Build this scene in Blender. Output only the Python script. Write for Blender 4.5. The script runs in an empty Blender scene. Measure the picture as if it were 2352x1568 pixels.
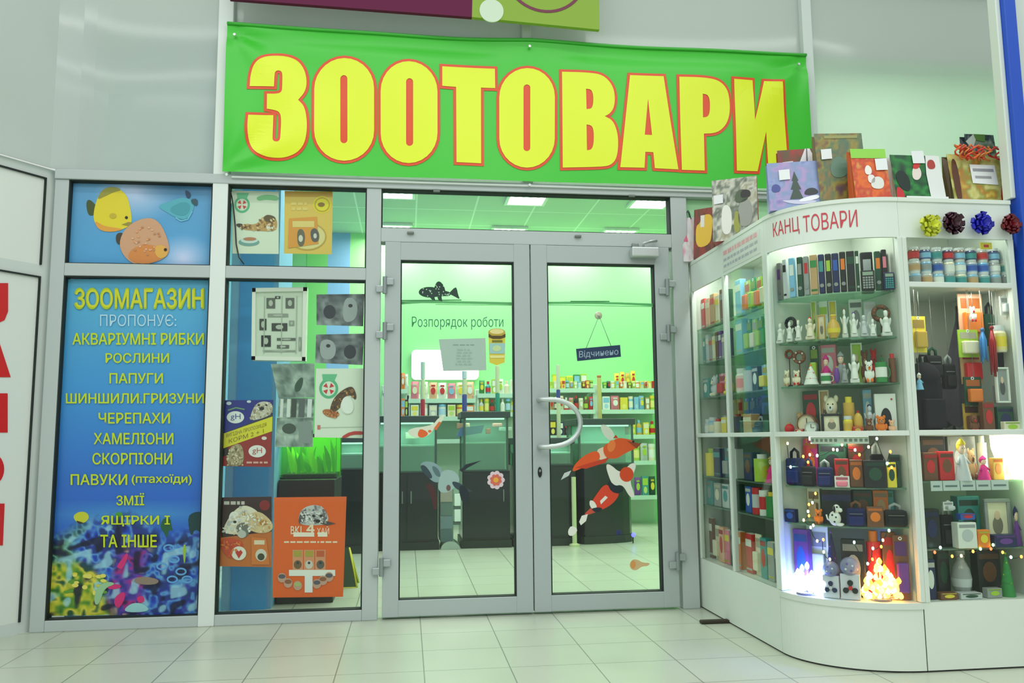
import bpy, bmesh, math, random
from mathutils import Vector, Matrix
from mathutils.geometry import tessellate_polygon
from math import sin, cos, pi, radians
random.seed(7)
SC = bpy.context.scene
COL = SC.collection

# ------------------------------------------------------------------ camera
F_PX, PITCH, YAW, ROLL, CAM_H, CAM_D = 1885.49, .1179, .1275, -.009, .99, 4.798
_fw = Vector((sin(YAW), cos(YAW), 0)); _rt = Vector((cos(YAW), -sin(YAW), 0)); _up = Vector((0, 0, 1))
C_FW = _fw * cos(PITCH) + _up * sin(PITCH)
_u2 = -_fw * sin(PITCH) + _up * cos(PITCH)
C_RT = _rt * cos(ROLL) + _u2 * sin(ROLL)
C_UP = -_rt * sin(ROLL) + _u2 * cos(ROLL)
C_O = Vector((0, -CAM_D, CAM_H))
cd = bpy.data.cameras.new('camera'); cam = bpy.data.objects.new('camera', cd); COL.objects.link(cam)
cd.sensor_fit = 'HORIZONTAL'; cd.sensor_width = 36; cd.lens = F_PX / 2352 * 36; cd.clip_start = .05; cd.clip_end = 60
_m = Matrix((C_RT, C_UP, -C_FW)).transposed().to_4x4(); _m.translation = C_O
cam.matrix_world = _m
SC.camera = cam

# ------------------------------------------------------------------ world, hall lamps, exposure
W = bpy.data.worlds.new('hall_light'); SC.world = W; W.use_nodes = True
_bg = W.node_tree.nodes['Background']; _bg.inputs[0].default_value = (.93, 1.0, .955, 1); _bg.inputs[1].default_value = .78
SC.view_settings.view_transform = 'Standard'; SC.view_settings.look = 'None'
SC.view_settings.exposure = -.12; SC.view_settings.gamma = 1; SC.view_settings.use_curve_mapping = False
SC.cycles.transparent_max_bounces = 32; SC.cycles.max_bounces = 8; SC.cycles.caustics_reflective = False; SC.cycles.caustics_refractive = False
SC.cycles.sample_clamp_indirect = 6


def area(name, loc, sx, sy, power, col=(1, 1, 1), aim=(0, 0, -1)):
    l = bpy.data.lights.new(name, 'AREA'); l.shape = 'RECTANGLE'; l.size = sx; l.size_y = sy; l.energy = power; l.color = col
    o = bpy.data.objects.new(name, l); COL.objects.link(o); o.location = loc
    o.rotation_euler = Vector(aim).to_track_quat('-Z', 'Y').to_euler()
    return o


# rows of fluorescent tubes under the hall ceiling, in front of the shop
for _y, _p in ((-1.9, 48), (-3.6, 72), (-5.4, 72)):
    area('hall_tube_light', (.3, _y, 4.7), 7.5, .16, _p, (.97, 1, .97))
# the shop's own ceiling lamps
for _x in (-.15, .85, 1.95, 3.1):
    for _y in (.8, 2.9, 4.5):
        area('shop_lamp_and_fill_light', (_x, _y, 3.36), .55, .55, 17, (1, .97, .90))


area('shop_lamp_and_fill_light', (-.75, 1.5, 3.36), .55, .55, 14, (1, .98, .93))  # added fill light that brightens the blue column
for _x in (3.0, 3.9): area('shop_lamp_and_fill_light', (_x, .6, 3.36), .55, .55, 8, (.5, 1, .58))  # added green fill behind the upper right panel, makes it glow


# ------------------------------------------------------------------ measuring the photograph
def ray(px, py):
    return (C_FW + C_RT * ((px - 1176) / F_PX) + C_UP * ((784 - py) / F_PX))


def at(px, py, y=0.0):
    d = ray(px, py); t = (y - C_O.y) / d.y; p = C_O + d * t
    return p.x, p.z


def atx(px, py, x):
    d = ray(px, py); p = C_O + d * ((x - C_O.x) / d.x)
    return p.y, p.z


def atz(px, py, z=0.0):
    d = ray(px, py); p = C_O + d * ((z - C_O.z) / d.z)
    return p.x, p.y


def proj(x, y, z):
    d = Vector((x, y, z)) - C_O; c = d.dot(C_FW)
    return 1176 + F_PX * d.dot(C_RT) / c, 784 - F_PX * d.dot(C_UP) / c


def solve(fn, lo, hi, px):
    """parameter t at which the point fn(t) is seen in column px"""
    a = proj(*fn(lo))[0] - px
    for k0 in range(40):
        m = (lo + hi) / 2; b = proj(*fn(m))[0] - px
        if k0 == 0 and a * (proj(*fn(hi))[0] - px) > 0:      # outside the range: the nearer end
            return lo if abs(a) < abs(proj(*fn(hi))[0] - px) else hi
        if a * b <= 0: hi = m
        else: lo, a = m, b
    return (lo + hi) / 2


# ------------------------------------------------------------------ materials
def lin(c):
    return tuple(((v / 255) / 12.92 if v <= 10.3 else ((v / 255 + .055) / 1.055) ** 2.4) for v in c[:3]) + (1.0,)


MATS = {}


def mat(name):
    if name in MATS: return MATS[name]
    m = bpy.data.materials.new(name); m.use_nodes = True
    nt = m.node_tree; N = nt.nodes; L = nt.links; b = N['Principled BSDF']; out = N['Material Output']
    a = N.new('ShaderNodeAttribute'); a.attribute_name = 'Col'
    k = name.split(':')
    L.new(a.outputs['Color'], b.inputs['Base Color'])
    kind = k[0]
    rough = {'matte': .75, 'satin': .42, 'gloss': .16, 'print': .38, 'cloth': .9, 'metal': .34, 'chrome': .12, 'frost': .13, 'banner': .34, 'vinyl': .3}.get(kind, .5)
    b.inputs['Roughness'].default_value = rough
    if kind in ('metal', 'chrome'): b.inputs['Metallic'].default_value = 1.0 if kind == 'chrome' else .55
    if kind == 'banner':
        t = N.new('ShaderNodeTexCoord'); w = N.new('ShaderNodeTexNoise'); w.inputs['Scale'].default_value = 90
        L.new(t.outputs['Object'], w.inputs['Vector']); bp = N.new('ShaderNodeBump'); bp.inputs['Strength'].default_value = .06
        L.new(w.outputs['Fac'], bp.inputs['Height']); L.new(bp.outputs['Normal'], b.inputs['Normal'])
    if kind == 'glass':
        N.remove(b)
        tr = N.new('ShaderNodeBsdfTransparent'); tr.inputs['Color'].default_value = (.95, .985, .96, 1)
        g = N.new('ShaderNodeBsdfGlossy'); g.inputs['Roughness'].default_value = .02
        lw = N.new('ShaderNodeLayerWeight'); lw.inputs['Blend'].default_value = .5
        pw = N.new('ShaderNodeMath'); pw.operation = 'POWER'; pw.inputs[1].default_value = 4; L.new(lw.outputs['Facing'], pw.inputs[0])
        f = N.new('ShaderNodeMath'); f.operation = 'MULTIPLY_ADD'; f.inputs[1].default_value = .45; f.inputs[2].default_value = .02; L.new(pw.outputs[0], f.inputs[0])
        mx = N.new('ShaderNodeMixShader'); L.new(f.outputs[0], mx.inputs[0]); L.new(tr.outputs[0], mx.inputs[1]); L.new(g.outputs[0], mx.inputs[2])
        L.new(mx.outputs[0], out.inputs['Surface'])
    elif kind == 'clear':        # clear or tinted plastic and water, tint from the colour attribute
        tr = N.new('ShaderNodeBsdfTransparent'); L.new(a.outputs['Color'], tr.inputs['Color'])
        b.inputs['Roughness'].default_value = .08
        mx = N.new('ShaderNodeMixShader'); mx.inputs[0].default_value = float(k[1]) if len(k) > 1 else .25
        L.new(tr.outputs[0], mx.inputs[1]); L.new(b.outputs[0], mx.inputs[2]); L.new(mx.outputs[0], out.inputs['Surface'])
    elif kind == 'emit':
        b.inputs['Emission Strength'].default_value = float(k[1]); L.new(a.outputs['Color'], b.inputs['Emission Color'])
    elif kind == 'frost':        # film-covered panel: passes some of the shop's light, mirrors the hall softly, slightly wavy
        tl = N.new('ShaderNodeBsdfTranslucent'); L.new(a.outputs['Color'], tl.inputs['Color'])
        mx = N.new('ShaderNodeMixShader'); mx.inputs[0].default_value = .55
        t = N.new('ShaderNodeTexCoord'); mp = N.new('ShaderNodeMapping'); mp.inputs['Scale'].default_value = (.55, 1, 1.3)
        w = N.new('ShaderNodeTexNoise'); w.inputs['Scale'].default_value = .8; w.inputs['Detail'].default_value = .4
        L.new(t.outputs['Object'], mp.inputs[0]); L.new(mp.outputs[0], w.inputs['Vector'])
        bp = N.new('ShaderNodeBump'); bp.inputs['Strength'].default_value = 1.0; bp.inputs['Distance'].default_value = .17
        L.new(w.outputs['Fac'], bp.inputs['Height']); L.new(bp.outputs['Normal'], b.inputs['Normal'])
        b.inputs['Specular IOR Level'].default_value = .55
        L.new(b.outputs[0], mx.inputs[1]); L.new(tl.outputs[0], mx.inputs[2]); L.new(mx.outputs[0], out.inputs['Surface'])
    elif kind == 'floor':
        t = N.new('ShaderNodeTexCoord'); mp = N.new('ShaderNodeMapping'); mp.inputs['Location'].default_value = (-.079, .065, 0)
        L.new(t.outputs['Object'], mp.inputs[0])
        br = N.new('ShaderNodeTexBrick'); br.offset = 0; br.inputs['Scale'].default_value = 1
        br.inputs['Brick Width'].default_value = .374; br.inputs['Row Height'].default_value = .345; br.inputs['Mortar Size'].default_value = .0028
        br.inputs['Mortar Smooth'].default_value = .2; br.inputs['Bias'].default_value = 0
        br.inputs['Color1'].default_value = lin((196, 204, 186)); br.inputs['Color2'].default_value = lin((192, 200, 182)); br.inputs['Mortar'].default_value = lin((128, 134, 122))
        L.new(mp.outputs[0], br.inputs['Vector'])
        ns = N.new('ShaderNodeTexNoise'); ns.inputs['Scale'].default_value = 3; L.new(t.outputs['Object'], ns.inputs['Vector'])
        mr = N.new('ShaderNodeMapRange'); mr.inputs[3].default_value = .93; mr.inputs[4].default_value = 1.04; L.new(ns.outputs['Fac'], mr.inputs[0])
        mu = N.new('ShaderNodeVectorMath'); mu.operation = 'SCALE'; L.new(br.outputs['Color'], mu.inputs[0]); L.new(mr.outputs[0], mu.inputs['Scale'])
        L.new(mu.outputs[0], b.inputs['Base Color']); b.inputs['Roughness'].default_value = .3
    elif kind == 'ceil':
        t = N.new('ShaderNodeTexCoord')
        br = N.new('ShaderNodeTexBrick'); br.offset = 0; br.inputs['Scale'].default_value = 1
        br.inputs['Brick Width'].default_value = .62; br.inputs['Row Height'].default_value = .62; br.inputs['Mortar Size'].default_value = .009
        br.inputs['Color1'].default_value = lin((198, 222, 196)); br.inputs['Color2'].default_value = lin((194, 218, 192)); br.inputs['Mortar'].default_value = lin((236, 250, 232))
        L.new(t.outputs['Object'], br.inputs['Vector']); L.new(br.outputs['Color'], b.inputs['Base Color']); b.inputs['Roughness'].default_value = .9
    MATS[name] = m
    return m


# ------------------------------------------------------------------ mesh builder
class MB:
    def __init__(s, M=None):
        s.v = []; s.f = []; s.c = []; s.m = []; s.sm = []; s.names = []; s.M = M

    def _mi(s, m):
        if m not in s.names: s.names.append(m)
        return s.names.index(m)

    def add(s, vs, fs, col, m='matte', smooth=False):
        """col: one colour, or a list with one colour per vertex"""
        o = len(s.v)
        s.v += [tuple(s.M @ Vector(p)) for p in vs] if s.M else [tuple(p) for p in vs]
        i = s._mi(m); per = isinstance(col, list)
        lc = [lin(c) for c in col] if per else lin(col)
        for f in fs:
            s.f.append([o + k for k in f]); s.m.append(i); s.sm.append(smooth)
            s.c += [lc[k] for k in f] if per else [lc] * len(f)

    def box(s, x0, y0, z0, x1, y1, z1, col, m='matte'):
        s.add([(x0, y0, z0), (x1, y0, z0), (x1, y1, z0), (x0, y1, z0), (x0, y0, z1), (x1, y0, z1), (x1, y1, z1), (x0, y1, z1)],
              [(0, 3, 2, 1), (4, 5, 6, 7), (0, 1, 5, 4), (1, 2, 6, 5), (2, 3, 7, 6), (3, 0, 4, 7)], col, m)

    def rbox(s, x0, y0, z0, x1, y1, z1, col, m='matte', b=.004):
        """box with chamfered edges"""
        b = min(b, (x1 - x0) * .3, (y1 - y0) * .3, (z1 - z0) * .3)
        bm = bmesh.new(); bmesh.ops.create_cube(bm, size=1)
        for v in bm.verts:
            v.co = Vector(((x0 + x1) / 2 + v.co.x * (x1 - x0), (y0 + y1) / 2 + v.co.y * (y1 - y0), (z0 + z1) / 2 + v.co.z * (z1 - z0)))
        bmesh.ops.bevel(bm, geom=list(bm.edges), offset=b, segments=2, profile=.5, affect='EDGES')
        bm.verts.index_update()
        s.add([v.co[:] for v in bm.verts], [[v.index for v in f.verts] for f in bm.faces], col, m, False); bm.free()

    def quad(s, a, b, c, d, col, m='matte'):
        s.add([a, b, c, d], [(0, 1, 2, 3)], col, m)

    def fill(s, loops, fn, col, m='print'):
        """flat filled polygon with holes; loops of (u, v); fn maps (u, v) to a point"""
        pts = [p for lp in loops for p in lp]
        tris = tessellate_polygon([[Vector((p[0], p[1], 0)) for p in lp] for lp in loops])
        s.add([fn(*p) for p in pts], [tuple(t) for t in tris], col, m)

    def prism(s, pts, y0, y1, col, m='matte'):
        """outline in x-z pushed from y0 (front) to y1"""
        n = len(pts)
        tris = tessellate_polygon([[Vector((p[0], p[1], 0)) for p in pts]])
        vs = [(p[0], y0, p[1]) for p in pts] + [(p[0], y1, p[1]) for p in pts]
        fs = [tuple(t) for t in tris] + [tuple(n + k for k in reversed(t)) for t in tris]
        fs += [(i, (i + 1) % n, n + (i + 1) % n, n + i) for i in range(n)]
        s.add(vs, fs, col, m)

    def lathe(s, prof, col, m='satin', n=20, at_=(0, 0, 0), axis='z', cols=None):
        """prof: (r, h) pairs; cols: one colour per profile band"""
        ax, ay, az = at_
        def P(r, h, t):
            if axis == 'z': return (ax + r * cos(t), ay + r * sin(t), az + h)
            if axis == 'y': return (ax + r * cos(t), ay + h, az + r * sin(t))
            return (ax + h, ay + r * cos(t), az + r * sin(t))
        for i in range(len(prof) - 1):
            (r0, h0), (r1, h1) = prof[i], prof[i + 1]
            vs = [P(r0, h0, 2 * pi * k / n) for k in range(n)] + [P(r1, h1, 2 * pi * k / n) for k in range(n)]
            fs = []
            for k in range(n):
                q = (k + 1) % n
                if r0 < 1e-6: fs.append((k, n + q, n + k))
                elif r1 < 1e-6: fs.append((k, q, n + k))
                else: fs.append((k, q, n + q, n + k))
            s.add(vs, fs, cols[i] if cols else col, m, True)

    def ball(s, c, r, col, m='satin', n=14, nv=9, rot=None):
        if not isinstance(r, (tuple, list)): r = (r, r, r)
        vs = []
        for j in range(nv + 1):
            ph = pi * j / nv
            for k in range(n):
                p = Vector((r[0] * sin(ph) * cos(2 * pi * k / n), r[1] * sin(ph) * sin(2 * pi * k / n), r[2] * cos(ph)))
                if rot: p = rot @ p
                vs.append((c[0] + p.x, c[1] + p.y, c[2] + p.z))
        fs = []
        for j in range(nv):
            for k in range(n):
                q = (k + 1) % n
                a, b, cc, d = j * n + k, j * n + q, (j + 1) * n + q, (j + 1) * n + k
                fs.append((a, d, cc) if j == 0 else (a, d, b) if j == nv - 1 else (a, d, cc, b))
        s.add(vs, fs, col, m, True)

    def tube(s, pts, r, col, m='satin', n=8, closed=False, cap=True):
        pts = [Vector(p) for p in pts]; N = len(pts)
        rr = r if isinstance(r, (list, tuple)) else [r] * N
        vs = []; prev = None
        for i, p in enumerate(pts):
            if closed: t = pts[(i + 1) % N] - pts[i - 1]
            else: t = pts[min(i + 1, N - 1)] - pts[max(i - 1, 0)]
            t = t.normalized() if t.length > 1e-9 else Vector((0, 0, 1))
            if prev is None:
                u = t.orthogonal().normalized()
            else:
                u = (prev - t * prev.dot(t)); u = u.normalized() if u.length > 1e-6 else t.orthogonal().normalized()
            prev = u; w = t.cross(u)
            vs += [tuple(p + (u * cos(2 * pi * k / n) + w * sin(2 * pi * k / n)) * rr[i]) for k in range(n)]
        fs = []
        for i in range(N if closed else N - 1):
            j = (i + 1) % N
            fs += [(i * n + k, i * n + (k + 1) % n, j * n + (k + 1) % n, j * n + k) for k in range(n)]
        if cap and not closed:
            fs += [tuple(reversed(range(n))), tuple((N - 1) * n + k for k in range(n))]
        s.add(vs, fs, col, m, True)

    def wall(s, path, z0, z1, th, col, m='matte', side=1):
        """upright slab along a plan path (list of (x, y)), thickness to the given side"""
        P = [Vector((p[0], p[1])) for p in path]; n = len(P); off = []
        for i in range(n):
            t = (P[min(i + 1, n - 1)] - P[max(i - 1, 0)]).normalized()
            off.append(P[i] + Vector((-t.y, t.x)) * th * side)
        vs = []
        for i in range(n):
            for q in (P[i], off[i]):
                vs += [(q.x, q.y, z0), (q.x, q.y, z1)]
        fs = [(0, 1, 3, 2), ((n - 1) * 4, (n - 1) * 4 + 2, (n - 1) * 4 + 3, (n - 1) * 4 + 1)]
        for i in range(n - 1):
            a, b = i * 4, (i + 1) * 4
            fs += [(a, b, b + 1, a + 1), (a + 2, a + 3, b + 3, b + 2), (a + 1, b + 1, b + 3, a + 3), (a, a + 2, b + 2, b)]
        s.add(vs, fs, col, m)

    def slab(s, outline, z0, z1, col, m='matte'):
        n = len(outline)
        tris = tessellate_polygon([[Vector((p[0], p[1], 0)) for p in outline]])
        vs = [(p[0], p[1], z0) for p in outline] + [(p[0], p[1], z1) for p in outline]
        fs = [tuple(t) for t in tris] + [tuple(n + k for k in t) for t in tris] + [(i, (i + 1) % n, n + (i + 1) % n, n + i) for i in range(n)]
        s.add(vs, fs, col, m)

    def grid(s, fn, nu, nv, colfn, m='print', smooth=True):
        """fn(u, v) point, colfn(u, v) colour, u and v from 0 to 1"""
        vs = []; cs = []
        for j in range(nv + 1):
            for i in range(nu + 1):
                u, v = i / nu, j / nv
                vs.append(fn(u, v)); cs.append(colfn(u, v))
        fs = [(j * (nu + 1) + i, j * (nu + 1) + i + 1, (j + 1) * (nu + 1) + i + 1, (j + 1) * (nu + 1) + i) for j in range(nv) for i in range(nu)]
        s.add(vs, fs, cs, m, smooth)

    def text(s, body, x0, x1, z0, z1, y, col, m='print', bold=0.0, fn=None, depth=0):
        """lettering that fills the box x0..x1, z0..z1 at depth y (fn overrides the mapping (u, v) -> point)"""
        V, Fc = glyphs(body, min(bold, 0))
        xs = [p[0] for p in V]; ys = [p[1] for p in V]
        ax, bx, ay, by = min(xs), max(xs), min(ys), max(ys)
        f = fn or (lambda u, v: (u, y, v))
        q = [(x0 + (p[0] - ax) / (bx - ax) * (x1 - x0), z0 + (p[1] - ay) / (by - ay) * (z1 - z0)) for p in V]
        def stack(r, e):      # strokes of a letter may overlap: every facet gets its own hair of height
            vs = []; fs = []
            for k, fc in enumerate(Fc):
                o = len(vs); vs += [(r[i][0], r[i][1] - e - (k % 40) * .0000025, r[i][2]) for i in fc]; fs.append(tuple(range(o, o + len(fc))))
            s.add(vs, fs, col, m)
        if not bold: stack([f(*p) for p in q], 0)
        else:      # heavier strokes: the letters laid down several times, slightly shifted
            du = bold * .55 * (x1 - x0) / (bx - ax); dv = bold * .4 * (z1 - z0) / (by - ay)
            for n, (i, j) in enumerate(((0, 0), (1, 0), (-1, 0), (0, 1), (0, -1))):
                r = [f(p[0] + i * du, p[1] + j * dv) for p in q]; stack(r, n * .00012)

    def build(s, name, parent=None, recalc=True):
        me = bpy.data.meshes.new(name)
        xs = [p[0] for p in s.v]; ys = [p[1] for p in s.v]; zs = [p[2] for p in s.v]
        o0 = Vector(((min(xs) + max(xs)) / 2, (min(ys) + max(ys)) / 2, min(zs)))
        me.from_pydata([(p[0] - o0.x, p[1] - o0.y, p[2] - o0.z) for p in s.v], [], s.f)
        for n in s.names: me.materials.append(mat(n))
        me.polygons.foreach_set('material_index', s.m); me.polygons.foreach_set('use_smooth', s.sm)
        a = me.color_attributes.new('Col', 'FLOAT_COLOR', 'CORNER')
        a.data.foreach_set('color', [q for c in s.c for q in c])
        me.update()
        o = bpy.data.objects.new(name, me); COL.objects.link(o)
        if parent is not None:
            o.parent = parent; o.location = o0 - wloc(parent)
        else: o.location = o0
        o['_w'] = tuple(o0)
        return o


def wloc(o):
    return Vector(o['_w'])


_GC = {}


def glyphs(body, bold):
    k = (body, bold)
    if k in _GC: return _GC[k]
    cu = bpy.data.curves.new('lettering', 'FONT'); cu.body = body; cu.offset = bold; cu.resolution_u = 3; cu.fill_mode = 'FRONT'
    o = bpy.data.objects.new('lettering', cu); COL.objects.link(o)
    bpy.context.view_layer.update()
    me = o.evaluated_get(bpy.context.evaluated_depsgraph_get()).to_mesh()
    r = ([(v.co.x, v.co.y) for v in me.vertices], [tuple(p.vertices) for p in me.polygons])
    bpy.data.objects.remove(o); bpy.data.curves.remove(cu)
    _GC[k] = r
    return r


def tag(o, label, cat, group=None, kind=None):
    o['label'] = label; o['category'] = cat
    if group: o['group'] = group
    if kind: o['kind'] = kind
    return o


def struct(o):
    o['kind'] = 'structure'
    return o


def thing(name, loc, label, cat, group=None):
    o = bpy.data.objects.new(name, None); COL.objects.link(o); o.location = loc; o['_w'] = tuple(loc); o.empty_display_size = .1
    return tag(o, label, cat, group)


def frame(x, y, z, rz=0.0, rx=0.0, ry=0.0):
    return Matrix.Translation((x, y, z)) @ Matrix.Rotation(rz, 4, 'Z') @ Matrix.Rotation(rx, 4, 'X') @ Matrix.Rotation(ry, 4, 'Y')


def chaikin(p, it=2):
    """rounds a closed outline; a point written twice stays a corner"""
    for _ in range(it):
        q = []
        for i in range(len(p)):
            a, b = p[i], p[(i + 1) % len(p)]
            if a == b: q += [a, b]
            else: q += [(a[0] * .75 + b[0] * .25, a[1] * .75 + b[1] * .25), (a[0] * .25 + b[0] * .75, a[1] * .25 + b[1] * .75)]
        p = q
    r = []
    for a in p:
        if not r or (abs(a[0] - r[-1][0]) + abs(a[1] - r[-1][1])) > 1e-7: r.append(a)
    if len(r) > 1 and abs(r[0][0] - r[-1][0]) + abs(r[0][1] - r[-1][1]) < 1e-7: r.pop()
    return r


def ell(cx, cz, rx, rz, n=24, rot=0.0, t0=0.0, t1=2 * pi):
    full = abs(t1 - t0 - 2 * pi) < 1e-6
    out = []
    for k in range(n if full else n + 1):
        t = t0 + (t1 - t0) * k / n
        a, b = rx * cos(t), rz * sin(t)
        out.append((cx + a * cos(rot) - b * sin(rot), cz + a * sin(rot) + b * cos(rot)))
    return out


def noise2(x, y, seed=0):
    def h(i, j):
        n = (i * 374761393 + j * 668265263 + seed * 974634777) & 0xffffffff
        n = ((n ^ (n >> 13)) * 1274126177) & 0xffffffff
        return ((n ^ (n >> 16)) & 0xffff) / 65535
    i, j = math.floor(x), math.floor(y); fx, fy = x - i, y - j
    fx = fx * fx * (3 - 2 * fx); fy = fy * fy * (3 - 2 * fy)
    return (h(i, j) * (1 - fx) + h(i + 1, j) * fx) * (1 - fy) + (h(i, j + 1) * (1 - fx) + h(i + 1, j + 1) * fx) * fy


def mixc(a, b, t):
    t = max(0, min(1, t))
    return tuple(a[i] + (b[i] - a[i]) * t for i in range(3))

# ================================================================== THE SETTING
ALU = (184, 194, 193); ALU_D = (168, 178, 174); GASKET = (28, 38, 34)
Z_HD0, Z_HD1 = 2.459, 2.515
b = MB(); b.add([(-9, -9, 0), (9, -9, 0), (9, 6, 0), (-9, 6, 0)], [(0, 1, 2, 3)], (210, 215, 200), 'floor')
fl = bpy.data.meshes.new('floor')
o = b.build('floor'); struct(o)
for v in o.data.vertices: v.co.x += o.location.x; v.co.y += o.location.y
o.location = (0, 0, 0)

CZ = 3.42; BY = 4.85; LX = -1.75; RX = 4.4
GRN = (150, 224, 154)
b = MB(); b.box(LX - .1, BY, 0, RX + .1, BY + .1, CZ, GRN, 'matte')
for px0, px1, c in ((600, 626, (206, 232, 255)), (626, 654, (150, 190, 215)), (705, 753, (140, 226, 128)), (753, 804, (150, 196, 246)), (804, 838, (180, 246, 170))):
    x0 = at(px0, 600, BY)[0]; x1 = at(px1, 600, BY)[0]
    b.box(x0, BY - .004, 0, x1, BY, CZ, c, 'matte')
struct(b.build('wall_back'))
b = MB(); b.box(LX - .1, .1, 0, LX, BY, CZ, (120, 180, 225)); struct(b.build('wall_left'))
b = MB(); b.box(RX, .1, 0, RX + .1, BY, CZ, GRN); struct(b.build('wall_right'))
b = MB(); b.box(LX - .1, .06, CZ, RX + .1, BY + .1, CZ + .05, (200, 220, 198), 'ceil')
o = struct(b.build('ceiling'))
# blue boxed column just inside the left window
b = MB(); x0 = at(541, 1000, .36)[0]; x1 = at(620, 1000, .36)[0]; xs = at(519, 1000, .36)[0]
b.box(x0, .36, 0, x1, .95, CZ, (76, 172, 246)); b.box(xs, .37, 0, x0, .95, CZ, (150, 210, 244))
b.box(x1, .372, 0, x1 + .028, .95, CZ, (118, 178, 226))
struct(b.build('wall_column'))

# ---- storefront frame: every profile is its own member
def member(name, x0, z0, x1, z1, y0=-.05, y1=.05, col=ALU, m='satin'):
    b = MB(); b.rbox(x0, y0, z0, x1, y1, z1, col, m, .004)
    return struct(b.build(name))
XL = -1.965
f0, f1, w0, w1, t0, t1 = -1.891, -1.1126, -1.0274, -.2422, -.1569, 1.5983
member('trim_1', XL, 0, f0, Z_HD0)
member('trim_2', f1, 0, w0, 4.2, -.055, .05, (226, 234, 230))
member('trim_3', w1, 0, t0, Z_HD0)
member('trim_4', t1, 0, 1.70, Z_HD0)
member('trim_5', f0, 0, f1, .0585); member('trim_6', w0, 0, w1, .0585)
member('trim_7', f0, 1.9103, f1, 1.9814); member('trim_8', w0, 1.9103, w1, 1.9814)
b = MB(); b.rbox(XL, -.06, Z_HD0, 3.0, .05, Z_HD1, ALU, 'satin'); b.rbox(w0 + .02, -.075, 2.488, 2.7, -.055, 2.500, (206, 216, 210), 'satin')
struct(b.build('trim_9'))
member('trim_10', t0, 2.14, t1, 2.2231)
member('trim_11', .69, Z_HD1, .745, 4.2, -.05, .05, (222, 230, 226))
member('trim_12', 2.52, Z_HD1, 2.585, 4.2, -.05, .05, (214, 224, 220))
member('trim_13', 2.585, 3.93, 4.6, 3.96, -.04, .05, (160, 170, 168))
# right of the door: dark gap, then the partition behind the display cabinets
b = MB(); b.rbox(1.70, .0, 0, 4.5, .05, 2.2, (206, 222, 206)); struct(b.build('wall_partition'))
b = MB(); b.rbox(1.70, -.004, 2.2, 4.5, .05, Z_HD0, (176, 232, 180)); struct(b.build('trim_14'))

# ---- fixed panes and film-covered upper panels
def pane(name, x0, z0, x1, z1, m='glass', col=(225, 240, 230), y=0.0, gasket=True):
    b = MB(); b.box(x0, y - .003, z0, x1, y + .003, z1, col, m)
    o = struct(b.build(name))
    if gasket:
        g = MB(); k = .007
        for q in ((x0, z0, x0 + k, z1), (x1 - k, z0, x1, z1), (x0 + k, z1 - k, x1 - k, z1), (x0 + k, z0, x1 - k, z0 + k * .6)):
            g.box(q[0], -.045, q[1], q[2], .02, q[3], GASKET)
        g.build('gasket', o)
    return o
pane('window_1', f0, 1.9814, f1, Z_HD0); pane('window_2', f0, .0585, f1, 1.9103)
pane('window_3', w0, 1.9814, w1, Z_HD0); pane('window_4', w0, .0585, w1, 1.9103)
pane('window_5', t0, 2.2231, t1, Z_HD0)
FR = (224, 230, 226)
pane('window_6', w0, Z_HD1, .69, 4.2, 'frost', FR, 0, False); pane('window_7', .745, Z_HD1, 2.52, 4.2, 'frost', FR, 0, False)
pane('window_8', 2.585, Z_HD1, 4.6, 4.2, 'frost', FR, 0, False)

# upper left panel: one film sheet that bends round the corner above the frame
WD = Vector((-.594, -.804))          # direction of the neighbouring shop's front, towards the camera
def wp(s): return (XL + WD.x * s, WD.y * s)
path = [(f1, 0), (-1.72, 0), (-1.80, -.003), (-1.87, -.015), (-1.94, -.045)] + [(wp(s)[0] + .012, wp(s)[1] - .02) for s in (.06, .3, .8, 1.6)]
b = MB(); b.wall(path, Z_HD1, 4.2, .006, FR, 'frost'); struct(b.build('window_9'))
# neighbouring shop front at the left edge
for nm, a0, a1, z0, z1 in (('trim_15', 0, 1.7, Z_HD0, Z_HD1), ('trim_16', 0, .075, .0, Z_HD0), ('trim_17', .075, 1.7, 1.9, 1.965), ('trim_18', .075, 1.7, 0, .06)):
    b = MB(); b.wall([wp(a0), wp(a1)], z0, z1, .05, (206, 214, 210), 'satin', 1 if False else -1); struct(b.build(nm))
for nm, z0, z1 in (('window_10', 1.965, Z_HD0), ('window_11', .06, 1.9)):
    b = MB(); b.wall([wp(.075), wp(1.7)], z0, z1, .006, (222, 228, 222), 'satin', -1); o = struct(b.build(nm))
    g = MB(); g.wall([wp(.075), wp(.083)], z0, z1, .012, GASKET, 'matte', 1); g.wall([wp(.083), wp(1.7)], z1 - .008, z1, .012, GASKET, 'matte', 1); g.build('gasket', o)
# the red letters glued on the neighbour's lower pane: right-hand edges of a stacked word
def hitw(px, py):
    n = Vector((-WD.y, WD.x, 0)); p0 = Vector((XL, 0, 0)) - n * 0; d = ray(px, py); t = (p0 - C_O).dot(n) / d.dot(n)
    p = C_O + d * t
    return p
nrm = Vector((-WD.y, WD.x, 0)); nrm = nrm if nrm.y < 0 else -nrm
RED = (206, 30, 34)
shapes = {
 'U': [(-60, 650), (-60, 742), (-5, 742), (10, 735), (18, 715), (18, 650), (-6, 650), (-6, 705), (-14, 718), (-36, 718), (-36, 650)],
 'A': [(-34, 768), (-8, 768), (24, 866), (-2, 866), (-8, 845), (-36, 845), (-42, 866), (-70, 866)],
 'P': [(-50, 903), (17, 903), (17, 993), (-8, 993), (-8, 926), (-26, 926), (-26, 993), (-50, 993)],
 'I': [(-20, 1156), (10, 1156), (6, 1252), (-24, 1252)],
}
g = thing('shop_lettering', tuple(hitw(0, 1252)), 'red stacked letters on the white pane at the left edge', 'lettering')
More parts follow.
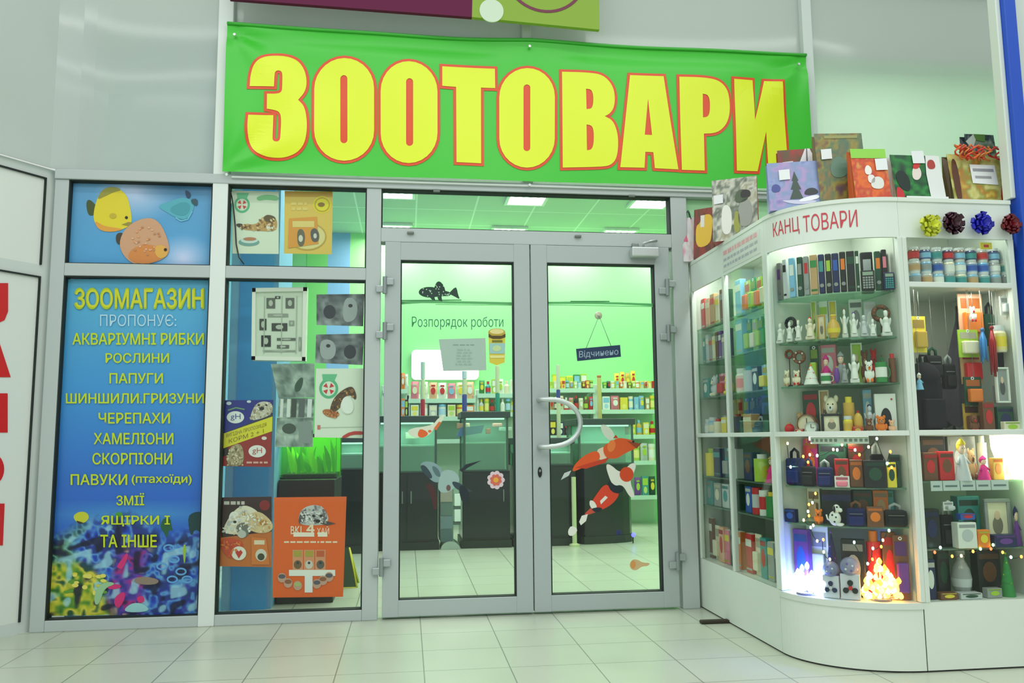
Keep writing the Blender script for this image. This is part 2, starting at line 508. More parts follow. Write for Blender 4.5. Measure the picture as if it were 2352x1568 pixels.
for k, pts in shapes.items():
    b = MB(); b.fill([[(p[0], p[1]) for p in pts]], lambda u, v: tuple(hitw(u, v) + nrm * .003), RED, 'vinyl'); b.build('letter', g)
b = MB(); b.fill([ell(-20, 1077, 29, 37, 28), ell(-22, 1077, 11, 18, 20)], lambda u, v: tuple(hitw(u, v) + nrm * .003), RED, 'vinyl'); b.build('letter', g)

# ---- blue post at the right edge, and the white wall behind it
b = MB(); b.rbox(2.752, -1.50, 0, 2.812, -1.42, 4.3, (24, 78, 190), 'satin'); struct(b.build('trim_19'))
b = MB(); b.rbox(2.728, -1.475, 2.06, 2.752, -1.42, 4.3, (214, 224, 216), 'satin'); struct(b.build('trim_20'))
b = MB(); b.box(2.815, -1.44, 0, 4.2, -1.40, 4.3, (205, 214, 208)); struct(b.build('wall_side'))

# ================================================================== DOORS
def leaf(name, xo0, xo1, gx0, gx1, gz0, gz1, hinge_left):
    z0, z1 = .012, 2.14
    d = MB()
    d.rbox(xo0, -.052, z0, gx0, .03, z1, (176, 187, 187), 'satin'); d.rbox(gx1, -.052, z0, xo1, .03, z1, (176, 187, 187), 'satin')
    d.rbox(gx0 - .002, -.05, gz1, gx1 + .002, .03, z1 - .001, (176, 187, 187), 'satin'); d.rbox(gx0 - .002, -.05, z0 + .001, gx1 + .002, .03, gz0, (176, 187, 187), 'satin')
    o = struct(d.build(name))
    g = MB(); g.box(gx0, -.014, gz0, gx1, -.008, gz1, (220, 240, 230), 'glass'); g.build('glass_pane', o)
    g = MB(); k = .007
    for q in ((gx0, gz0, gx0 + k, gz1), (gx1 - k, gz0, gx1, gz1), (gx0 + k, gz1 - k, gx1 - k, gz1), (gx0 + k, gz0, gx1 - k, gz0 + .004)):
        g.box(q[0], -.045, q[1], q[2], .01, q[3], GASKET)
    g.build('gasket', o)
    return o
XS = .722
dl = leaf('door_1', -.132, XS - .003, -.0417, .6234, .103, 2.0328, True)
dr = leaf('door_2', XS + .003, 1.578, .8232, 1.4847, .103, 2.0328, False)
def hinge(o, px, py):
    x, z = at(px, py, -.06); h = MB()
    h.lathe([(0, -.05), (.013, -.05), (.013, .05), (0, .05)], (150, 160, 160), 'metal', 12, (x, -.066, z))
    h.rbox(x - .004, -.07, z + .002, x + .05, -.052, z + .042, (176, 186, 186), 'metal'); h.rbox(x - .05, -.07, z - .042, x + .004, -.052, z - .002, (176, 186, 186), 'metal')
    h.build('hinge', o)
for p in ((884, 655), (884, 760), (876, 1302)): hinge(dl, *p)
for p in ((1532, 660), (1535, 765), (1556, 1288)): hinge(dr, *p)
# closer on the right leaf
x, z = at(1482, 578, -.1); c = MB(); c.rbox(x - .085, -.115, z - .032, x + .085, -.05, z + .028, (200, 208, 206), 'metal', .008)
cb = c.build('door_closer', dr)
a = MB(); xa, za = at(1478, 568, -.1); xb, zb = at(1508, 553, -.07)
a.tube([(xa, -.1, z + .028), (xa, -.1, z + .05), (xa + .03, -.115, z + .058), (xb, -.07, zb)], .008, (170, 178, 178), 'metal'); a.rbox(xa - .06, -.07, z + .035, xa - .02, -.05, z + .06, (140, 148, 146), 'metal'); a.build('closer_arm', cb)
# pull handle (half ring) and lock
h = MB(); xh, zt = at(1238, 918, -.06); _, zb = at(1240, 1026, -.06); xm, zm = at(1332, 972, -.1)
cz = (zt + zb) / 2; rz = (zt - zb) / 2
pts = [(xh, -.05, zt), (xh, -.11, zt)] + [(xh + .03 + (xm - xh - .03) * max(0, sin(t)) ** .8, -.115, cz + rz * cos(t)) for t in [pi * k / 16 for k in range(0, 17)]] + [(xh, -.11, zb), (xh, -.05, zb)]
h.tube(pts, .0145, (205, 214, 212), 'metal', 12); h.build('door_handle', dr)
xk, zk = at(1240, 1084, -.055); h = MB(); h.prism(ell(xk, zk, .012, .030, 18), -.058, -.05, (40, 46, 44), 'metal'); h.prism(ell(xk, zk + .008, .006, .008, 12), -.062, -.056, (150, 155, 150), 'metal'); h.build('door_lock', dr)
# small drainage clips on the transom profiles
for px, py in ((1003, 438), (1452, 449), (943, 534), (1328, 542)):
    x, z = at(px, py, -.065); b = MB(); b.rbox(x - .02, -.068, z - .007, x + .02, -.05, z + .007, (120, 128, 122)); struct(b.build('trim_21'))

# ================================================================== BANNER
LT = {}
def cr(ox, oy, pts): return [(ox + p[0] / 4.356, oy + p[1] / 4.356) for p in pts]
def stad(x0, x1, y0, y1, ry, n=14):
    cx = (x0 + x1) / 2; rx = (x1 - x0) / 2
    return [(cx + rx * cos(pi + pi * k / n), y0 + ry + ry * sin(pi + pi * k / n)) for k in range(n + 1)] + [(cx + rx * cos(pi * k / n), y1 - ry + ry * sin(pi * k / n)) for k in range(n + 1)]
A_, B_, C_ = (520, 60), (960, 80), (1400, 100)
def dd(*p): return [q for k in p for q in (k, k)]
letters = [
 (A_, [chaikin(dd((235, 604)) + [(240, 500), (275, 385), (370, 312), (500, 292), (630, 305), (725, 350), (785, 440), (806, 560), (785, 660)] + dd((718, 737)) + [(780, 800), (806, 930), (806, 1060), (780, 1180), (710, 1265), (600, 1312), (500, 1320), (390, 1308), (285, 1260), (228, 1170), (213, 1060), (213, 980)] + dd((222, 893), (470, 890)) + [(463, 1110), (468, 1150), (500, 1162), (534, 1150), (542, 1110), (550, 930), (535, 860), (480, 838)] + dd((405, 828), (408, 680)) + [(510, 680), (556, 660), (560, 600), (563, 490), (552, 455), (520, 446), (490, 460), (484, 500)] + dd((478, 610)))]),
 (A_, [stad(878, 1478, 324, 1343, 300), stad(1140, 1210, 492, 1168, 35)]),
 (A_, [stad(1543, 2112, 354, 1370, 300), stad(1798, 1868, 526, 1198, 35)]),
 (B_, [[(243, 310), (772, 330), (775, 525), (632, 520), (632, 1285), (385, 1275), (382, 517), (243, 508)]]),
 (B_, [stad(815, 1370, 328, 1325, 290), stad(1058, 1125, 492, 1158, 33)]),
 (B_, [chaikin(dd((1440, 370)) + [(1700, 378), (1850, 400), (1945, 500), (1972, 620), (1960, 730), (1920, 790)] + dd((1868, 817)) + [(1950, 860), (1995, 980), (2003, 1110), (1985, 1240), (1930, 1305), (1840, 1322)] + dd((1450, 1325))), chaikin(dd((1680, 542)) + [(1730, 548), (1752, 600), (1752, 690), (1735, 742)] + dd((1685, 745))), chaikin(dd((1685, 900)) + [(1735, 908), (1757, 960), (1757, 1090), (1735, 1150)] + dd((1690, 1155)))]),
 (C_, [[(205, 315), (540, 328), (690, 1258), (452, 1248), (437, 1088), (357, 1085), (348, 1245), (105, 1240)], [(385, 555), (425, 915), (352, 912)]]),
 (C_, [chaikin(dd((695, 335)) + [(940, 345), (1090, 375), (1175, 460), (1199, 580), (1199, 700), (1172, 800), (1110, 872), (1040, 898)] + dd((945, 900), (955, 1268), (725, 1262))), chaikin(dd((930, 505)) + [(980, 515), (1002, 570), (1002, 690), (980, 735)] + dd((935, 738)))]),
 (C_, [[(1240, 360), (1428, 370), (1448, 770), (1545, 375), (1730, 382), (1785, 1290), (1590, 1282), (1562, 885), (1480, 1278), (1275, 1270)]]),
]
BN0 = -.085
bx0, bx1, bz0, bz1 = -1.055, 2.522, 2.520, 3.412
def bdisp(x, z):
    u = (x - bx0) / (bx1 - bx0); v = (z - bz0) / (bz1 - bz0)
    d = .010 * sin(u * 9.2 + .6) * v + .006 * sin(u * 21 + v * 3)
    for cx, cz, s in ((bx1, bz1, -1), (bx0, bz1, 1), (bx0, bz0, 1)):
        r = math.hypot(x - cx, (z - cz)); a = math.atan2(cz - z, (x - cx) * s if s > 0 else cx - x)
        d += .012 * math.exp(-r * 2.2) * sin(a * 9) * min(1, r * 8)
    d -= .016 * math.exp(-((v - .93) / .06) ** 2) * (1 - .8 * math.exp(-((x - .745) / .25) ** 2))
    return BN0 - d
def bsag(u):
    d = abs((bx0 + u * (bx1 - bx0)) - .745)
    return -.016 * sin(pi * (min(1, d / 1.78)))
bn = MB()
def bpt(u, v):
    x = bx0 + u * (bx1 - bx0); z = bz0 + v * (bz1 - bz0); return (x, bdisp(x, z), z + bsag(u) * v ** 6)
bn.grid(bpt, 130, 36, lambda u, v: (66, 200, 54), 'banner')
# the rolled-over hem along the top
bn.tube([(bpt(k / 60, 1)[0], bpt(k / 60, 1)[1] - .002, bpt(k / 60, 1)[2]) for k in range(61)], .011, (56, 176, 48), 'banner', 6)
banner = tag(bn.build('shop_banner'), 'wide green banner with yellow letters hung above the shop doors', 'banner')
def finecut(loops, fn, col, name):
    """filled outline, cut into small faces so that it follows the cloth"""
    bm = bmesh.new()
    pts = [p for lp in loops for p in lp]; vs = [bm.verts.new((p[0], 0, p[1])) for p in pts]
    for t in tessellate_polygon([[Vector((p[0], p[1], 0)) for p in lp] for lp in loops]):
        try: bm.faces.new([vs[i] for i in t])
        except ValueError: pass
    xs = [p[0] for p in pts]; zs = [p[1] for p in pts]
    for ax, lo, hi in ((0, min(xs), max(xs)), (2, min(zs), max(zs))):
        k = lo + .05
        while k < hi:
            co = [0, 0, 0]; co[ax] = k; no = [0, 0, 0]; no[ax] = 1
            bmesh.ops.bisect_plane(bm, geom=list(bm.verts) + list(bm.edges) + list(bm.faces), plane_co=co, plane_no=no); k += .05
    bm.verts.index_update()
    r = ([fn(v.co.x, v.co.z) for v in bm.verts], [[v.index for v in f.verts] for f in bm.faces]); bm.free()
    return r
for org, loops in letters:
    wl = [[at(*p, BN0 - .006) for p in cr(*org, lp)] for lp in loops]
    ol = MB(); ys = MB()
    outer = wl[0]; n = len(outer)
    ar = sum(outer[i][0] * outer[(i + 1) % n][1] - outer[(i + 1) % n][0] * outer[i][1] for i in range(n))
    if ar < 0: outer = outer[::-1]
    red = (232, 78, 30); w = .0165; off = []
    for i in range(n):
        p0, p1, p2 = Vector(outer[i - 1]), Vector(outer[i]), Vector(outer[(i + 1) % n])
        d1 = (p1 - p0).normalized(); d2 = (p2 - p1).normalized(); n1 = Vector((d1.y, -d1.x)); n2 = Vector((d2.y, -d2.x))
        b_ = n1 + n2; b_ = b_ / max(.35, b_.length_squared) * 2
        off.append(p1 + b_ * w)
    fo = lambda x, z: (x, bdisp(x, z) - .003, z)
    if len(wl) == 1:
        src = outer
    V, Fc = finecut([outer], fo, red, ''); ol.add(V, Fc, red, 'banner')
    for i in range(n):
        j = (i + 1) % n; q = [outer[i], outer[j], off[j], off[i]]
        L = max(1, int((Vector(q[0]) - Vector(q[1])).length / .06))
        for k in range(L):
            def lp2(a, c, t): return (a[0] + (c[0] - a[0]) * t, a[1] + (c[1] - a[1]) * t)
            qq = [lp2(q[0], q[1], k / L), lp2(q[0], q[1], (k + 1) / L), lp2(q[3], q[2], (k + 1) / L), lp2(q[3], q[2], k / L)]
            ol.add([fo(*p) for p in qq], [(0, 1, 2, 3)], red, 'banner')
    # narrow red fill inside slots of open letters is given by the mitred border itself
    V, Fc = finecut([outer] + wl[1:], lambda x, z: (x, bdisp(x, z) - .006, z), (230, 246, 44), '')
    ys.add(V, Fc, (232, 247, 40), 'banner')
    lo = ys.build('letter', banner); ol.build('letter_outline', lo)
for px, py in ((538, 78), (1217, 105), (1836, 146), (1217, 424), (520, 400)):
    x, z = at(px, py, BN0 - .02); b = MB(); b.lathe([(0, -.008), (.008, -.008), (.008, .004), (.004, .004)], (205, 210, 208), 'metal', 14, (x, BN0 - .01, z), 'y'); b.build('eyelet', banner)

# ---- jigsaw-shaped signboard hanging in front of the panels at the top edge
SY = -.20
def sq(px, py): return at(px, py, SY)
pur = (98, 6, 62); olv = (142, 176, 66)
S = thing('hanging_signboard', (sq(950, 0)[0], SY, sq(950, 40)[1]), 'purple and olive jigsaw signboard cut off by the top edge', 'sign')
p = [sq(527, -3), sq(1084, 39), sq(1090, -220), sq(540, -220)]
b = MB(); b.prism(p, SY, SY + .03, pur, 'matte'); b.build('purple_panel', S)
p = [sq(1084, 39), sq(1377, 68), sq(1372, -220), sq(1090, -220)]
b = MB(); b.prism(p, SY, SY + .03, olv, 'matte')
c0 = sq(1252, -62); r = sq(1347, -62)[0] - c0[0]
b.fill([ell(c0[0], c0[1], r, r, 48), ell(c0[0], c0[1], r - .018, r - .018, 48)], lambda u, v: (u, SY - .002, v), (110, 24, 60), 'satin'); b.build('olive_panel', S)
c0 = sq(1129, 25); b = MB(); b.lathe([(0, -.004), (.072, -.004), (.072, .004)], (206, 226, 200), 'satin', 32, (c0[0], SY, c0[1]), 'y'); b.build('white_disc', S)
for px in (700, 1300):
    b = MB(); b.tube([(sq(px, -200)[0], SY + .015, sq(px, -200)[1]), (sq(px, -200)[0], SY + .015, 4.6)], .004, (150, 150, 150), 'metal'); b.build('hanging_wire', S)

# ================================================================== PRINTS, POSTERS AND STICKERS ON THE GLASS
class Art(MB):
    """a flat print; outlines are measured in the photograph on the plane y = s.y"""
    def __init__(s, y, step=.0010):
        super().__init__(); s.y = y; s.step = step; s.e = 0.0
    def pt(s, px, py, k=0):
        yy = s.y - k * s.step - s.e; x, z = at(px, py, s.y); return (x, yy, z)
    def sheet(s, c, col, m='print', th=.0015):
        p = [s.pt(*q) for q in c]
        s.prism([(q[0], q[2]) for q in p], s.y, s.y + th, col, m); return s
    def poly(s, pts, col, k=1, m='print', smooth=0):
        if smooth: pts = chaikin(pts, smooth)
        s.e += .000015
        s.fill([pts], lambda u, v: s.pt(u, v, k), col, m)
    def oval(s, cx, cy, rx, ry, col, k=1, rot=0, m='print', n=22):
        s.poly(ell(cx, cy, rx, ry, n, rot), col, k, m)
    def ring(s, cx, cy, rx, ry, w, col, k=1, m='print'):
        s.fill([ell(cx, cy, rx, ry, 26), ell(cx, cy, rx - w, ry - w, 26)], lambda u, v: s.pt(u, v, k), col, m)
    def rect(s, x0, y0, x1, y1, col, k=1, m='print'):
        s.poly([(x0, y0), (x1, y0), (x1, y1), (x0, y1)], col, k, m)
    def line(s, pts, w, col, k=1, m='print'):
        for (a, b) in zip(pts, pts[1:]):
            d = Vector(b) - Vector(a); n = Vector((-d.y, d.x)).normalized() * w / 2
            a_, b_ = Vector(a), Vector(b)
            s.poly([tuple(a_ - n), tuple(b_ - n), tuple(b_ + n), tuple(a_ + n)], col, k, m)
    def field(s, c, fn, nu, nv, k=1, m='print'):
        """c: corners TL, TR, BR, BL; fn(u, v) colour, v from the top"""
        def P(u, v):
            return s.pt(*[(c[0][i] * (1 - u) + c[1][i] * u) * (1 - v) + (c[3][i] * (1 - u) + c[2][i] * u) * v for i in (0, 1)], k)
        s.grid(P, nu, nv, fn, m, False)
    def txt(s, body, x0, y0, x1, y1, col, k=2, bold=0.0, m='print', slope=0.0):
        """lettering from (x0, y0) top left to (x1, y1) bottom right"""
        s.text(body, 0, 1, 0, 1, 0, col, m, bold, fn=lambda u, v: s.pt(x0 + (x1 - x0) * u, y1 + (y0 - y1) * v + slope * u, k))
    def fur(s, pts, cols, n, k, seed=1, r=(2, 4)):
        """patches of coat inside an outline"""
        R = random.Random(seed); xs = [p[0] for p in pts]; ys = [p[1] for p in pts]; m = 0
        while m < n:
            x, y = R.uniform(min(xs), max(xs)), R.uniform(min(ys), max(ys)); m += 1
            ins = False; j = len(pts) - 1
            for i in range(len(pts)):
                if (pts[i][1] > y) != (pts[j][1] > y) and x < (pts[j][0] - pts[i][0]) * (y - pts[i][1]) / (pts[j][1] - pts[i][1]) + pts[i][0]: ins = not ins
                j = i
            if ins: s.oval(x, y, R.uniform(*r), R.uniform(*r) * .6, R.choice(cols), k, R.uniform(0, 3), n=7)
    def greek(s, x0, y0, x1, y1, col, rows, k=2, seed=1):
        """lines of unreadable small print"""
        R = random.Random(seed); h = (y1 - y0) / rows
        for r in range(rows):
            x = x0 + R.random() * 4
            while x < x1 - 4:
                w = R.uniform(4, 14); s.rect(x, y0 + r * h + h * .2, min(x + w, x1), y0 + r * h + h * .75, col, k); x += w + 3


# --- discus fish film on the small left pane
YF = -.006
A = Art(YF); c = ((169, 421), (492, 428), (486, 611), (158, 607)); A.sheet(c, (110, 170, 215))
def f(u, v):
    base = mixc((96, 160, 206), (78, 160, 214), v)
    base = mixc(base, (222, 222, 246), max(0, 1 - math.hypot((u - .45) / .3, (v - .08) / .4)) * .8)
    base = mixc(base, (206, 216, 248), max(0, 1 - math.hypot((u - .8) / .22, (v - .9) / .3)))
    base = mixc(base, (58, 110, 150), max(0, 1 - math.hypot((u - .75) / .4, (v - .04) / .18)) * .8)
    return base
A.field(c, f, 40, 24, 1)
A.poly([(198, 463), (206, 457), (222, 472), (222, 492), (206, 497), (200, 485)], (70, 84, 40), 2, smooth=2)
A.poly([(218, 472), (230, 442), (262, 429), (291, 444), (301, 482), (304, 514), (286, 526), (255, 533), (228, 527), (214, 505)], (226, 208, 44), 3, smooth=2)
A.poly([(222, 460), (236, 434), (262, 428), (282, 437), (262, 441), (240, 452)], (150, 148, 62), 4, smooth=2)
A.poly([(216, 505), (240, 520), (272, 524), (286, 527), (255, 534), (226, 528)], (226, 160, 60), 4, smooth=2)
A.oval(260, 496, 8, 6, (196, 176, 50), 5); A.oval(291, 500, 3.5, 3.5, (40, 40, 26), 5); A.poly([(280, 516), (300, 520), (304, 512), (296, 510)], (150, 140, 60), 5)
A.poly([(300, 524), (304, 518), (318, 514), (306, 532), (296, 534)], (120, 100, 84), 4)
A.poly([(266, 538), (280, 533), (292, 545), (288, 562), (268, 562)], (66, 62, 50), 4, smooth=2)
A.poly([(272, 560), (290, 520), (335, 498), (368, 508), (390, 560), (388, 588), (355, 604), (315, 610), (288, 594)], (206, 158, 122), 5, smooth=2)
A.poly([(290, 590), (310, 566), (350, 560), (385, 582), (360, 602), (318, 608)], (214, 136, 70), 6, smooth=2)
A.poly([(352, 570), (372, 560), (388, 574), (384, 590), (364, 596)], (226, 172, 78), 7, smooth=2)
for k in range(26):
    R = random.Random(k); a = R.uniform(0, 6.28); r = R.uniform(.1, .8)
    A.oval(335 + 44 * r * cos(a), 552 + 44 * r * sin(a), 3, 2.2, R.choice([(190, 134, 96), (222, 178, 146), (226, 160, 110)]), 8, n=8)
A.oval(381, 574, 3.6, 3.6, (30, 28, 24), 9)
A.poly([(360, 474), (386, 464), (420, 452), (448, 462), (444, 486), (428, 506), (404, 500), (384, 488)], (84, 172, 190), 3, smooth=2)
A.poly([(386, 480), (420, 462), (440, 470), (430, 496), (404, 494)], (70, 156, 172), 4, smooth=2)
A.poly([(424, 436), (436, 440), (440, 452), (430, 458)], (34, 66, 96), 4, smooth=2); A.poly([(438, 458), (454, 456), (455, 474), (442, 470)], (46, 84, 96), 5, smooth=1)
A.line([(404, 500), (416, 508), (432, 504), (442, 486)], 3, (110, 190, 214), 5)
tag(A.build('window_film'), 'blue window film showing three discus fish above the price list poster', 'window film')

# --- blue list of animals on the tall left pane
A = Art(YF); c = ((157, 641), (487, 641), (462, 1410), (109, 1414)); A.sheet(c, (50, 120, 200))
def reef(u, v):
    sky = mixc((84, 172, 210), (58, 146, 214), v / .35) if v < .35 else mixc((58, 146, 214), (40, 96, 196), (v - .35) / .35)
    sky = mixc(sky, (96, 184, 214), max(0, 1 - math.hypot((u - .5) / .5, (v - .12) / .12)) * .4)
    n = noise2(u * 5, v * 12, 3); top = .70 + .10 * (noise2(u * 4, 1, 9) - .5) + .05 * abs(u - .5)
    if v < .66: return sky
    t = (v - top) / .05 if v > top else 0
    haze = mixc(sky, (80, 170, 210), max(0, 1 - abs(v - .70) / .05) * .6 * (.5 + .5 * sin(u * 3)))
    if t <= 0: return haze
    a = noise2(u * 15 + noise2(u * 9, v * 20, 7) * 2, v * 36 - u * 6, 1); b2 = noise2(u * 34 + 4, v * 80, 2); d = noise2(u * 16 + 1, v * 38 + u * 5, 5)
    def pc(pal, q):
        i = max(0, min(3, int(q))); return mixc(pal[i], pal[i + 1], q - i)
    q = (a * .55 + b2 * .45) * 6.4 - .9; q = max(0, min(3.999, q))
    cc = pc([(20, 30, 100), (30, 70, 190), (90, 160, 205), (40, 50, 150), (24, 60, 110)], q)
    sm = lambda x: max(0, min(1, x))
    nn = noise2(u * 6, v * 14, 15) - .5
    cc = mixc(cc, pc([(18, 40, 60), (26, 70, 60), (120, 180, 170), (50, 90, 60), (20, 30, 60)], q), sm((.22 - u) / .06 + nn * 3))
    cc = mixc(cc, pc([(60, 30, 110), (170, 40, 120), (90, 60, 170), (40, 40, 120), (190, 150, 150)], q), sm((.16 - abs(u - .52)) / .06 + nn * 3) * sm((v - .78) / .03))
    cc = mixc(cc, pc([(20, 60, 30), (70, 130, 40), (170, 180, 40), (214, 206, 70), (30, 76, 50)], q), sm((.40 - u) / .07 + nn * 3) * sm((v - .83) / .03 + nn * 2))
    if d > .70: cc = mixc(cc, (150, 206, 220), min(1, (d - .70) * 8) * .8)
    if d < .30: cc = mixc(cc, (12, 16, 44), min(1, (.30 - d) * 8) * .8)
    return mixc(haze, cc, min(1, t))
A.field(c, reef, 24, 70, 1)
def sub(v): return [tuple(c[a][i] * (1 - v) + c[b_][i] * v for i in (0, 1)) for a, b_ in ((0, 3), (1, 2))]
A.field((*sub(.66), c[2], c[3]), lambda u, v: reef(u, .66 + .34 * v), 120, 150, 1.4)
A.poly([(168, 1184), (182, 1174), (200, 1176), (206, 1188), (196, 1200), (180, 1202), (172, 1194)], (196, 200, 50), 2, smooth=2); A.poly([(174, 1195), (182, 1203), (194, 1201), (184, 1197)], (50, 50, 36), 3, smooth=1)
A.poly([(262, 1180), (276, 1174), (284, 1182), (272, 1188)], (70, 150, 50), 2, smooth=1)
for cx, cy in ((388, 1258), (416, 1312), (372, 1300), (400, 1284), (430, 1330), (396, 1330)): A.ring(cx, cy, 13, 9, 4, (92, 160, 220), 2)
A.poly([(420, 1250), (428, 1250), (426, 1290), (422, 1294)], (150, 190, 40), 2, smooth=1)
A.poly([(372, 1195), (380, 1188), (392, 1190), (394, 1206), (398, 1220), (388, 1216), (384, 1236), (378, 1224), (368, 1212)], (34, 92, 60), 2, smooth=1); A.poly([(432, 1186), (444, 1176), (464, 1174), (463, 1224), (448, 1214), (440, 1232), (434, 1214)], (24, 64, 66), 2, smooth=1)
for p in ([(268, 1300), (284, 1278), (292, 1268), (296, 1276), (282, 1308), (272, 1304)], [(262, 1372), (284, 1356), (290, 1368), (276, 1396), (264, 1392)], [(312, 1372), (328, 1366), (334, 1380), (320, 1386)], [(244, 1342), (276, 1340), (280, 1350), (250, 1354)]):
    A.poly(p, (206, 44, 116), 3, smooth=2)
for i in range(22):
    R = random.Random(100 + i); A.oval(R.uniform(150, 244), R.uniform(1312, 1366), R.uniform(4, 8), R.uniform(3, 6), R.choice([(206, 200, 60), (170, 180, 50), (90, 150, 50), (222, 214, 100)]), 3, n=9)
A.poly([(216, 1372), (226, 1344), (250, 1334), (268, 1340), (240, 1350), (230, 1384), (220, 1390)], (150, 196, 150), 4, smooth=2)
A.poly([(280, 1406), (300, 1384), (330, 1384), (348, 1404)], (150, 206, 210), 4, smooth=2)
A.poly([(304, 1330), (330, 1322), (368, 1330), (360, 1342), (320, 1342)], (140, 124, 110), 4, smooth=2)
YL = (196, 216, 30)
sheet_rows = [('ПРОПОНУЄ:', 230, 722, 405, 749, (178, 216, 232), .0), ('АКВАРІУМНІ РИБКИ', 167, 765, 468, 791, YL, .035), ('РОСЛИНИ', 243, 811, 388, 833, YL, .035), ('ПАПУГИ', 252, 857, 374, 880, YL, .035),
 ('ШИНШИЛИ.ГРИЗУНИ', 152, 903, 468, 926, YL, .035), ('ЧЕРЕПАХИ', 227, 948, 390, 972, YL, .035), ('ХАМЕЛІОНИ', 216, 994, 398, 1020, YL, .035), ('СКОРПІОНИ', 213, 1040, 395, 1066, YL, .035),
 ('ПАВУКИ', 163, 1089, 292, 1113, YL, .035), ('(птахоїди)', 303, 1089, 440, 1114, YL, .035), ('ЗМІЇ', 268, 1132, 331, 1160, YL, .035), ('ЯЩІРКИ І', 233, 1184, 390, 1208, YL, .035), ('ТА ІНШЕ', 231, 1228, 360, 1256, YL, .035)]
poster = tag(A.build('list_poster'), 'tall blue pet shop poster listing animals above a coral reef', 'poster')
for r in sheet_rows:
    T = Art(YF - .006); T.txt(*r[:6], 1, r[6]); T.build('lettering_line', poster)
T = Art(YF - .006); T.txt('ЗООМАГАЗИН', 172, 662, 468, 709, (168, 196, 24), 1, .055); T.txt('ЗООМАГАЗИН', 174, 665, 466, 706, (206, 210, 36), 2, .03); T.build('title_lettering', poster)

# --- posters behind the glass of the second bay
YP = .014
def cross(A, cx, cy, r, k):
    A.ring(cx, cy, r, r * 1.05, r * .28, (90, 190, 140), k); A.poly([(cx - r * .7, cy - r * 1.5), (cx + r * .9, cy - r * 1.5), (cx + r * .6, cy - r * .8), (cx - r * .6, cy - r * .8)], (110, 200, 150), k)
    for a in (.785, 2.356, 3.927, 5.498):
        A.poly([(cx + cos(a) * r * .12, cy + sin(a) * r * .12)] + [(cx + cos(a + t) * r * .62, cy + sin(a + t) * r * .62) for t in (-.4, .4)], (220, 50, 50), k + 1)
A = Art(YP); A.sheet(((534, 437), (640, 440), (640, 583), (534, 582)), (232, 240, 220))
cross(A, 556, 470, 18, 1); A.poly([(588, 452), (612, 446), (640, 450), (640, 462), (612, 458), (592, 462)], (128, 200, 140), 1, smooth=2)
A.poly([(545, 520), (560, 514), (590, 516), (600, 500), (616, 494), (634, 500), (638, 516), (632, 532), (590, 530), (560, 528)], (206, 160, 96), 2, smooth=2)
A.poly([(604, 500), (614, 492), (634, 498), (632, 510), (612, 512)], (104, 84, 52), 3, smooth=2); A.poly([(539, 516), (552, 512), (570, 522), (556, 526)], (66, 50, 34), 3, smooth=2); A.oval(620, 522, 8, 8, (240, 236, 222), 3)
A.oval(572, 556, 24, 9, (120, 172, 168), 2); A.oval(573, 552, 20, 7, (214, 230, 222), 3); A.oval(574, 549, 15, 4, (196, 130, 90), 4)
A.fur([(545, 522), (560, 516), (590, 518), (600, 502), (632, 502), (634, 528), (590, 530), (560, 528)], [(226, 186, 120), (170, 120, 66), (236, 206, 160), (130, 96, 56)], 90, 4, 1, (2, 4))
tag(A.build('cat_poster'), 'white poster with a tabby cat lying by a food dish under a green badge', 'poster')
A = Art(YP); A.sheet(((654, 438), (764, 441), (762, 584), (652, 582)), (240, 200, 92))
A.rect(654, 440, 764, 452, (226, 170, 60)); A.oval(740, 470, 21, 20, (244, 226, 40)); A.ring(740, 470, 18, 17, 3, (214, 170, 30), 2); A.oval(738, 470, 8, 5, (150, 110, 30), 3)
A.greek(668, 462, 710, 486, (246, 214, 120), 2)
A.oval(706, 543, 44, 32, (238, 220, 150), 1); A.ring(706, 543, 44, 32, 3, (206, 170, 70), 2)
A.poly([(664, 502), (728, 498), (732, 560), (662, 570)], (238, 160, 60), 3); A.rect(672, 508, 722, 522, (244, 214, 130), 4)
A.poly([(682, 530), (694, 524), (702, 540), (698, 566), (684, 566)], (110, 104, 84), 4, smooth=2); A.poly([(712, 530), (724, 522), (734, 536), (732, 556), (716, 556)], (96, 92, 92), 4, smooth=2); A.oval(691, 548, 5, 8, (226, 222, 204), 5); A.oval(724, 542, 4, 6, (220, 216, 206), 5)
tag(A.build('feed_poster'), 'amber pet feed poster with a yellow round badge and two cats', 'poster')
b = MB(); pts = [at(530, 440, -.0)] + [at(*q, .0) for q in ((535, 470), (540, 520), (542, 560), (548, 590), (560, 606))]
b.tube([(p[0], .006, p[1]) for p in pts], .0035, (26, 40, 34), 'matte'); tag(b.build('black_cable'), 'thin black cable hanging inside the pane over the tabby cat poster', 'cable')
b = MB(); x, z = at(531, 452, .01); b.rbox(x - .012, .004, z - .04, x + .008, .03, z + .03, (240, 246, 240), 'satin'); tag(b.build('cable_clip'), 'small white clip at the upper left corner of the cat poster pane', 'clip')

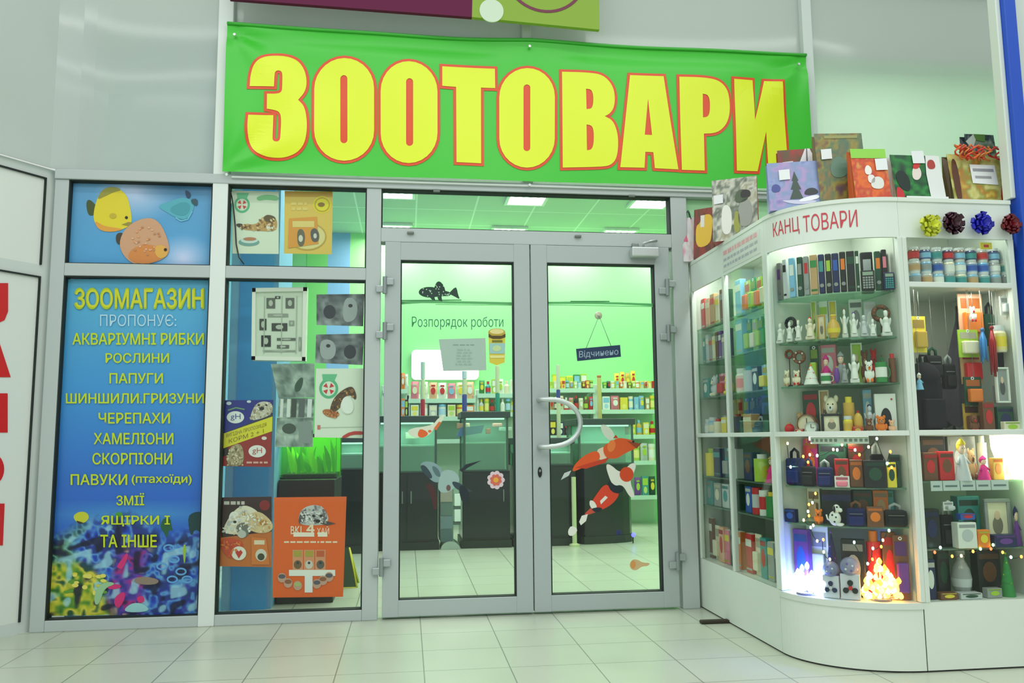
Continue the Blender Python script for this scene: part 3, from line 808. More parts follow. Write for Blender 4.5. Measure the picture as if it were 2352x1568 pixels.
# framed board of black and white pet pictures (a shallow box)
P0 = [at(*q, YP) for q in ((580, 662), (706, 660), (702, 829), (578, 827))]
Bd = thing('picture_board', (at(640, 828, YP)[0], YP, P0[3][1]), 'white framed board of small black and white pet pictures inside the left window', 'picture board')
b = MB(); b.prism([(p[0], p[1]) for p in P0], YP, YP + .05, (214, 224, 208), 'satin'); b.build('board', Bd)
b = Art(YP - .002)
for q in ([(580, 662), (706, 660), (706, 669), (580, 671)], [(580, 662), (588, 662), (587, 827), (578, 827)], [(697, 660), (706, 660), (702, 829), (694, 829)], [(578, 818), (702, 820), (702, 829), (578, 827)]):
    p = [at(*t, YP) for t in q]; b.prism([(t[0], t[1]) for t in p], YP - .012, YP, (224, 232, 218), 'satin')
b.build('frame', Bd)
b = Art(YP - .002); R = random.Random(3)
for x0, y0, x1, y1 in ((612, 684, 632, 708), (656, 684, 676, 708), (632, 680, 644, 686), (615, 720, 662, 728), (596, 732, 612, 758), (624, 742, 660, 760), (664, 736, 676, 748), (600, 770, 622, 796), (636, 776, 680, 782), (636, 792, 664, 800), (686, 774, 692, 806), (604, 804, 680, 808)):
    b.rect(x0, y0, x1, y1, R.choice([(60, 66, 60), (96, 102, 94), (36, 42, 40), (150, 158, 146)]), 1); b.oval((x0 + x1) / 2, (y0 + y1) / 2, (x1 - x0) * .25, (y1 - y0) * .3, (186, 194, 180), 2, n=10)
for x in (608, 648, 682): b.line([(x, 680), (x - 2, 812)], 2, (176, 188, 172), 1)
b.build('picture', Bd)
# two grey photo prints, one above the other
for i, (c, lb) in enumerate(((((727, 676), (837, 675), (834, 749), (727, 746)), 'grey photo print of a dog, upper of the two by the white board'), (((726, 768), (836, 766), (833, 838), (724, 833)), 'grey photo print of a cat, lower of the two by the white board'))):
    A = Art(YP); A.sheet(c, (104, 112, 116))
    A.field(c, lambda u, v: mixc((58, 62, 70), (176, 184, 186), (.55 * noise2(u * 5 + i * 9, v * 4, 11 + i) + .45 * noise2(u * 14, v * 10, 5)) * 1.2 - .15 - .25 * max(0, u - .85) * 5), 26, 18, 1)
    x0, y0 = c[0]
    A.poly([(x0 + 62, y0 + 10), (x0 + 84, y0 + 6), (x0 + 96, y0 + 26), (x0 + 90, y0 + 60), (x0 + 60, y0 + 66)] if i == 0 else [(x0 + 8, y0 + 14), (x0 + 34, y0 + 10), (x0 + 48, y0 + 30), (x0 + 40, y0 + 58), (x0 + 10, y0 + 56)], (168, 174, 178), 2, smooth=2)
    A.oval(x0 + (78 if i == 0 else 28), y0 + 26, 5, 4, (50, 52, 56), 3); A.oval(x0 + (30 if i == 0 else 78), y0 + 40, 14, 16, (54, 56, 66), 2)
    tag(A.build('photo_print'), lb, 'photo', 'grey photo prints in the left window')
# dog poster with green badge
A = Art(YP); A.sheet(((726, 846), (838, 846), (836, 1006), (722, 1004)), (236, 244, 228)); cross(A, 755, 892, 22, 1)
A.poly([(756, 946), (764, 918), (780, 900), (800, 888), (812, 888), (820, 910), (816, 920), (806, 906), (790, 912), (784, 934), (770, 946)], (96, 68, 44), 2, smooth=2)
A.poly([(788, 912), (804, 908), (812, 930), (808, 950), (790, 952), (780, 936)], (246, 248, 240), 3, smooth=2); A.poly([(738, 942), (756, 938), (784, 950), (770, 960), (748, 956)], (190, 110, 60), 3, smooth=2)
A.oval(808, 898, 4, 5, (150, 110, 70), 4); A.line([(730, 982), (834, 980)], 1.5, (190, 206, 190), 2); A.rect(729, 976, 736, 986, (214, 120, 110), 2)
A.poly([(782, 1004), (806, 990), (836, 990), (836, 998), (808, 998), (794, 1006)], (206, 62, 56), 2, smooth=1)
A.fur([(758, 944), (766, 918), (782, 900), (812, 890), (818, 910), (790, 912), (784, 934), (770, 946)], [(60, 46, 34), (150, 96, 50), (120, 80, 50), (200, 150, 90)], 110, 3, 2, (2, 4)); A.fur([(740, 942), (784, 948), (770, 960), (748, 956)], [(206, 130, 70), (160, 84, 44), (226, 160, 100)], 60, 4, 3, (2, 3)); A.poly([(786, 914), (804, 910), (814, 932), (808, 950), (792, 950), (784, 936)], (248, 250, 244), 5, smooth=2)
tag(A.build('dog_poster'), 'white poster with a brown and white dog below a green red-cross badge', 'poster')
# collage of grey sheets
for i, (c, lb) in enumerate(((((622, 836), (722, 834), (722, 912), (640, 914)), 'pale grey sheet with a dark bird shape under the white board'), (((640, 914), (722, 914), (720, 960), (638, 960)), 'grey sheet with dark strips left of the dog poster'), (((636, 960), (720, 960), (718, 1026), (632, 1026)), 'grey leaflet page right of the yellow and blue poster'))):
    A = Art(YP + .004 + .002 * i); A.sheet(c, (150, 170, 160))
    A.field(c, lambda u, v: mixc((78, 98, 92), (196, 212, 202), noise2(u * 6 + i * 7, v * 6, 21) * .8 + noise2(u * 16, v * 14, 8) * .4 - .1), 20, 16, 1)
    if i == 0: A.poly([(676, 884), (690, 866), (698, 868), (692, 896), (678, 902)], (56, 84, 70), 2, smooth=2)
    if i == 1:
        for x, w, cc in ((648, 7, (222, 228, 222)), (664, 8, (226, 232, 226)), (676, 12, (66, 76, 70)), (694, 14, (96, 104, 104)), (712, 10, (226, 230, 232))): A.line([(x, 916), (x - 2, 958)], w, cc, 2)
    if i == 2: A.oval(664, 984, 16, 12, (70, 84, 76), 2); A.rect(686, 968, 716, 1018, (140, 152, 150), 2)
    tag(A.build('paper_sheet'), lb, 'paper', 'grey sheets in the left window')
# blue, yellow and red poster
A = Art(YP); A.sheet(((513, 919), (628, 918), (622, 1072), (510, 1070)), (60, 60, 70))
A.poly([(513, 919), (628, 918), (626, 950), (512, 996)], (34, 44, 140)); A.poly([(511, 1028), (624, 984), (622, 1072), (510, 1070)], (158, 40, 36))
A.poly([(512, 996), (626, 956), (625, 990), (511, 1030)], (232, 220, 44), 2)
A.poly([(572, 966), (584, 930), (604, 920), (627, 926), (626, 950), (600, 962)], (214, 206, 190), 3, smooth=2); A.oval(600, 938, 6, 5, (60, 50, 46), 4); A.oval(596, 930, 3, 2, (60, 50, 46), 4)
A.oval(541, 958, 20, 14, (238, 240, 240), 3); A.txt('gH', 530, 950, 553, 966, (80, 90, 160), 4, .0); A.line([(524, 942), (542, 936), (562, 940)], 3, (110, 160, 120), 3); A.oval(526, 926, 6, 4, (210, 220, 230), 3); A.oval(572, 922, 5, 3, (210, 220, 230), 3)
for i, t in enumerate(((520, 1002, 612, 976), (526, 1014, 606, 990))):
    A.txt('ВИГІДНА ПРОПОЗИЦІЯ' if i == 0 else 'КОРМ 2 + 1', t[0], t[1] - 6, t[2], t[1] + 4, (150, 120, 30), 3, 0, 'print', t[3] - t[1])
A.poly([(524, 1030), (548, 1016), (560, 1030), (560, 1070), (520, 1070)], (186, 168, 130), 3, smooth=2); A.oval(542, 1032, 5, 3, (70, 60, 44), 4); A.poly([(511, 1030), (524, 1026), (526, 1044), (512, 1048)], (40, 34, 34), 3)
A.oval(591, 1036, 20, 14, (240, 238, 236), 3); A.txt('gH', 580, 1028, 602, 1044, (190, 90, 90), 4); A.greek(566, 1058, 618, 1066, (226, 170, 160), 1, 3); A.oval(607, 1006, 6, 4, (236, 226, 220), 3)
A.fur([(574, 962), (586, 932), (604, 922), (626, 928), (625, 950), (600, 960)], [(236, 230, 214), (190, 176, 150), (160, 146, 126), (226, 210, 180)], 90, 5, 4, (2, 4)); A.oval(602, 938, 5, 4, (44, 38, 36), 6); A.oval(594, 930, 2.4, 2, (40, 34, 30), 6); A.oval(612, 930, 2.4, 2, (40, 34, 30), 6); A.fur([(524, 1032), (548, 1018), (558, 1032), (558, 1068), (522, 1068)], [(206, 190, 150), (150, 130, 96), (226, 214, 180)], 80, 5, 5, (2, 4))
tag(A.build('sale_poster'), 'blue and red dog food poster with a slanted yellow band', 'poster')
# two cats poster
A = Art(YP); A.sheet(((508, 1142), (624, 1140), (624, 1302), (504, 1300)), (206, 108, 40))
A.poly([(508, 1142), (624, 1140), (624, 1220), (508, 1234)], (54, 22, 26)); A.oval(608, 1160, 12, 12, (140, 28, 36), 2); A.greek(514, 1148, 562, 1162, (206, 196, 190), 1, 2)
A.poly([(508, 1222), (530, 1180), (556, 1158), (584, 1166), (606, 1190), (600, 1210), (570, 1222), (540, 1228)], (238, 226, 206), 3, smooth=2)
A.poly([(558, 1196), (590, 1168), (626, 1196), (627, 1218), (600, 1226), (570, 1216)], (226, 196, 150), 4, smooth=2); A.oval(606, 1200, 10, 6, (196, 130, 60), 5); A.oval(540, 1198, 4, 3, (40, 40, 40), 5); A.oval(560, 1178, 4, 6, (206, 160, 90), 5)
A.poly([(540, 1206), (566, 1196), (576, 1222), (562, 1236), (548, 1228)], (120, 116, 110), 5, smooth=2); A.oval(556, 1226, 10, 9, (196, 196, 190), 6); A.oval(538, 1190, 12, 16, (246, 240, 232), 4)
A.poly([(508, 1232), (560, 1240), (556, 1268), (530, 1286), (508, 1262)], (214, 70, 34), 3, smooth=2); A.oval(549, 1270, 17, 16, (240, 234, 222), 4)
A.poly([(541, 1268), (545, 1262), (549, 1266), (553, 1262), (558, 1268), (549, 1282)], (206, 46, 36), 5)
A.poly([(578, 1232), (612, 1236), (620, 1296), (578, 1296)], (222, 120, 50), 4); A.oval(600, 1274, 13, 14, (220, 214, 200), 5); A.oval(600, 1278, 8, 8, (60, 66, 44), 6); A.rect(584, 1240, 608, 1250, (236, 214, 186), 5)
A.fur([(510, 1222), (532, 1182), (556, 1160), (604, 1190), (600, 1208), (570, 1220), (540, 1226)], [(250, 246, 238), (226, 206, 176), (216, 220, 224), (196, 200, 206)], 130, 6, 6, (2, 5)); A.fur([(584, 1180), (620, 1196), (624, 1214), (600, 1222)], [(206, 150, 80), (240, 226, 200), (226, 180, 120)], 50, 6, 7, (2, 4)); A.fur([(508, 1240), (556, 1246), (530, 1284), (508, 1262)], [(226, 96, 40), (196, 60, 30), (230, 130, 60)], 40, 4, 8, (3, 6))
tag(A.build('kitten_poster'), 'orange poster with two sleeping white cats and a red heart', 'poster')
# orange poster with dog
A = Art(YP - .003); A.sheet(((630, 1142), (796, 1140), (788, 1370), (626, 1372)), (242, 98, 22))
A.poly([(684, 1200), (690, 1170), (716, 1158), (742, 1162), (756, 1188), (750, 1204), (724, 1206), (700, 1206)], (206, 204, 206), 2, smooth=2); A.poly([(684, 1204), (690, 1174), (702, 1168), (700, 1200)], (86, 78, 84), 3, smooth=2)
A.poly([(738, 1166), (750, 1172), (752, 1198), (742, 1198)], (120, 112, 120), 3, smooth=2); A.poly([(726, 1198), (750, 1196), (772, 1202), (750, 1206)], (80, 66, 66), 4); A.oval(722, 1184, 3, 3, (40, 40, 44), 4); A.oval(726, 1196, 6, 4, (50, 46, 50), 4)
W2 = (250, 226, 200)
A.txt('BKL', 668, 1208, 698, 1226, W2, 2, .02); A.txt('4', 704, 1200, 722, 1228, W2, 2, .03); A.txt('ХАЙ', 728, 1208, 756, 1226, W2, 2, .02)
for x0, x1 in ((674, 722), (730, 752)): A.rect(x0, 1216 + 6, x1, 1232, (252, 236, 220), 3)
A.greek(650, 1241, 776, 1248, (252, 222, 190), 1, 2, 5)
R = random.Random(9)
for i in range(3):
    x = 672 + i * 26; A.rect(x, 1262, x + 24, 1308, (228, 150, 110), 2); A.rect(x + 3, 1264, x + 21, 1278, R.choice([(206, 90, 50), (180, 160, 60), (214, 120, 90)]), 3); A.oval(x + 12, 1296, 9, 10, R.choice([(96, 90, 84), (216, 206, 196), (120, 88, 60)]), 3); A.oval(x + 12, 1292, 3, 3, (50, 44, 40), 4)
A.rect(664, 1308, 770, 1322, (244, 240, 236), 3); A.rect(700, 1322, 718, 1360, (240, 238, 238), 3)
for x, y in ((648, 1326), (662, 1338), (684, 1344), (728, 1340), (742, 1332), (756, 1324)):
    A.oval(x, y, 10, 11, (206, 160, 140), 4); A.oval(x, y - 3, 8, 5, R.choice([(90, 84, 100), (230, 226, 220), (150, 90, 60), (180, 190, 120)]), 5)
A.fur([(688, 1200), (694, 1170), (716, 1160), (742, 1164), (754, 1190), (748, 1202)], [(236, 234, 234), (170, 166, 172), (120, 112, 120), (226, 220, 222)], 110, 5, 9, (2, 4)); A.oval(720, 1184, 3, 3, (30, 28, 32), 6); A.oval(738, 1184, 2.6, 3, (30, 28, 32), 6); A.oval(730, 1196, 6, 4, (40, 36, 40), 6)
tag(A.build('orange_poster'), 'large orange poster with a spotted dog above packs of pet food', 'poster')

# --- stickers and papers on the doors
YD = -.0155
A = Art(YD)
A.poly([(922, 692), (970, 690), (1090, 692), (1177, 694), (1177, 700), (1090, 698), (970, 696), (922, 699)], (96, 176, 110)); A.line([(922, 690), (1060, 689)], 2.5, (64, 130, 80), 2); A.line([(1000, 699), (1177, 701)], 2, (120, 196, 130), 2)
tag(A.build('waterline_sticker'), 'thin green water line sticker across the left door under the pleco', 'sticker', 'water line stickers')
A = Art(YD)
A.poly([(1254, 693), (1330, 692), (1420, 694), (1499, 697), (1499, 703), (1420, 699), (1330, 698), (1254, 698)], (96, 184, 112)); A.line([(1310, 692), (1400, 692)], 2.5, (64, 136, 80), 2); A.line([(1260, 700), (1499, 704)], 2, (120, 200, 130), 2)
tag(A.build('waterline_sticker'), 'thin green water line sticker across the right door', 'sticker', 'water line stickers')
A = Art(YD - .001); DK = (34, 64, 54)
A.poly([(960, 672), (966, 662), (984, 658), (1000, 660), (1012, 666), (1026, 668), (1036, 672), (1034, 680), (1018, 680), (1000, 682), (984, 684), (968, 680)], DK, 1, smooth=2)
A.poly([(996, 664), (1002, 648), (1010, 645), (1020, 656), (1024, 672), (1010, 668)], (30, 56, 50), 1, smooth=1); A.poly([(1030, 674), (1046, 658), (1050, 664), (1052, 676), (1057, 688), (1042, 680)], (40, 66, 56), 1, smooth=1)
A.poly([(986, 682), (998, 682), (1000, 690), (992, 688)], DK, 1); A.poly([(1004, 682), (1014, 680), (1016, 692), (1008, 690)], DK, 1)
R = random.Random(4)
for i in range(46):
    x, y = R.uniform(968, 1034), R.uniform(650, 682)
    if (abs(y - 671) < 9) or (abs(x - 1010) < 10 and y > 650): A.oval(x, y, 1.5, 1.5, (170, 206, 180), 2, n=6)
tag(A.build('pleco_sticker'), 'dark spotted catfish sticker at the top of the left door', 'sticker')
A = Art(YD); A.txt('Розпорядок роботи', 946, 727, 1156, 757, (60, 132, 96), 1, -.004); tag(A.build('hours_lettering'), 'green lettering for opening hours on the left door glass', 'lettering')
A = Art(.004); A.sheet(((1008, 779), (1115, 776), (1117, 850), (1018, 852)), (196, 210, 206)); A.greek(1040, 790, 1090, 794, (150, 170, 164), 1, 1); A.greek(1046, 800, 1084, 840, (178, 194, 190), 6, 1, 2)
tag(A.build('hours_notice'), 'pale grey paper notice taped inside the left door glass', 'notice')
A = Art(YD)
A.poly([(1122, 766), (1161, 766), (1159, 832), (1141, 839), (1124, 832)], (222, 206, 70), 1); A.oval(1141, 763, 20, 9, (196, 170, 60), 1); A.oval(1141, 761, 16, 6, (236, 222, 150), 2)
A.poly([(1122, 766), (1130, 771), (1152, 771), (1161, 766), (1161, 774), (1150, 778), (1132, 778), (1122, 774)], (84, 70, 30), 3); A.poly([(1124, 788), (1160, 788), (1159, 812), (1125, 812)], (160, 206, 200), 3); A.oval(1141, 800, 10, 7, (196, 222, 160), 4); A.rect(1130, 781, 1154, 786, (120, 120, 40), 3); A.poly([(1125, 816), (1159, 816), (1158, 822), (1126, 822)], (236, 230, 150), 3)
tag(A.build('tin_sticker'), 'sticker of a yellow fish food tin on the left door', 'sticker')
KO = (236, 92, 30); KW = (236, 238, 226); KD = (24, 40, 46)
A = Art(YD)   # small pale koi, left door
A.poly([(934, 990), (950, 982), (972, 980), (996, 974), (1006, 960), (1020, 954), (1018, 966), (1000, 980), (986, 1000), (962, 1006), (944, 1002)], (222, 230, 206), 1, smooth=2)
A.poly([(960, 992), (966, 984), (980, 990), (984, 998), (970, 1006), (960, 1002)], (230, 104, 44), 2, smooth=1); A.oval(987, 990, 4, 3, (226, 120, 70), 2); A.poly([(996, 984), (1008, 968), (1014, 970), (1002, 988)], (222, 116, 60), 2)
tag(A.build('koi_sticker'), 'small pale koi sticker with orange spots on the left door', 'sticker', 'koi stickers on the doors')
A = Art(YD)   # grey koi
G1, G2, G3 = (132, 164, 164), (52, 72, 80), (30, 44, 52)
A.poly([(962, 1068), (976, 1058), (1000, 1062), (1016, 1078), (1020, 1098), (1004, 1110), (986, 1100)], G1, 1, smooth=2); A.poly([(962, 1070), (976, 1066), (996, 1096), (984, 1100)], G2, 2, smooth=2); A.poly([(990, 1068), (1006, 1074), (1014, 1096), (1000, 1092)], (88, 116, 122), 2, smooth=2)
A.poly([(1006, 1110), (1014, 1080), (1040, 1078), (1056, 1096), (1054, 1110), (1030, 1132), (1008, 1130)], (156, 186, 180), 1, smooth=2); A.poly([(1056, 1080), (1070, 1066), (1106, 1057), (1074, 1074), (1062, 1084)], G3, 2)
A.poly([(1036, 1104), (1056, 1108), (1076, 1124), (1090, 1128), (1062, 1130), (1044, 1120)], G2, 2, smooth=2); A.poly([(1054, 1112), (1072, 1118), (1080, 1140), (1066, 1160), (1056, 1140)], G3, 2, smooth=2)
A.poly([(976, 1112), (990, 1108), (1002, 1126), (1006, 1168), (996, 1172), (990, 1140)], (74, 44, 44), 2, smooth=2); A.oval(1030, 1120, 5, 7, (110, 84, 80), 2)
tag(A.build('koi_sticker'), 'grey and black koi sticker on the lower half of the left door', 'sticker', 'koi stickers on the doors')
A = Art(YD)   # flower
for k in range(9): A.oval(1139 + 13 * cos(k * .698), 1102 + 14 * sin(k * .698), 7.5, 6.5, (226, 206, 214), 1, k * .698)
for k in range(8): A.oval(1139 + 8 * cos(k * .785 + .3), 1102 + 8 * sin(k * .785 + .3), 6, 4.5, (216, 110, 90), 2, k * .785 + .3)
A.oval(1139, 1102, 6, 6, (236, 170, 60), 3)
tag(A.build('flower_sticker'), 'pink water lily sticker near the edge of the left door', 'sticker')
A = Art(YD)   # orange koi, right door
A.poly([(1378, 976), (1390, 974), (1408, 988), (1412, 1008), (1398, 1012), (1384, 996)], (214, 226, 206), 1, smooth=2)
A.poly([(1312, 1084), (1322, 1062), (1350, 1040), (1374, 1034), (1380, 1054), (1356, 1064), (1330, 1078)], KO, 2, smooth=2); A.poly([(1368, 1034), (1390, 1024), (1396, 1054), (1376, 1058)], (236, 216, 190), 1, smooth=1)
A.poly([(1383, 1024), (1404, 1014), (1420, 1004), (1452, 1010), (1465, 1022), (1460, 1030), (1436, 1040), (1416, 1054), (1390, 1052)], (226, 92, 34), 3, smooth=2); A.poly([(1408, 1006), (1414, 998), (1420, 1006)], (196, 60, 24), 4); A.poly([(1440, 1012), (1466, 1018), (1474, 1016), (1462, 1030)], (150, 70, 40), 4)
A.poly([(1320, 1074), (1350, 1064), (1400, 1050), (1390, 1062), (1346, 1076)], (206, 62, 26), 2); A.poly([(1288, 1102), (1296, 1086), (1312, 1080), (1306, 1092)], (206, 216, 210), 2); A.oval(1404, 1024, 9, 14, (240, 130, 60), 4, .3)
A.oval(1454, 1014, 2.5, 2.5, (30, 26, 24), 5)
tag(A.build('koi_sticker'), 'large orange koi sticker swimming right on the right door', 'sticker', 'koi stickers on the doors')
A = Art(YD - .003)   # white and red koi
A.poly([(1390, 1066), (1402, 1066), (1424, 1086), (1438, 1074), (1452, 1062), (1462, 1066), (1456, 1086), (1446, 1104), (1458, 1136), (1454, 1144), (1444, 1138), (1430, 1112), (1410, 1116), (1400, 1100)], KW, 1, smooth=2)
A.oval(1439, 1089, 16, 17, (222, 76, 32), 2); A.poly([(1398, 1102), (1414, 1116), (1430, 1116), (1432, 1128), (1414, 1134), (1398, 1122)], KD, 2, smooth=1)
A.poly([(1390, 1108), (1406, 1124), (1424, 1132), (1412, 1152), (1390, 1168), (1372, 1172), (1356, 1158), (1366, 1140)], (226, 68, 36), 1, smooth=2); A.poly([(1354, 1148), (1364, 1150), (1372, 1164), (1366, 1174), (1354, 1162)], KW, 2, smooth=1); A.poly([(1378, 1150), (1390, 1138), (1396, 1142), (1380, 1158)], KW, 2)
A.poly([(1356, 1168), (1374, 1164), (1386, 1168), (1370, 1178)], KD, 3, smooth=1); A.poly([(1342, 1180), (1356, 1166), (1368, 1176), (1350, 1182)], (206, 80, 60), 2)
A.poly([(1330, 1198), (1336, 1184), (1350, 1180), (1346, 1196), (1334, 1206)], KW, 2); A.poly([(1304, 1218), (1312, 1206), (1328, 1214), (1318, 1230), (1306, 1230)], KW, 2, smooth=1)
tag(A.build('koi_sticker'), 'white, red and black koi sticker swimming up the right door', 'sticker', 'koi stickers on the doors')
A = Art(YD)
A.poly([(1445, 1296), (1452, 1284), (1464, 1284), (1476, 1292), (1494, 1292), (1488, 1300), (1474, 1300), (1462, 1310), (1450, 1308)], (222, 190, 140), 1, smooth=2); A.oval(1454, 1296, 6, 9, (226, 160, 90), 2)
tag(A.build('goldfish_sticker'), 'faint goldfish sticker in the lower right corner of the right door', 'sticker')
# hanging "open" plate on a suction cup
cx, czz = at(1375, 724, -.02)
H = thing('open_sign', (at(1375, 826, -.03)[0], -.03, at(1375, 830, -.03)[1]), 'dark blue open sign hanging from a suction cup on the right door', 'sign')
b = MB(); b.lathe([(.024, 0), (.020, -.006), (.010, -.010), (.006, -.02), (0, -.021)], (196, 200, 170), 'gloss', 18, (cx, -.0145, czz), 'y'); b.build('suction_cup', H)
b = MB(); q = [at(*p, -.03) for p in ((1323, 801), (1424, 792), (1426, 819), (1326, 829))]; b.prism(q, -.033, -.028, (30, 58, 92), 'satin')
pl = b.build('plate', H)
A = Art(-.034); A.txt('Відчинено', 1330, 806, 1420, 824, (150, 176, 196), 1, .02, 'print', -7); A.build('lettering', pl)
b = MB()
for p in ((1346, 800), (1404, 796)):
    x, z = at(*p, -.03); b.tube([(cx, -.032, czz - .004), (x, -.0305, z)], .0018, (120, 150, 130), 'matte', 5)
b.build('string', H)
# small dark floor stop by the cabinet
b = MB(); x0, y0 = atz(1609, 1432); x1, y1 = atz(1673, 1429); b.rbox(x0, y0 - .02, 0, x1, y0 + .02, .018, (52, 46, 34), 'matte', .006); tag(b.build('floor_stop'), 'small dark brown strip lying on the floor by the white cabinet', 'floor strip')

# ================================================================== INSIDE THE SHOP
ORD = 'first second third fourth fifth sixth seventh eighth ninth tenth eleventh twelfth thirteenth fourteenth fifteenth sixteenth seventeenth eighteenth nineteenth twentieth twenty-first twenty-second twenty-third twenty-fourth twenty-fifth twenty-sixth twenty-seventh twenty-eighth'.split()
PAL = {'red': (206, 40, 40), 'orange': (236, 126, 40), 'yellow': (236, 214, 60), 'lime': (170, 206, 60), 'green': (50, 140, 70), 'dark green': (26, 74, 50), 'teal': (60, 150, 150), 'sky blue': (130, 190, 226), 'blue': (44, 90, 180), 'navy': (26, 34, 84), 'purple': (110, 60, 150),
 'pink': (232, 130, 150), 'magenta': (206, 44, 130), 'brown': (116, 74, 46), 'tan': (196, 158, 110), 'cream': (234, 226, 196), 'white': (232, 236, 228), 'grey': (150, 156, 154), 'silver': (196, 202, 204), 'black': (26, 28, 30), 'gold': (212, 172, 70), 'peach': (240, 186, 150)}
PL = {k: tuple(v) for k, v in PAL.items()}


def shade(c, f): return tuple(max(0, min(255, v * f)) for v in c)


# ---- ceiling lamps with slats
def ceiling_lamp(cx, cy, label):
    t = thing('ceiling_light', (cx, cy, CZ - .03), label, 'ceiling light', 'slatted lamps in the shop ceiling')
    b = MB(); s = .21
    for q in ((-s, -s, s, -s + .03), (-s, s - .03, s, s), (-s, -s + .03, -s + .03, s - .03), (s - .03, -s + .03, s, s - .03)): b.box(cx + q[0], cy + q[1], CZ - .03, cx + q[2], cy + q[3], CZ - .002, (236, 240, 234), 'satin')
    b.build('lamp_frame', t)
    b = MB(); b.box(cx - s + .03, cy - s + .03, CZ - .006, cx + s - .03, cy + s - .03, CZ - .003, (196, 220, 196), 'emit:.9'); b.build('reflector', t)
    for k in range(5):
        x = cx - s + .06 + k * .075
        b = MB(); b.box(x - .014, cy - s + .03, CZ - .02, x + .014, cy + s - .03, CZ - .012, (246, 255, 246), 'emit:5'); b.build('tube', t)
for px, py, l in ((1167, 529, 'slatted ceiling lamp in the middle of the far row seen above the doors'), (1418, 533, 'slatted ceiling lamp at the right end of the far row'), (905, 522, 'slatted ceiling lamp at the left end of the far row'),
                  (1210, 453, 'slatted ceiling lamp in the middle of the near row under the header'), (1495, 461, 'slatted ceiling lamp at the right end of the near row'), (905, 437, 'slatted ceiling lamp at the left end of the near row')):
    ceiling_lamp(*atz(px, py, CZ), l)


# ---- tank counters
def counter(px0, px1, y0, dep, ztop_px, zcab_px, label, px_mid, lid=True, rounded=False, bottom_band=True, body=(20, 28, 30)):
    x0 = at(px0, 1100, y0)[0]; x1 = at(px1, 1100, y0)[0]; zc = at(px_mid, zcab_px, y0)[1]; zt = at(px_mid, ztop_px, y0)[1]
    t = thing('aquarium_counter', ((x0 + x1) / 2, y0 + dep / 2, 0), label, 'aquarium counter')
    b = MB()
    if rounded:
        out = [(x0, y0 + dep), (x0, y0 + .12)] + [(x0 + .12 - .12 * cos(a), y0 + .12 - .12 * sin(a)) for a in (.4, .8, 1.2)] + [(x0 + .14, y0)] + [(x1 - .5 + .5 * sin(a), y0 + .2 - .2 * cos(a)) for a in (0, .3, .6, .9, 1.2, 1.5)] + [(x1, y0 + dep)]
    else: out = [(x0, y0), (x1, y0), (x1, y0 + dep), (x0, y0 + dep)]
    b.slab(out, .07, zc, body, 'gloss'); b.build('cabinet', t)
    if bottom_band:
        b = MB(); b.slab([(x0 + (p[0] - x0) * 1.0 + (.012 if p[0] > (x0 + x1) / 2 else -.012), p[1] - .012 if p[1] < y0 + dep - .01 else p[1]) for p in out], 0, .07, (34, 42, 38), 'satin'); b.build('plinth', t)
    if not rounded:
        n = max(1, round((x1 - x0) / .3)); w = (x1 - x0) / n
        for k in range(n):
            b = MB(); b.rbox(x0 + k * w + .006, y0 - .014, .09, x0 + (k + 1) * w - .006, y0 - .001, zc - .02, shade(body, 1.15), 'gloss', .003); d = b.build('cabinet_door', t)
            b = MB(); b.rbox(x0 + (k + (.86 if k % 2 == 0 else .14)) * w - .006, y0 - .03, zc * .6, x0 + (k + (.86 if k % 2 == 0 else .14)) * w + .006, y0 - .012, zc * .6 + .11, (120, 130, 126), 'metal', .003); b.build('door_handle', d)
    # glass tank with dark corner strips
    b = MB()
    for q in ((x0 + .01, y0 + .01, x1 - .01, y0 + .016), (x0 + .01, y0 + dep - .016, x1 - .01, y0 + dep - .01), (x0 + .01, y0 + .016, x0 + .016, y0 + dep - .016), (x1 - .016, y0 + .016, x1 - .01, y0 + dep - .016)):
        b.box(q[0], q[1], zc, q[2], q[3], zt - .03, (216, 240, 230), 'clear:.14')
    g = b.build('tank_glass', t)
    b = MB()
    for x, y in ((x0 + .01, y0 + .008), (x1 - .03, y0 + .008), (x0 + .01, y0 + dep - .03), (x1 - .03, y0 + dep - .03)): b.box(x, y, zc, x + .02, y + .02, zt - .03, (60, 84, 76), 'satin')
    b.box(x0 + .03, y0 + .008, zc + .0, x1 - .03, y0 + .022, zc + .014, (60, 84, 76), 'satin'); b.box(x0 + .012, y0 + dep * .5, zc, x1 - .012, y0 + dep * .5 + .004, zt - .04, (150, 196, 178), 'matte')
    b.build('corner_strips', g)
    if lid:
        b = MB(); b.rbox(x0 - .01, y0 - .01, zt - .03, x1 + .01, y0 + dep + .01, zt + .03, (44, 60, 62), 'satin', .006); b.build('tank_lid', t)
    b = MB(); b.rbox(x0 + .02, y0 + .02, zc + (zt - zc) * .5 - .008, x1 - .02, y0 + dep - .02, zc + (zt - zc) * .5 + .008, (214, 232, 222), 'satin', .003); b.build('tank_shelf', t)
    if lid:
        b = MB(); b.box(x0 + .04, y0 + .06, zt - .045, x1 - .04, y0 + .09, zt - .031, (236, 255, 240), 'emit:2'); b.build('tank_fill_tube', t)  # added glow strip, brightens the tank under its lid
        area('tank_fill_light', ((x0 + x1) / 2, y0 + .1, zt - .06), x1 - x0 - .1, .05, 2.2 * (x1 - x0), (.9, 1, .92))  # added fill light to go with the strip
    return t, x0, x1, y0, zc, zt
cA = counter(862, 1006, 2.83, .5, 962, 1085, 'black tank counter on the left behind the left door', 960)
cB = counter(1062, 1171, 2.86, .55, 952, 1082, 'black tank counter behind the middle of the left door', 1100)
cC = counter(1180, 1319, 2.88, .5, 1012, 1068, 'low dark counter just right of the gap between the doors', 1290)
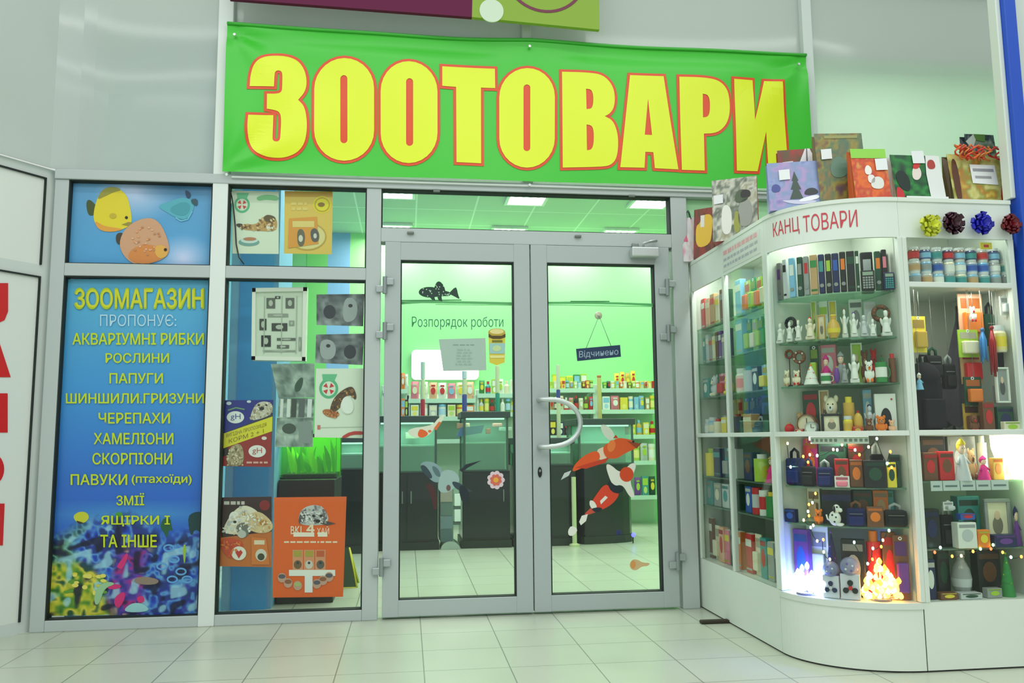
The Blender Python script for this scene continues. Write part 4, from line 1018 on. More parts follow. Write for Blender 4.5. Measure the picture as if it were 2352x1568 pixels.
cD = counter(1328, 1460, 2.93, .6, 968, 1066, 'rounded black tank counter behind the right door koi', 1400, rounded=True)
tk = counter(772, 850, 2.7, .5, 1008, 1078, 'dark tank counter deep in the shop seen left of the doors', 810)
# pale half-round pedestal between the two left counters
xp = (cA[2] + cB[1]) / 2; P_ = thing('display_pedestal', (xp, 2.95, 0), 'grey pedestal with a half-round foot between two black counters', 'pedestal')
zp = at(1048, 1085, 2.95)[1]; PW = .055
b = MB(); b.prism([(xp + .088 * cos(a), .001 + .07 * sin(a)) for a in [pi * k / 14 for k in range(15)]], 2.80, 3.1, (176, 190, 182), 'metal'); b.build('foot', P_)
b = MB(); b.rbox(xp - .10, 2.86, .076, xp + .03, 3.08, zp, (120, 142, 140), 'metal', .01); b.build('column', P_)
b = MB()
for i, c in enumerate(((190, 206, 190), (156, 150, 140), (96, 116, 112), (110, 130, 140), (84, 104, 110))): b.rbox(xp - .09, 2.85, zp - .14 - i * .12, xp + .02, 2.862, zp - .03 - i * .12, c, 'print', .002)
b.build('label_panel', P_)
for i, z in enumerate((zp - .30, zp - .44)):
    b = MB(); b.rbox(xp + .038, 2.86, z, xp + .098, 2.93, z + .11, (226, 236, 232), 'satin'); tag(b.build('white_box'), 'small white box beside the grey pedestal, ' + ('upper of two' if i == 0 else 'lower of two'), 'box', 'white boxes by the pedestal')
    bb = MB(); bb.rbox(xp + .025, 2.87, z - .03, xp + .095, 2.94, z - .001, (90, 104, 100), 'satin'); bb.build('box_bracket', P_)
# scratching tubes and bottles standing on the counters
def tube_post(px, py_t, py_b, y, bands, label, w=11):
    x, zb = at(px, py_b, y); zt = at(px, py_t, y)[1]; r = (at(px + w, py_b, y)[0] - at(px - w, py_b, y)[0]) / 4
    t = thing('feed_tube', (x, y, zb), label, 'tube', 'tall tubes standing on the counters')
    H = zt - zb; z = 0
    for fr, c, nm in bands:
        b = MB(); b.lathe([(0, z), (r, z + .003), (r, z + fr * H - .003), (r * .9, z + fr * H), (0, z + fr * H)], c, 'satin', 16, (x, y, zb)); b.build(nm, t); z += fr * H
    return t
TB = (206, 214, 176)
tube_post(971, 831, 958, 3.05, ((.32, (196, 30, 60), 'label_band'), (.36, TB, 'tube_body'), (.32, (180, 206, 196), 'tube_neck')), 'tall tube with a red lower band on the left counter', 10)
tube_post(1067, 852, 945, 3.1, ((.42, (66, 76, 160), 'label_band'), (.38, TB, 'tube_body'), (.2, (190, 206, 222), 'tube_neck')), 'tall tube with a blue lower band behind the door notice', 11)
tube_post(1143, 840, 945, 3.1, ((.4, (40, 150, 130), 'label_band'), (.6, TB, 'tube_body')), 'tall tube with a teal lower band under the tin sticker', 10)
tube_post(1284, 838, 1012, 3.1, ((.55, TB, 'lower_body'), (.12, (60, 66, 150), 'label_band'), (.33, (206, 216, 190), 'tube_body')), 'tall tube with a narrow blue band behind the pull handle', 9)
tube_post(1378, 862, 968, 3.2, ((.95, (206, 196, 120), 'tube_body'), (.05, (190, 110, 70), 'tube_cap')), 'tall straw-coloured tube with a brown cap on the rounded counter', 10)
x, z0 = at(1320, 1252, 2.80); zt = at(1320, 1095, 2.80)[1]
b = MB(); b.lathe([(0, 0), (.05, 0), (.05, .02), (.022, .03), (.022, zt), (0, zt)], (196, 204, 160), 'satin', 14, (x, 2.80, 0)); tag(b.build('cream_post'), 'cream post on a round foot between the two dark counters', 'post')
b = MB(); xq, zq = at(1455, 1228, 2.9); b.ball((xq, 2.9, max(zq, .03)), .022, (90, 90, 255), 'emit:3', 10, 6); b.tube([(xq, 2.92, .0), (xq, 2.91, zq)], .006, (30, 30, 40)); tag(b.build('blue_lamp'), 'tiny glowing blue lamp at the foot of the rounded counter', 'lamp')

# things in and on the tanks
def blob_rock(x, y, z, r, c, name, label, cat, grp=None):
    b = MB(); rr = random.Random(int(x * 1000) + int(z * 777))
    b.ball((x, y, z + r * .6), (r * rr.uniform(.9, 1.3), r * .8, r * .65), c, 'satin', 12, 8)
    return tag(b.build(name), label, cat, grp)
b = MB(); q = [at(*p, 2.95) for p in ((1048, 1003), (1058, 982), (1112, 976), (1106, 994))]; b.prism([(p[0], p[1]) for p in q], 2.93, 3.0, (84, 120, 170), 'satin'); tag(b.build('blue_carrier'), 'slanted blue box in the tank of the middle counter', 'box')
for i, (px, py, w, h, c, l) in enumerate(((1064, 978, 28, 12, (206, 160, 130), 'peach packet lying on the shelf of the middle tank'), (1121, 990, 10, 12, (214, 90, 60), 'red round box on the shelf of the middle tank'), (1160, 985, 30, 8, (200, 214, 206), 'pale flat packet at the right of the middle tank'), (1142, 976, 22, 8, (190, 120, 110), 'pink flat packet under the lid of the middle tank'), (945, 1000, 26, 14, (206, 210, 180), 'cream packet in the left tank beside the koi sticker'))):
    x, z = at(px, py + h / 2, 3.0); ww = w * .0021; hh = h * .0042
    b = MB(); b.rbox(x - ww, 2.97, z, x + ww, 3.04, z + hh, c, 'satin'); tag(b.build('packet'), l, 'packet', 'packets in the tanks')
# near aquarium with plants, seen between the posters of the left bay
ax0, zc = at(640, 1100, .62); ax1, _ = at(773, 1100, .62); zt = at(700, 1000, .62)[1]
ax0 = max(ax0, at(620, 1000, .36)[0] + .035); AQ = thing('planted_aquarium', ((ax0 + ax1) / 2, .82, 0), 'bright green planted aquarium on a black stand in the left window', 'aquarium')
b = MB(); b.rbox(ax0, .5, 0, ax1, 1.05, zc, (22, 28, 28), 'satin', .006); b.build('stand', AQ)
b = MB()
for q in ((ax0, .6, ax1, .606), (ax0, 1.0, ax1, 1.006), (ax0, .606, ax0 + .006, 1.0), (ax1 - .006, .606, ax1, 1.0)): b.box(q[0], q[1], zc, q[2], q[3], zt, (200, 240, 200), 'clear:.1')
b.build('tank_glass', AQ)
b = MB(); b.box(ax0 + .008, .985, zc + .005, ax1 - .008, .995, zt, (96, 176, 26), 'emit:.8'); b.build('glow_back_panel', AQ)  # panel emits by itself, standing in for the tank's light
b = MB()
for k in range(3): b.box(ax0 - .004, .594, (zc, zc + .02, zt - .012)[k], ax1 + .004, .60, (zc + .012, zc + .024, zt + .01)[k], (26, 34, 30), 'satin')
b.box(ax0 - .004, .594, zt - .05, ax0 + .10, .60, zt + .01, (26, 30, 30), 'satin'); b.build('tank_rim', AQ)
b = MB(); b.box(ax0 + .01, .61, zc + .002, ax1 - .01, .98, zc + .03, (40, 60, 30), 'matte'); b.build('gravel', AQ)['kind'] = 'stuff'
R = random.Random(11)
for k in range(26):
    b = MB(); x = R.uniform(ax0 + .03, ax1 - .03); y = R.uniform(.64, .95); h = R.uniform(.08, zt - zc - .05); g = R.choice([(90, 180, 30), (130, 210, 40), (60, 140, 30), (170, 226, 50)])
    dx = R.uniform(-.04, .04); w = R.uniform(.008, .02)
    n = 6; vs = []
    for i in range(n + 1):
        t = i / n; ww = w * sin(pi * min(.97, t * .9 + .08)); cx = x + dx * t * t
        vs += [(cx - ww, y, zc + .028 + h * t), (cx + ww, y + .008, zc + .028 + h * t)]
    b.add(vs, [(2 * i, 2 * i + 1, 2 * i + 3, 2 * i + 2) for i in range(n)], g, 'emit:.25', True); b.build('plant_leaf', AQ)  # leaves carry a faint painted glow
l = area('aquarium_lamp', ((ax0 + ax1) / 2, .8, zt + .12), .3, .1, 2.4, (.8, 1, .5))
# yellow-edged folding floor sign
xs0, ys0 = atz(797, 1350, 0); 
Fs = thing('floor_sign', (xs0, ys0 + .06, 0), 'dark folding floor sign with yellow edges right of the orange poster', 'floor sign')
zt_ = at(797, 1262, ys0)[1]; xr = at(820, 1350, ys0)[0]
for nm, sy in (('front_leaf', 0), ('back_leaf', 1)):
    b = MB(); y0 = ys0 if sy == 0 else ys0 + .2; ym = ys0 + .1
    A0, B0, C0 = (xs0 - .14, y0, 0), (xr, y0, 0), (xs0 + .005, ym, zt_)
    D0 = (xs0 - .10, ym, zt_)
    b.add([A0, B0, C0, D0] + [(p[0], p[1] + .012, p[2]) for p in (A0, B0, C0, D0)], [(0, 1, 2, 3), (4, 7, 6, 5), (0, 4, 5, 1), (1, 5, 6, 2), (2, 6, 7, 3), (3, 7, 4, 0)], (44, 74, 44), 'satin')
    b.tube([B0, C0], .007, (206, 200, 40), 'satin', 6); b.tube([A0, B0], .006, (206, 200, 40), 'satin', 6); b.build(nm, Fs)

# ---- light box on the back wall
q0 = at(945, 803, BY - .08); q1 = at(1100, 872, BY - .08); rr = .05
LB = thing('light_box', ((q0[0] + q1[0]) / 2, BY - .04, q1[1]), 'glowing white light box on the back wall behind the door notice', 'light box')
out = []
for cx, cz, a0 in ((q1[0] - rr, q0[1] - rr, 0), (q0[0] + rr, q0[1] - rr, pi / 2), (q0[0] + rr, q1[1] + rr, pi), (q1[0] - rr, q1[1] + rr, 1.5 * pi)):
    out += [(cx + rr * cos(a0 + k * pi / 10), cz + rr * sin(a0 + k * pi / 10)) for k in range(6)]
b = MB(); b.prism(out, BY - .078, BY - .002, (220, 226, 222), 'satin'); b.build('case', LB)
b = MB(); b.prism([((p[0] - (q0[0] + q1[0]) / 2) * .985 + (q0[0] + q1[0]) / 2, (p[1] - (q0[1] + q1[1]) / 2) * .98 + (q0[1] + q1[1]) / 2) for p in out], BY - .082, BY - .077, (250, 255, 252), 'emit:3.2'); b.build('lit_face', LB)

# ---- shelving along the back wall
def rack(name, px0, px1, y, levels, label, posts=()):
    x0 = at(px0, 900, y)[0]; x1 = at(px1, 900, y)[0]
    t = thing(name, ((x0 + x1) / 2, y + .2, 0), label, 'shelf')
    b = MB(); b.box(x0, BY - .05, 0, x1, BY - .006, levels[0] + .08, (196, 222, 200), 'satin'); b.build('back_panel', t)
    for z in levels:
        b = MB(); b.rbox(x0, y, z - .035, x1, BY - .05, z, (206, 230, 210), 'satin', .004); s = b.build('shelf_board', t)
        b = MB(); b.box(x0, y - .004, z - .04, x1, y - .0005, z + .008, (190, 224, 206), 'print'); b.build('price_rail', s)
    for x in (x0, x1):
        b = MB(); b.rbox(x - .018, y + .02, 0, x + .018, y + .06, levels[0] + .05, (186, 206, 190), 'satin', .004); b.build('upright', t)
    return t, x0, x1
SY2 = 4.42
lv = [at(1400, p, SY2)[1] for p in (893, 942, 1000, 1060, 1140)]
rack('wall_shelf', 1258, 1366, SY2, lv[:4], 'pale wall shelf of packets behind the left half of the right door')
rack('wall_shelf', 1372, 1520, SY2, lv, 'pale wall shelf of packets behind the right half of the right door')
lv2 = [at(1010, p, SY2)[1] for p in (917, 958, 1010)]
rack('wall_shelf', 938, 1092, SY2, lv2, 'pale wall shelf of pink bags below the light box')
lv3 = [at(1140, p, SY2)[1] for p in (905, 948)]
rack('wall_shelf', 1097, 1190, SY2, lv3, 'green-lit wall shelf right of the light box')
lv4 = [at(905, p, SY2)[1] for p in (895, 958)]
rack('wall_shelf', 880, 936, SY2, lv4, 'narrow wall shelf at the left edge of the left door')


def pack(x, y, z, w, d, h, c, c2, style):
    """a shop packet: pillow bag, carton, bottle or tub, front towards -y, base centre at x, y, z"""
    b = MB(Matrix.Translation((x, y, z)))
    if style == 'bag':
        n = 5; fr = []; 
        for i in range(n + 1):
            t = i / n; k = d / 2 * (sin(pi * t) ** .6 if 0 < t < 1 else .12); fr.append((t * h, k))
        vs = []; 
        for zz, k in fr: vs += [(-w / 2, -k * .3, zz), (-w * .25, -k, zz), (w * .25, -k, zz), (w / 2, -k * .3, zz), (w / 2, k * .3, zz), (-w / 2, k * .3, zz)]
        fs = [(i * 6 + j, i * 6 + (j + 1) % 6, (i + 1) * 6 + (j + 1) % 6, (i + 1) * 6 + j) for i in range(n) for j in range(6)] + [(5, 4, 3, 2, 1, 0), tuple(n * 6 + j for j in range(6))]
        b.add(vs, fs, c, 'satin')
        b.fill([ell(0, h * .5, w * .3, h * .2, 14)], lambda u, v: (u, -d / 2 - .003, v), c2, 'print'); b.fill([[(-w * .25, h * .75), (w * .25, h * .75), (w * .25, h * .85), (-w * .25, h * .85)]], lambda u, v: (u, -d / 2 - .001, v), shade(c2, .9), 'print')
    elif style == 'bottle':
        b.lathe([(0, 0), (w / 2, 0), (w / 2, h * .62), (w * .22, h * .76), (w * .2, h * .8), (w * .24, h * .8), (w * .24, h), (0, h)], c, 'satin', 14, cols=[c, c, c, c, c2, c2, c2]); b.lathe([(w * .508, h * .18), (w * .508, h * .5)], c2, 'print', 14)
    elif style == 'tub':
        b.lathe([(0, 0), (w / 2, 0), (w / 2, h * .8), (w * .53, h * .8), (w * .53, h), (0, h)], c, 'satin', 16, cols=[c, c, c2, c2, c2]); b.lathe([(w * .507, h * .2), (w * .507, h * .66)], mixc(c2, (255, 255, 255), .4), 'print', 16)
    else:
        b.rbox(-w / 2, -d / 2, 0, w / 2, d / 2, h, c, 'print', .003)
        b.quad((-w * .4, -d / 2 - .001, h * .55), (w * .4, -d / 2 - .001, h * .55), (w * .4, -d / 2 - .001, h * .9), (-w * .4, -d / 2 - .001, h * .9), c2, 'print'); b.fill([ell(0, h * .3, w * .28, h * .18, 12)], lambda u, v: (u, -d / 2 - .001, v), mixc(c2, (255, 255, 255), .3), 'print')
    return b


def pack_row(where, y, z, px_list, cols, style, hpx, R, py, group):
    """one row of packets on a shelf; px_list: left and right image columns of every packet"""
    for i, (a, c_) in enumerate(px_list):
        x0 = solve(lambda t: (t, y, z), -4, 6, a); x1 = solve(lambda t: (t, y, z), -4, 6, c_)
        cn = cols[i % len(cols)]; st = style if isinstance(style, str) else style[i % len(style)]
        h = hpx * R.uniform(.88, 1.06) * (y + CAM_D) / F_PX
        w = (x1 - x0) * .94; d = min(.12, max(.05, w * .7))
        if st in ('bottle', 'tub'): d = w
        b = pack((x0 + x1) / 2, y + d / 2, z, w, d, h, PL[cn], R.choice([PL['white'], PL['yellow'], PL['cream'], PL['red'], PL['sky blue'], PL['lime']]), st)
        nm = {'bag': 'pet_food_bag', 'bottle': 'bottle', 'tub': 'feed_tub', 'box': 'feed_carton'}[st]
        tag(b.build(nm), f'{cn} {nm.split("_")[-1]}, {ORD[i]} from the left on the {where}', nm.split('_')[-1], group)


R = random.Random(21)
def cells(a, b_, n, gap=.08):
    w = (b_ - a) / n; return [(a + i * w + w * gap / 2, a + (i + 1) * w - w * gap / 2) for i in range(n)]
pack_row('top left wall shelf, right door', SY2 + .01, lv[0], cells(1262, 1364, 11), ['lime', 'cream', 'orange', 'yellow', 'green', 'tan', 'lime', 'white', 'brown', 'red', 'green'], ['box', 'tub', 'bag'], 20, R, 880, 'packets on the top wall shelf')
pack_row('top right wall shelf, right door', SY2 + .01, lv[0], cells(1385, 1508, 13), ['green', 'dark green', 'yellow', 'lime', 'orange', 'cream', 'brown', 'lime', 'orange', 'yellow', 'tan', 'cream', 'red'], ['box', 'bag', 'tub'], 19, R, 880, 'packets on the top wall shelf')
pack_row('back of the top left wall shelf', SY2 + .2, lv[0], cells(1268, 1350, 5), ['lime', 'lime', 'yellow', 'green', 'lime'], 'box', 36, R, 880, 'packets at the back of the top wall shelf')
pack_row('back of the top right wall shelf', SY2 + .2, lv[0], cells(1412, 1462, 4), ['yellow', 'yellow', 'gold', 'yellow'], 'bag', 44, R, 880, 'packets at the back of the top wall shelf')
pack_row('second left wall shelf, right door', SY2 + .01, lv[1], cells(1262, 1364, 9), ['tan', 'brown', 'cream', 'red', 'pink', 'black', 'cream', 'brown', 'red'], ['bag', 'bottle'], 33, R, 930, 'packets on the second wall shelf')
pack_row('second right wall shelf, right door', SY2 + .01, lv[1], [(1384, 1402), (1404, 1424), (1425, 1443), (1445, 1456), (1457, 1468), (1469, 1481), (1483, 1493), (1494, 1506)], ['white', 'pink', 'yellow', 'sky blue', 'sky blue', 'sky blue', 'tan', 'lime'], ['box', 'bag', 'box', 'tub'], 33, R, 930, 'packets on the second wall shelf')
pack_row('third right wall shelf, right door', SY2 + .01, lv[2], cells(1385, 1508, 8), ['dark green', 'green', 'black', 'dark green', 'lime', 'gold', 'yellow', 'lime'], ['box', 'bottle'], 34, R, 985, 'packets on the third wall shelf')
pack_row('third left wall shelf, right door', SY2 + .01, lv[2], cells(1262, 1364, 6), ['black', 'navy', 'black', 'dark green', 'black', 'brown'], ['box'], 36, R, 985, 'packets on the third wall shelf')
pack_row('fourth right wall shelf, right door', SY2 + .01, lv[3], cells(1400, 1508, 6), ['cream', 'grey', 'white', 'lime', 'silver', 'cream'], ['bag', 'tub'], 40, R, 1045, 'packets on the fourth wall shelf')
pack_row('lowest wall shelf, right door', SY2 + .01, lv[4], cells(1458, 1508, 3), ['purple', 'teal', 'dark green'], ['bag', 'box'], 46, R, 1125, 'packets on the lowest wall shelf')
pack_row('shelf below the light box', SY2 + .01, lv2[0], cells(942, 1090, 7), ['pink', 'white', 'peach', 'white', 'pink', 'cream', 'peach'], 'bag', 40, R, 900, 'bags below the light box')
pack_row('second shelf under the light box', SY2 + .01, lv2[1], cells(942, 1090, 7), ['white', 'cream', 'silver', 'white', 'cream', 'orange', 'orange'], ['box', 'tub'], 30, R, 945, 'boxes below the light box')
pack_row('green-lit shelf right of the light box', SY2 + .01, lv3[0], cells(1100, 1186, 6), ['green', 'teal', 'lime', 'white', 'cream', 'white'], ['bag', 'bottle', 'box'], 34, R, 890, 'packets right of the light box')
pack_row('lower green-lit shelf by the light box', SY2 + .01, lv3[1], cells(1100, 1186, 7), ['silver', 'lime', 'dark green', 'teal', 'white', 'green', 'yellow'], ['bottle', 'tub'], 34, R, 930, 'bottles right of the light box')
pack_row('narrow shelf at the left door edge', SY2 + .01, lv4[0], [(921, 930), (930, 937)], ['orange', 'white'], 'bag', 38, R, 880, 'packets on the narrow shelf')
pack_row('lower narrow shelf at left door edge', SY2 + .01, lv4[1], [(921, 930), (930, 937)], ['orange', 'black'], 'box', 44, R, 930, 'packets on the narrow shelf')

# ================================================================== DISPLAY CABINETS RIGHT OF THE DOORS
WHT = (222, 232, 222); X0, YC, XF, YF_ = 1.716, -1.0775, 2.1737, -1.4624
ARX, ARY = XF - X0, YC - YF_
Z_B, Z_M, Z_G, Z_T = .285, 1.0, 1.868, 2.05
SHELVES = (1.636, 1.428, 1.223); LOW = (.764, .596)


def arc(th, ins=0.0): return (XF - (ARX - ins) * cos(th), YC - (ARY - ins) * sin(th))


ARC = [arc(pi / 2 * k / 24) for k in range(25)]
def arcp(ins, t0=0.0, t1=1.0, n=24): return [arc(pi / 2 * (t0 + (t1 - t0) * k / n), ins) for k in range(n + 1)]


# ---- side unit
SU = thing('display_cabinet', (1.92, -.55, 0), 'white glazed side cabinet standing next to the door frame', 'cabinet', 'white glazed cabinets right of the doors')
side = [(X0, -.022), (X0, YC + .001)]; BX = 2.13
def part(nm, par, fn):
    b = MB(); fn(b); return b.build(nm, par)
part('base_panel', SU, lambda b: b.wall(side, .008, Z_B, .018, WHT, 'satin'))
part('base_shade_strip', SU, lambda b: b.wall([(X0 + .006, -.022), (X0 + .006, YC + .001)], 0, .008, .01, (60, 62, 58), 'matte'))  # dark strip painting the contact shade at the floor
part('bottom_board', SU, lambda b: b.box(X0 + .018, YC + .001, Z_B - .02, BX, -.022, Z_B, WHT, 'satin'))
part('top_board', SU, lambda b: b.box(X0 - .004, YC + .001, Z_T - .018, BX, -.022, Z_T, WHT, 'satin'))
part('back_panel', SU, lambda b: b.box(BX, YC + .001, 0, BX + .012, -.022, Z_T, (204, 212, 198), 'satin'))
part('end_panel', SU, lambda b: b.box(X0 + .03, -.022, 0, BX, -.014, Z_T, (200, 210, 198), 'satin'))
fS = part('fascia', SU, lambda b: b.wall(side, Z_G, Z_T - .018, .014, (224, 234, 226), 'satin'))
for y in (-.036, -.54, -1.062): part('post', SU, lambda b: b.rbox(X0 - .002, y - .014, Z_B, X0 + .026, y + .014, Z_G, (214, 226, 216), 'satin', .003))
part('rail', SU, lambda b: b.rbox(X0 - .003, YC + .012, Z_M - .011, X0 + .024, -.03, Z_M + .011, (218, 228, 220), 'satin', .003))
for ya, yb in ((-.525, -.05), (-1.047, -.555)):
    for za, zb in ((Z_B, Z_M - .012), (Z_M + .012, Z_G)): part('glass_pane', SU, lambda b: b.box(X0 + .006, ya, za, X0 + .010, yb, zb, (220, 240, 230), 'glass'))
def gshelf(par, outline, z): part('glass_shelf', par, lambda b: b.slab(outline, z - .008, z - .001, (196, 226, 208), 'clear:.22'))
for z in SHELVES + LOW: gshelf(SU, [(X0 + .03, YC + .012), (BX - .002, YC + .012), (BX - .002, -.03), (X0 + .03, -.03)], z)
part('middle_board', SU, lambda b: b.box(X0 + .026, YC + .004, Z_M - .009, BX - .001, -.026, Z_M - .001, (206, 216, 206), 'satin'))

# ---- rounded corner unit
CU = thing('display_cabinet', (2.0, -1.25, 0), 'white glazed cabinet with the rounded corner and hand-lettered front', 'cabinet', 'white glazed cabinets right of the doors')
part('base_panel', CU, lambda b: b.wall(arcp(0, .003, .997), .008, Z_B - .026, .018, WHT, 'satin'))
part('base_shade_strip', CU, lambda b: b.wall(arcp(.006), 0, .008, .01, (60, 62, 58), 'matte'))  # painted contact shade along the curved base
part('seam_shade_strip', CU, lambda b: (b.box(XF - .004, YF_ + .003, .008, XF + .003, YF_ + .012, Z_B - .026, (60, 64, 60)), b.box(X0 + .003, YC - .003, .008, X0 + .012, YC + .0005, Z_B - .026, (60, 64, 60))))  # dark strips painting the shadow line in the joints between units
part('sill', CU, lambda b: b.wall(arcp(-.006), Z_B - .026, Z_B - .0005, .05, (216, 226, 218), 'satin'))
pie = ARC + [(XF, YC)]
part('bottom_board', CU, lambda b: b.slab(arcp(.045) + [(XF, YC)], Z_B - .02, Z_B, WHT, 'satin'))
part('top_board', CU, lambda b: b.slab(arcp(-.006) + [(XF, YC)], Z_T - .018, Z_T, WHT, 'satin'))
fC = part('fascia', CU, lambda b: b.wall(ARC, Z_G, Z_T - .018, .014, (224, 234, 226), 'satin'))
part('back_panel', CU, lambda b: b.box(X0 + .03, YC - .010, Z_B, XF, YC - .002, Z_G + .1, (206, 212, 200), 'satin'))
part('side_panel', CU, lambda b: b.box(XF - .012, YF_ + .03, Z_B, XF - .004, YC - .011, Z_G + .1, (206, 212, 200), 'satin'))
part('post', CU, lambda b: b.rbox(X0 - .002, YC - .026, Z_B + .001, X0 + .024, YC - .001, Z_G, (214, 226, 216), 'satin', .003))
part('post', CU, lambda b: b.rbox(XF - .012, YF_ - .004, Z_B + .001, XF + .010, YF_ + .026, Z_G, (214, 226, 216), 'satin', .003))
part('rail', CU, lambda b: b.wall(arcp(-.004, .04, .98), Z_M - .011, Z_M + .011, .026, (218, 228, 220), 'satin'))
for za, zb in ((Z_B + .001, Z_M - .012), (Z_M + .012, Z_G)): part('glass_pane', CU, lambda b: b.wall(arcp(.006, .04, .97), za, zb, .004, (220, 240, 230), 'glass'))
for z in SHELVES + LOW: gshelf(CU, arcp(.045, .03, .98) + [(XF - .014, YC - .012)], z)
part('middle_board', CU, lambda b: b.slab(arcp(.024, .03, .98) + [(XF - .014, YC - .012)], Z_M - .009, Z_M - .001, (206, 216, 206), 'satin'))
# hand lettering on the curved fascia
def arc_th(px, z, ins=0.0): return solve(lambda t: (*arc(t, ins), z), 0.0, pi / 2, px)
ta, tb = arc_th(1776, 1.96), arc_th(1868 - 26, 1.96); tc, td = arc_th(1845, 1.96), arc_th(1969, 1.96)
RL = (206, 70, 84)
b = MB()
for s_, t0_, t1_, za, zb in (('КАНЦ', ta, arc_th(1836, 1.96), 1.918, 2.000), ('ТОВАРИ', tc, td, 1.918, 1.998)):
    b.text(s_, 0, 1, 0, 1, 0, RL, 'vinyl', 0.0, fn=lambda u, v: (*arc(t0_ + (t1_ - t0_) * u, -.0015), za + (zb - za) * v))
b.build('hand_lettering', fC)

# ---- straight front unit
FU = thing('display_cabinet', (2.46, -1.26, 0), 'white glazed front cabinet nearest the camera under the stick-on bows', 'cabinet', 'white glazed cabinets right of the doors')
XR = 2.727; XL2 = XF + .011; BYF = -1.03
part('base_panel', FU, lambda b: b.box(XF + .003, YF_, .008, XR, YF_ + .018, Z_B, WHT, 'satin'))
part('base_shade_strip', FU, lambda b: b.box(XF + .003, YF_ + .006, 0, XR, YF_ + .016, .008, (60, 62, 58), 'matte'))  # painted contact shade under the front base
part('bottom_board', FU, lambda b: b.box(XL2, YF_ + .018, Z_B - .02, XR, BYF, Z_B, WHT, 'satin'))
part('top_board', FU, lambda b: b.box(XF + .001, YF_ - .006, Z_T - .018, XR, BYF, Z_T, WHT, 'satin'))
fF = part('fascia', FU, lambda b: b.box(XF + .001, YF_, Z_G, XR, YF_ + .014, Z_T - .018, (224, 234, 226), 'satin'))
part('back_panel', FU, lambda b: b.box(XF + .001, BYF, 0, XR, BYF + .012, Z_T, (206, 210, 198), 'satin'))
part('post', FU, lambda b: b.rbox(XF + .0105, YF_ - .004, Z_B, XF + .032, YF_ + .026, Z_G, (214, 226, 216), 'satin', .003))
part('post', FU, lambda b: b.rbox(XR - .026, YF_ - .004, Z_B, XR, YF_ + .026, Z_G, (214, 226, 216), 'satin', .003))
part('end_panel', FU, lambda b: b.box(XR - .008, YF_ + .026, 0, XR, BYF, Z_T - .02, (204, 212, 202), 'satin'))
for z in (Z_M, 1.655): part('rail', FU, lambda b: b.rbox(XF + .03, YF_ - .003, z - .012, XR - .025, YF_ + .024, z + .012, (218, 228, 220), 'satin', .003))
for za, zb in ((Z_B + .002, Z_M - .013), (Z_M + .013, 1.642), (1.668, Z_G)): part('glass_pane', FU, lambda b: b.box(XF + .033, YF_ + .006, za, XR - .027, YF_ + .010, zb, (220, 240, 230), 'glass'))
FLOW = (.79, .50)
for z in FLOW: gshelf(FU, [(XL2, YF_ + .045), (XR - .01, YF_ + .045), (XR - .01, BYF - .002), (XL2, BYF - .002)], z)
for z in (Z_M, 1.66): part('middle_board', FU, lambda b: b.box(XL2 + .02, YF_ + .026, z - .009, XR - .009, BYF - .001, z - .001, (206, 216, 206), 'satin'))


# ---- placing goods
def spot(u, px, z, ins, half=0.0):
    if u == 'S':
        t = solve(lambda t: (X0, t, z), -.035 - half * .6, -1.05 + half * .6, px); return X0 + ins, t, -pi / 2
    if u == 'F':
        y = YF_ + ins; return solve(lambda t: (t, y, z), 1.9, 3.0, px), y, 0.0
    l0 = math.asin(min(.9, (.014 + half) / (ARY - ins))); l1 = math.acos(min(.9, (.016 + half) / (ARX - ins)))
    th = solve(lambda t: (*arc(t, ins), z), l0, max(l1, l0 + .01), px); x, y = arc(th, ins)
    n = Vector((-cos(th) / ARX, -sin(th) / ARY)).normalized()
    return x, y, math.atan2(n.x, -n.y) * .55 + (-.25)


USED = {}
LEVELS = {'S': (Z_B, .596, .764, 1.0, 1.223, 1.428, 1.636, 1.99), 'F': (Z_B, .50, .79, 1.0, 1.661, 1.99)}; LEVELS['C'] = LEVELS['S']
def item(u, a, c, z, ins, hpx, kind, cname, place, c2='white', rz=None, d=None, dz=0.0, label=None, group=None, nm=None):
    """goods seen between image columns a and c, standing at height z; hpx: height in the photograph"""
    x, y, r = spot(u, (a + c) / 2, z, ins, (c - a) * .5 * 3.7 / F_PX)
    xa, ya, _ = spot(u, a, z, ins); xc, yc, _ = spot(u, c, z, ins)
    dist = (Vector((x, y, z)) - C_O).dot(C_FW); w = math.hypot(xa - xc, ya - yc)
    if u == 'C': w = (c - a) * dist / F_PX
    w *= .94; h = hpx * dist / F_PX
    h = min(h, min(q for q in LEVELS[u] if q > z + .02) - z - dz - .016 if nm != 'x' else h)
    if kind in ('tube', 'jar', 'mug', 'orn', 'vase', 'plush', 'doll', 'bust', 'cone'): w = min(w, .086, 2 * ins - .012 if u != 'C' else 9)
    b = MB(frame(x, y, z + dz, r if rz is None else rz))
    C1 = PL[cname] if isinstance(cname, str) else cname; C2 = PL[c2] if isinstance(c2, str) else c2
    GOODS[kind](b, w, h, d or min(.05, max(.02, w * .5)), C1, C2)
    name = nm or NAMES[kind]
    auto = label is None
    o = b.build(name)
    if auto: USED.setdefault((place, name, cname), []).append(((a + c) / 2, len(USED), o))
    return tag(o, label or 'x', name.split('_')[-1], group or f'goods on the {place}')


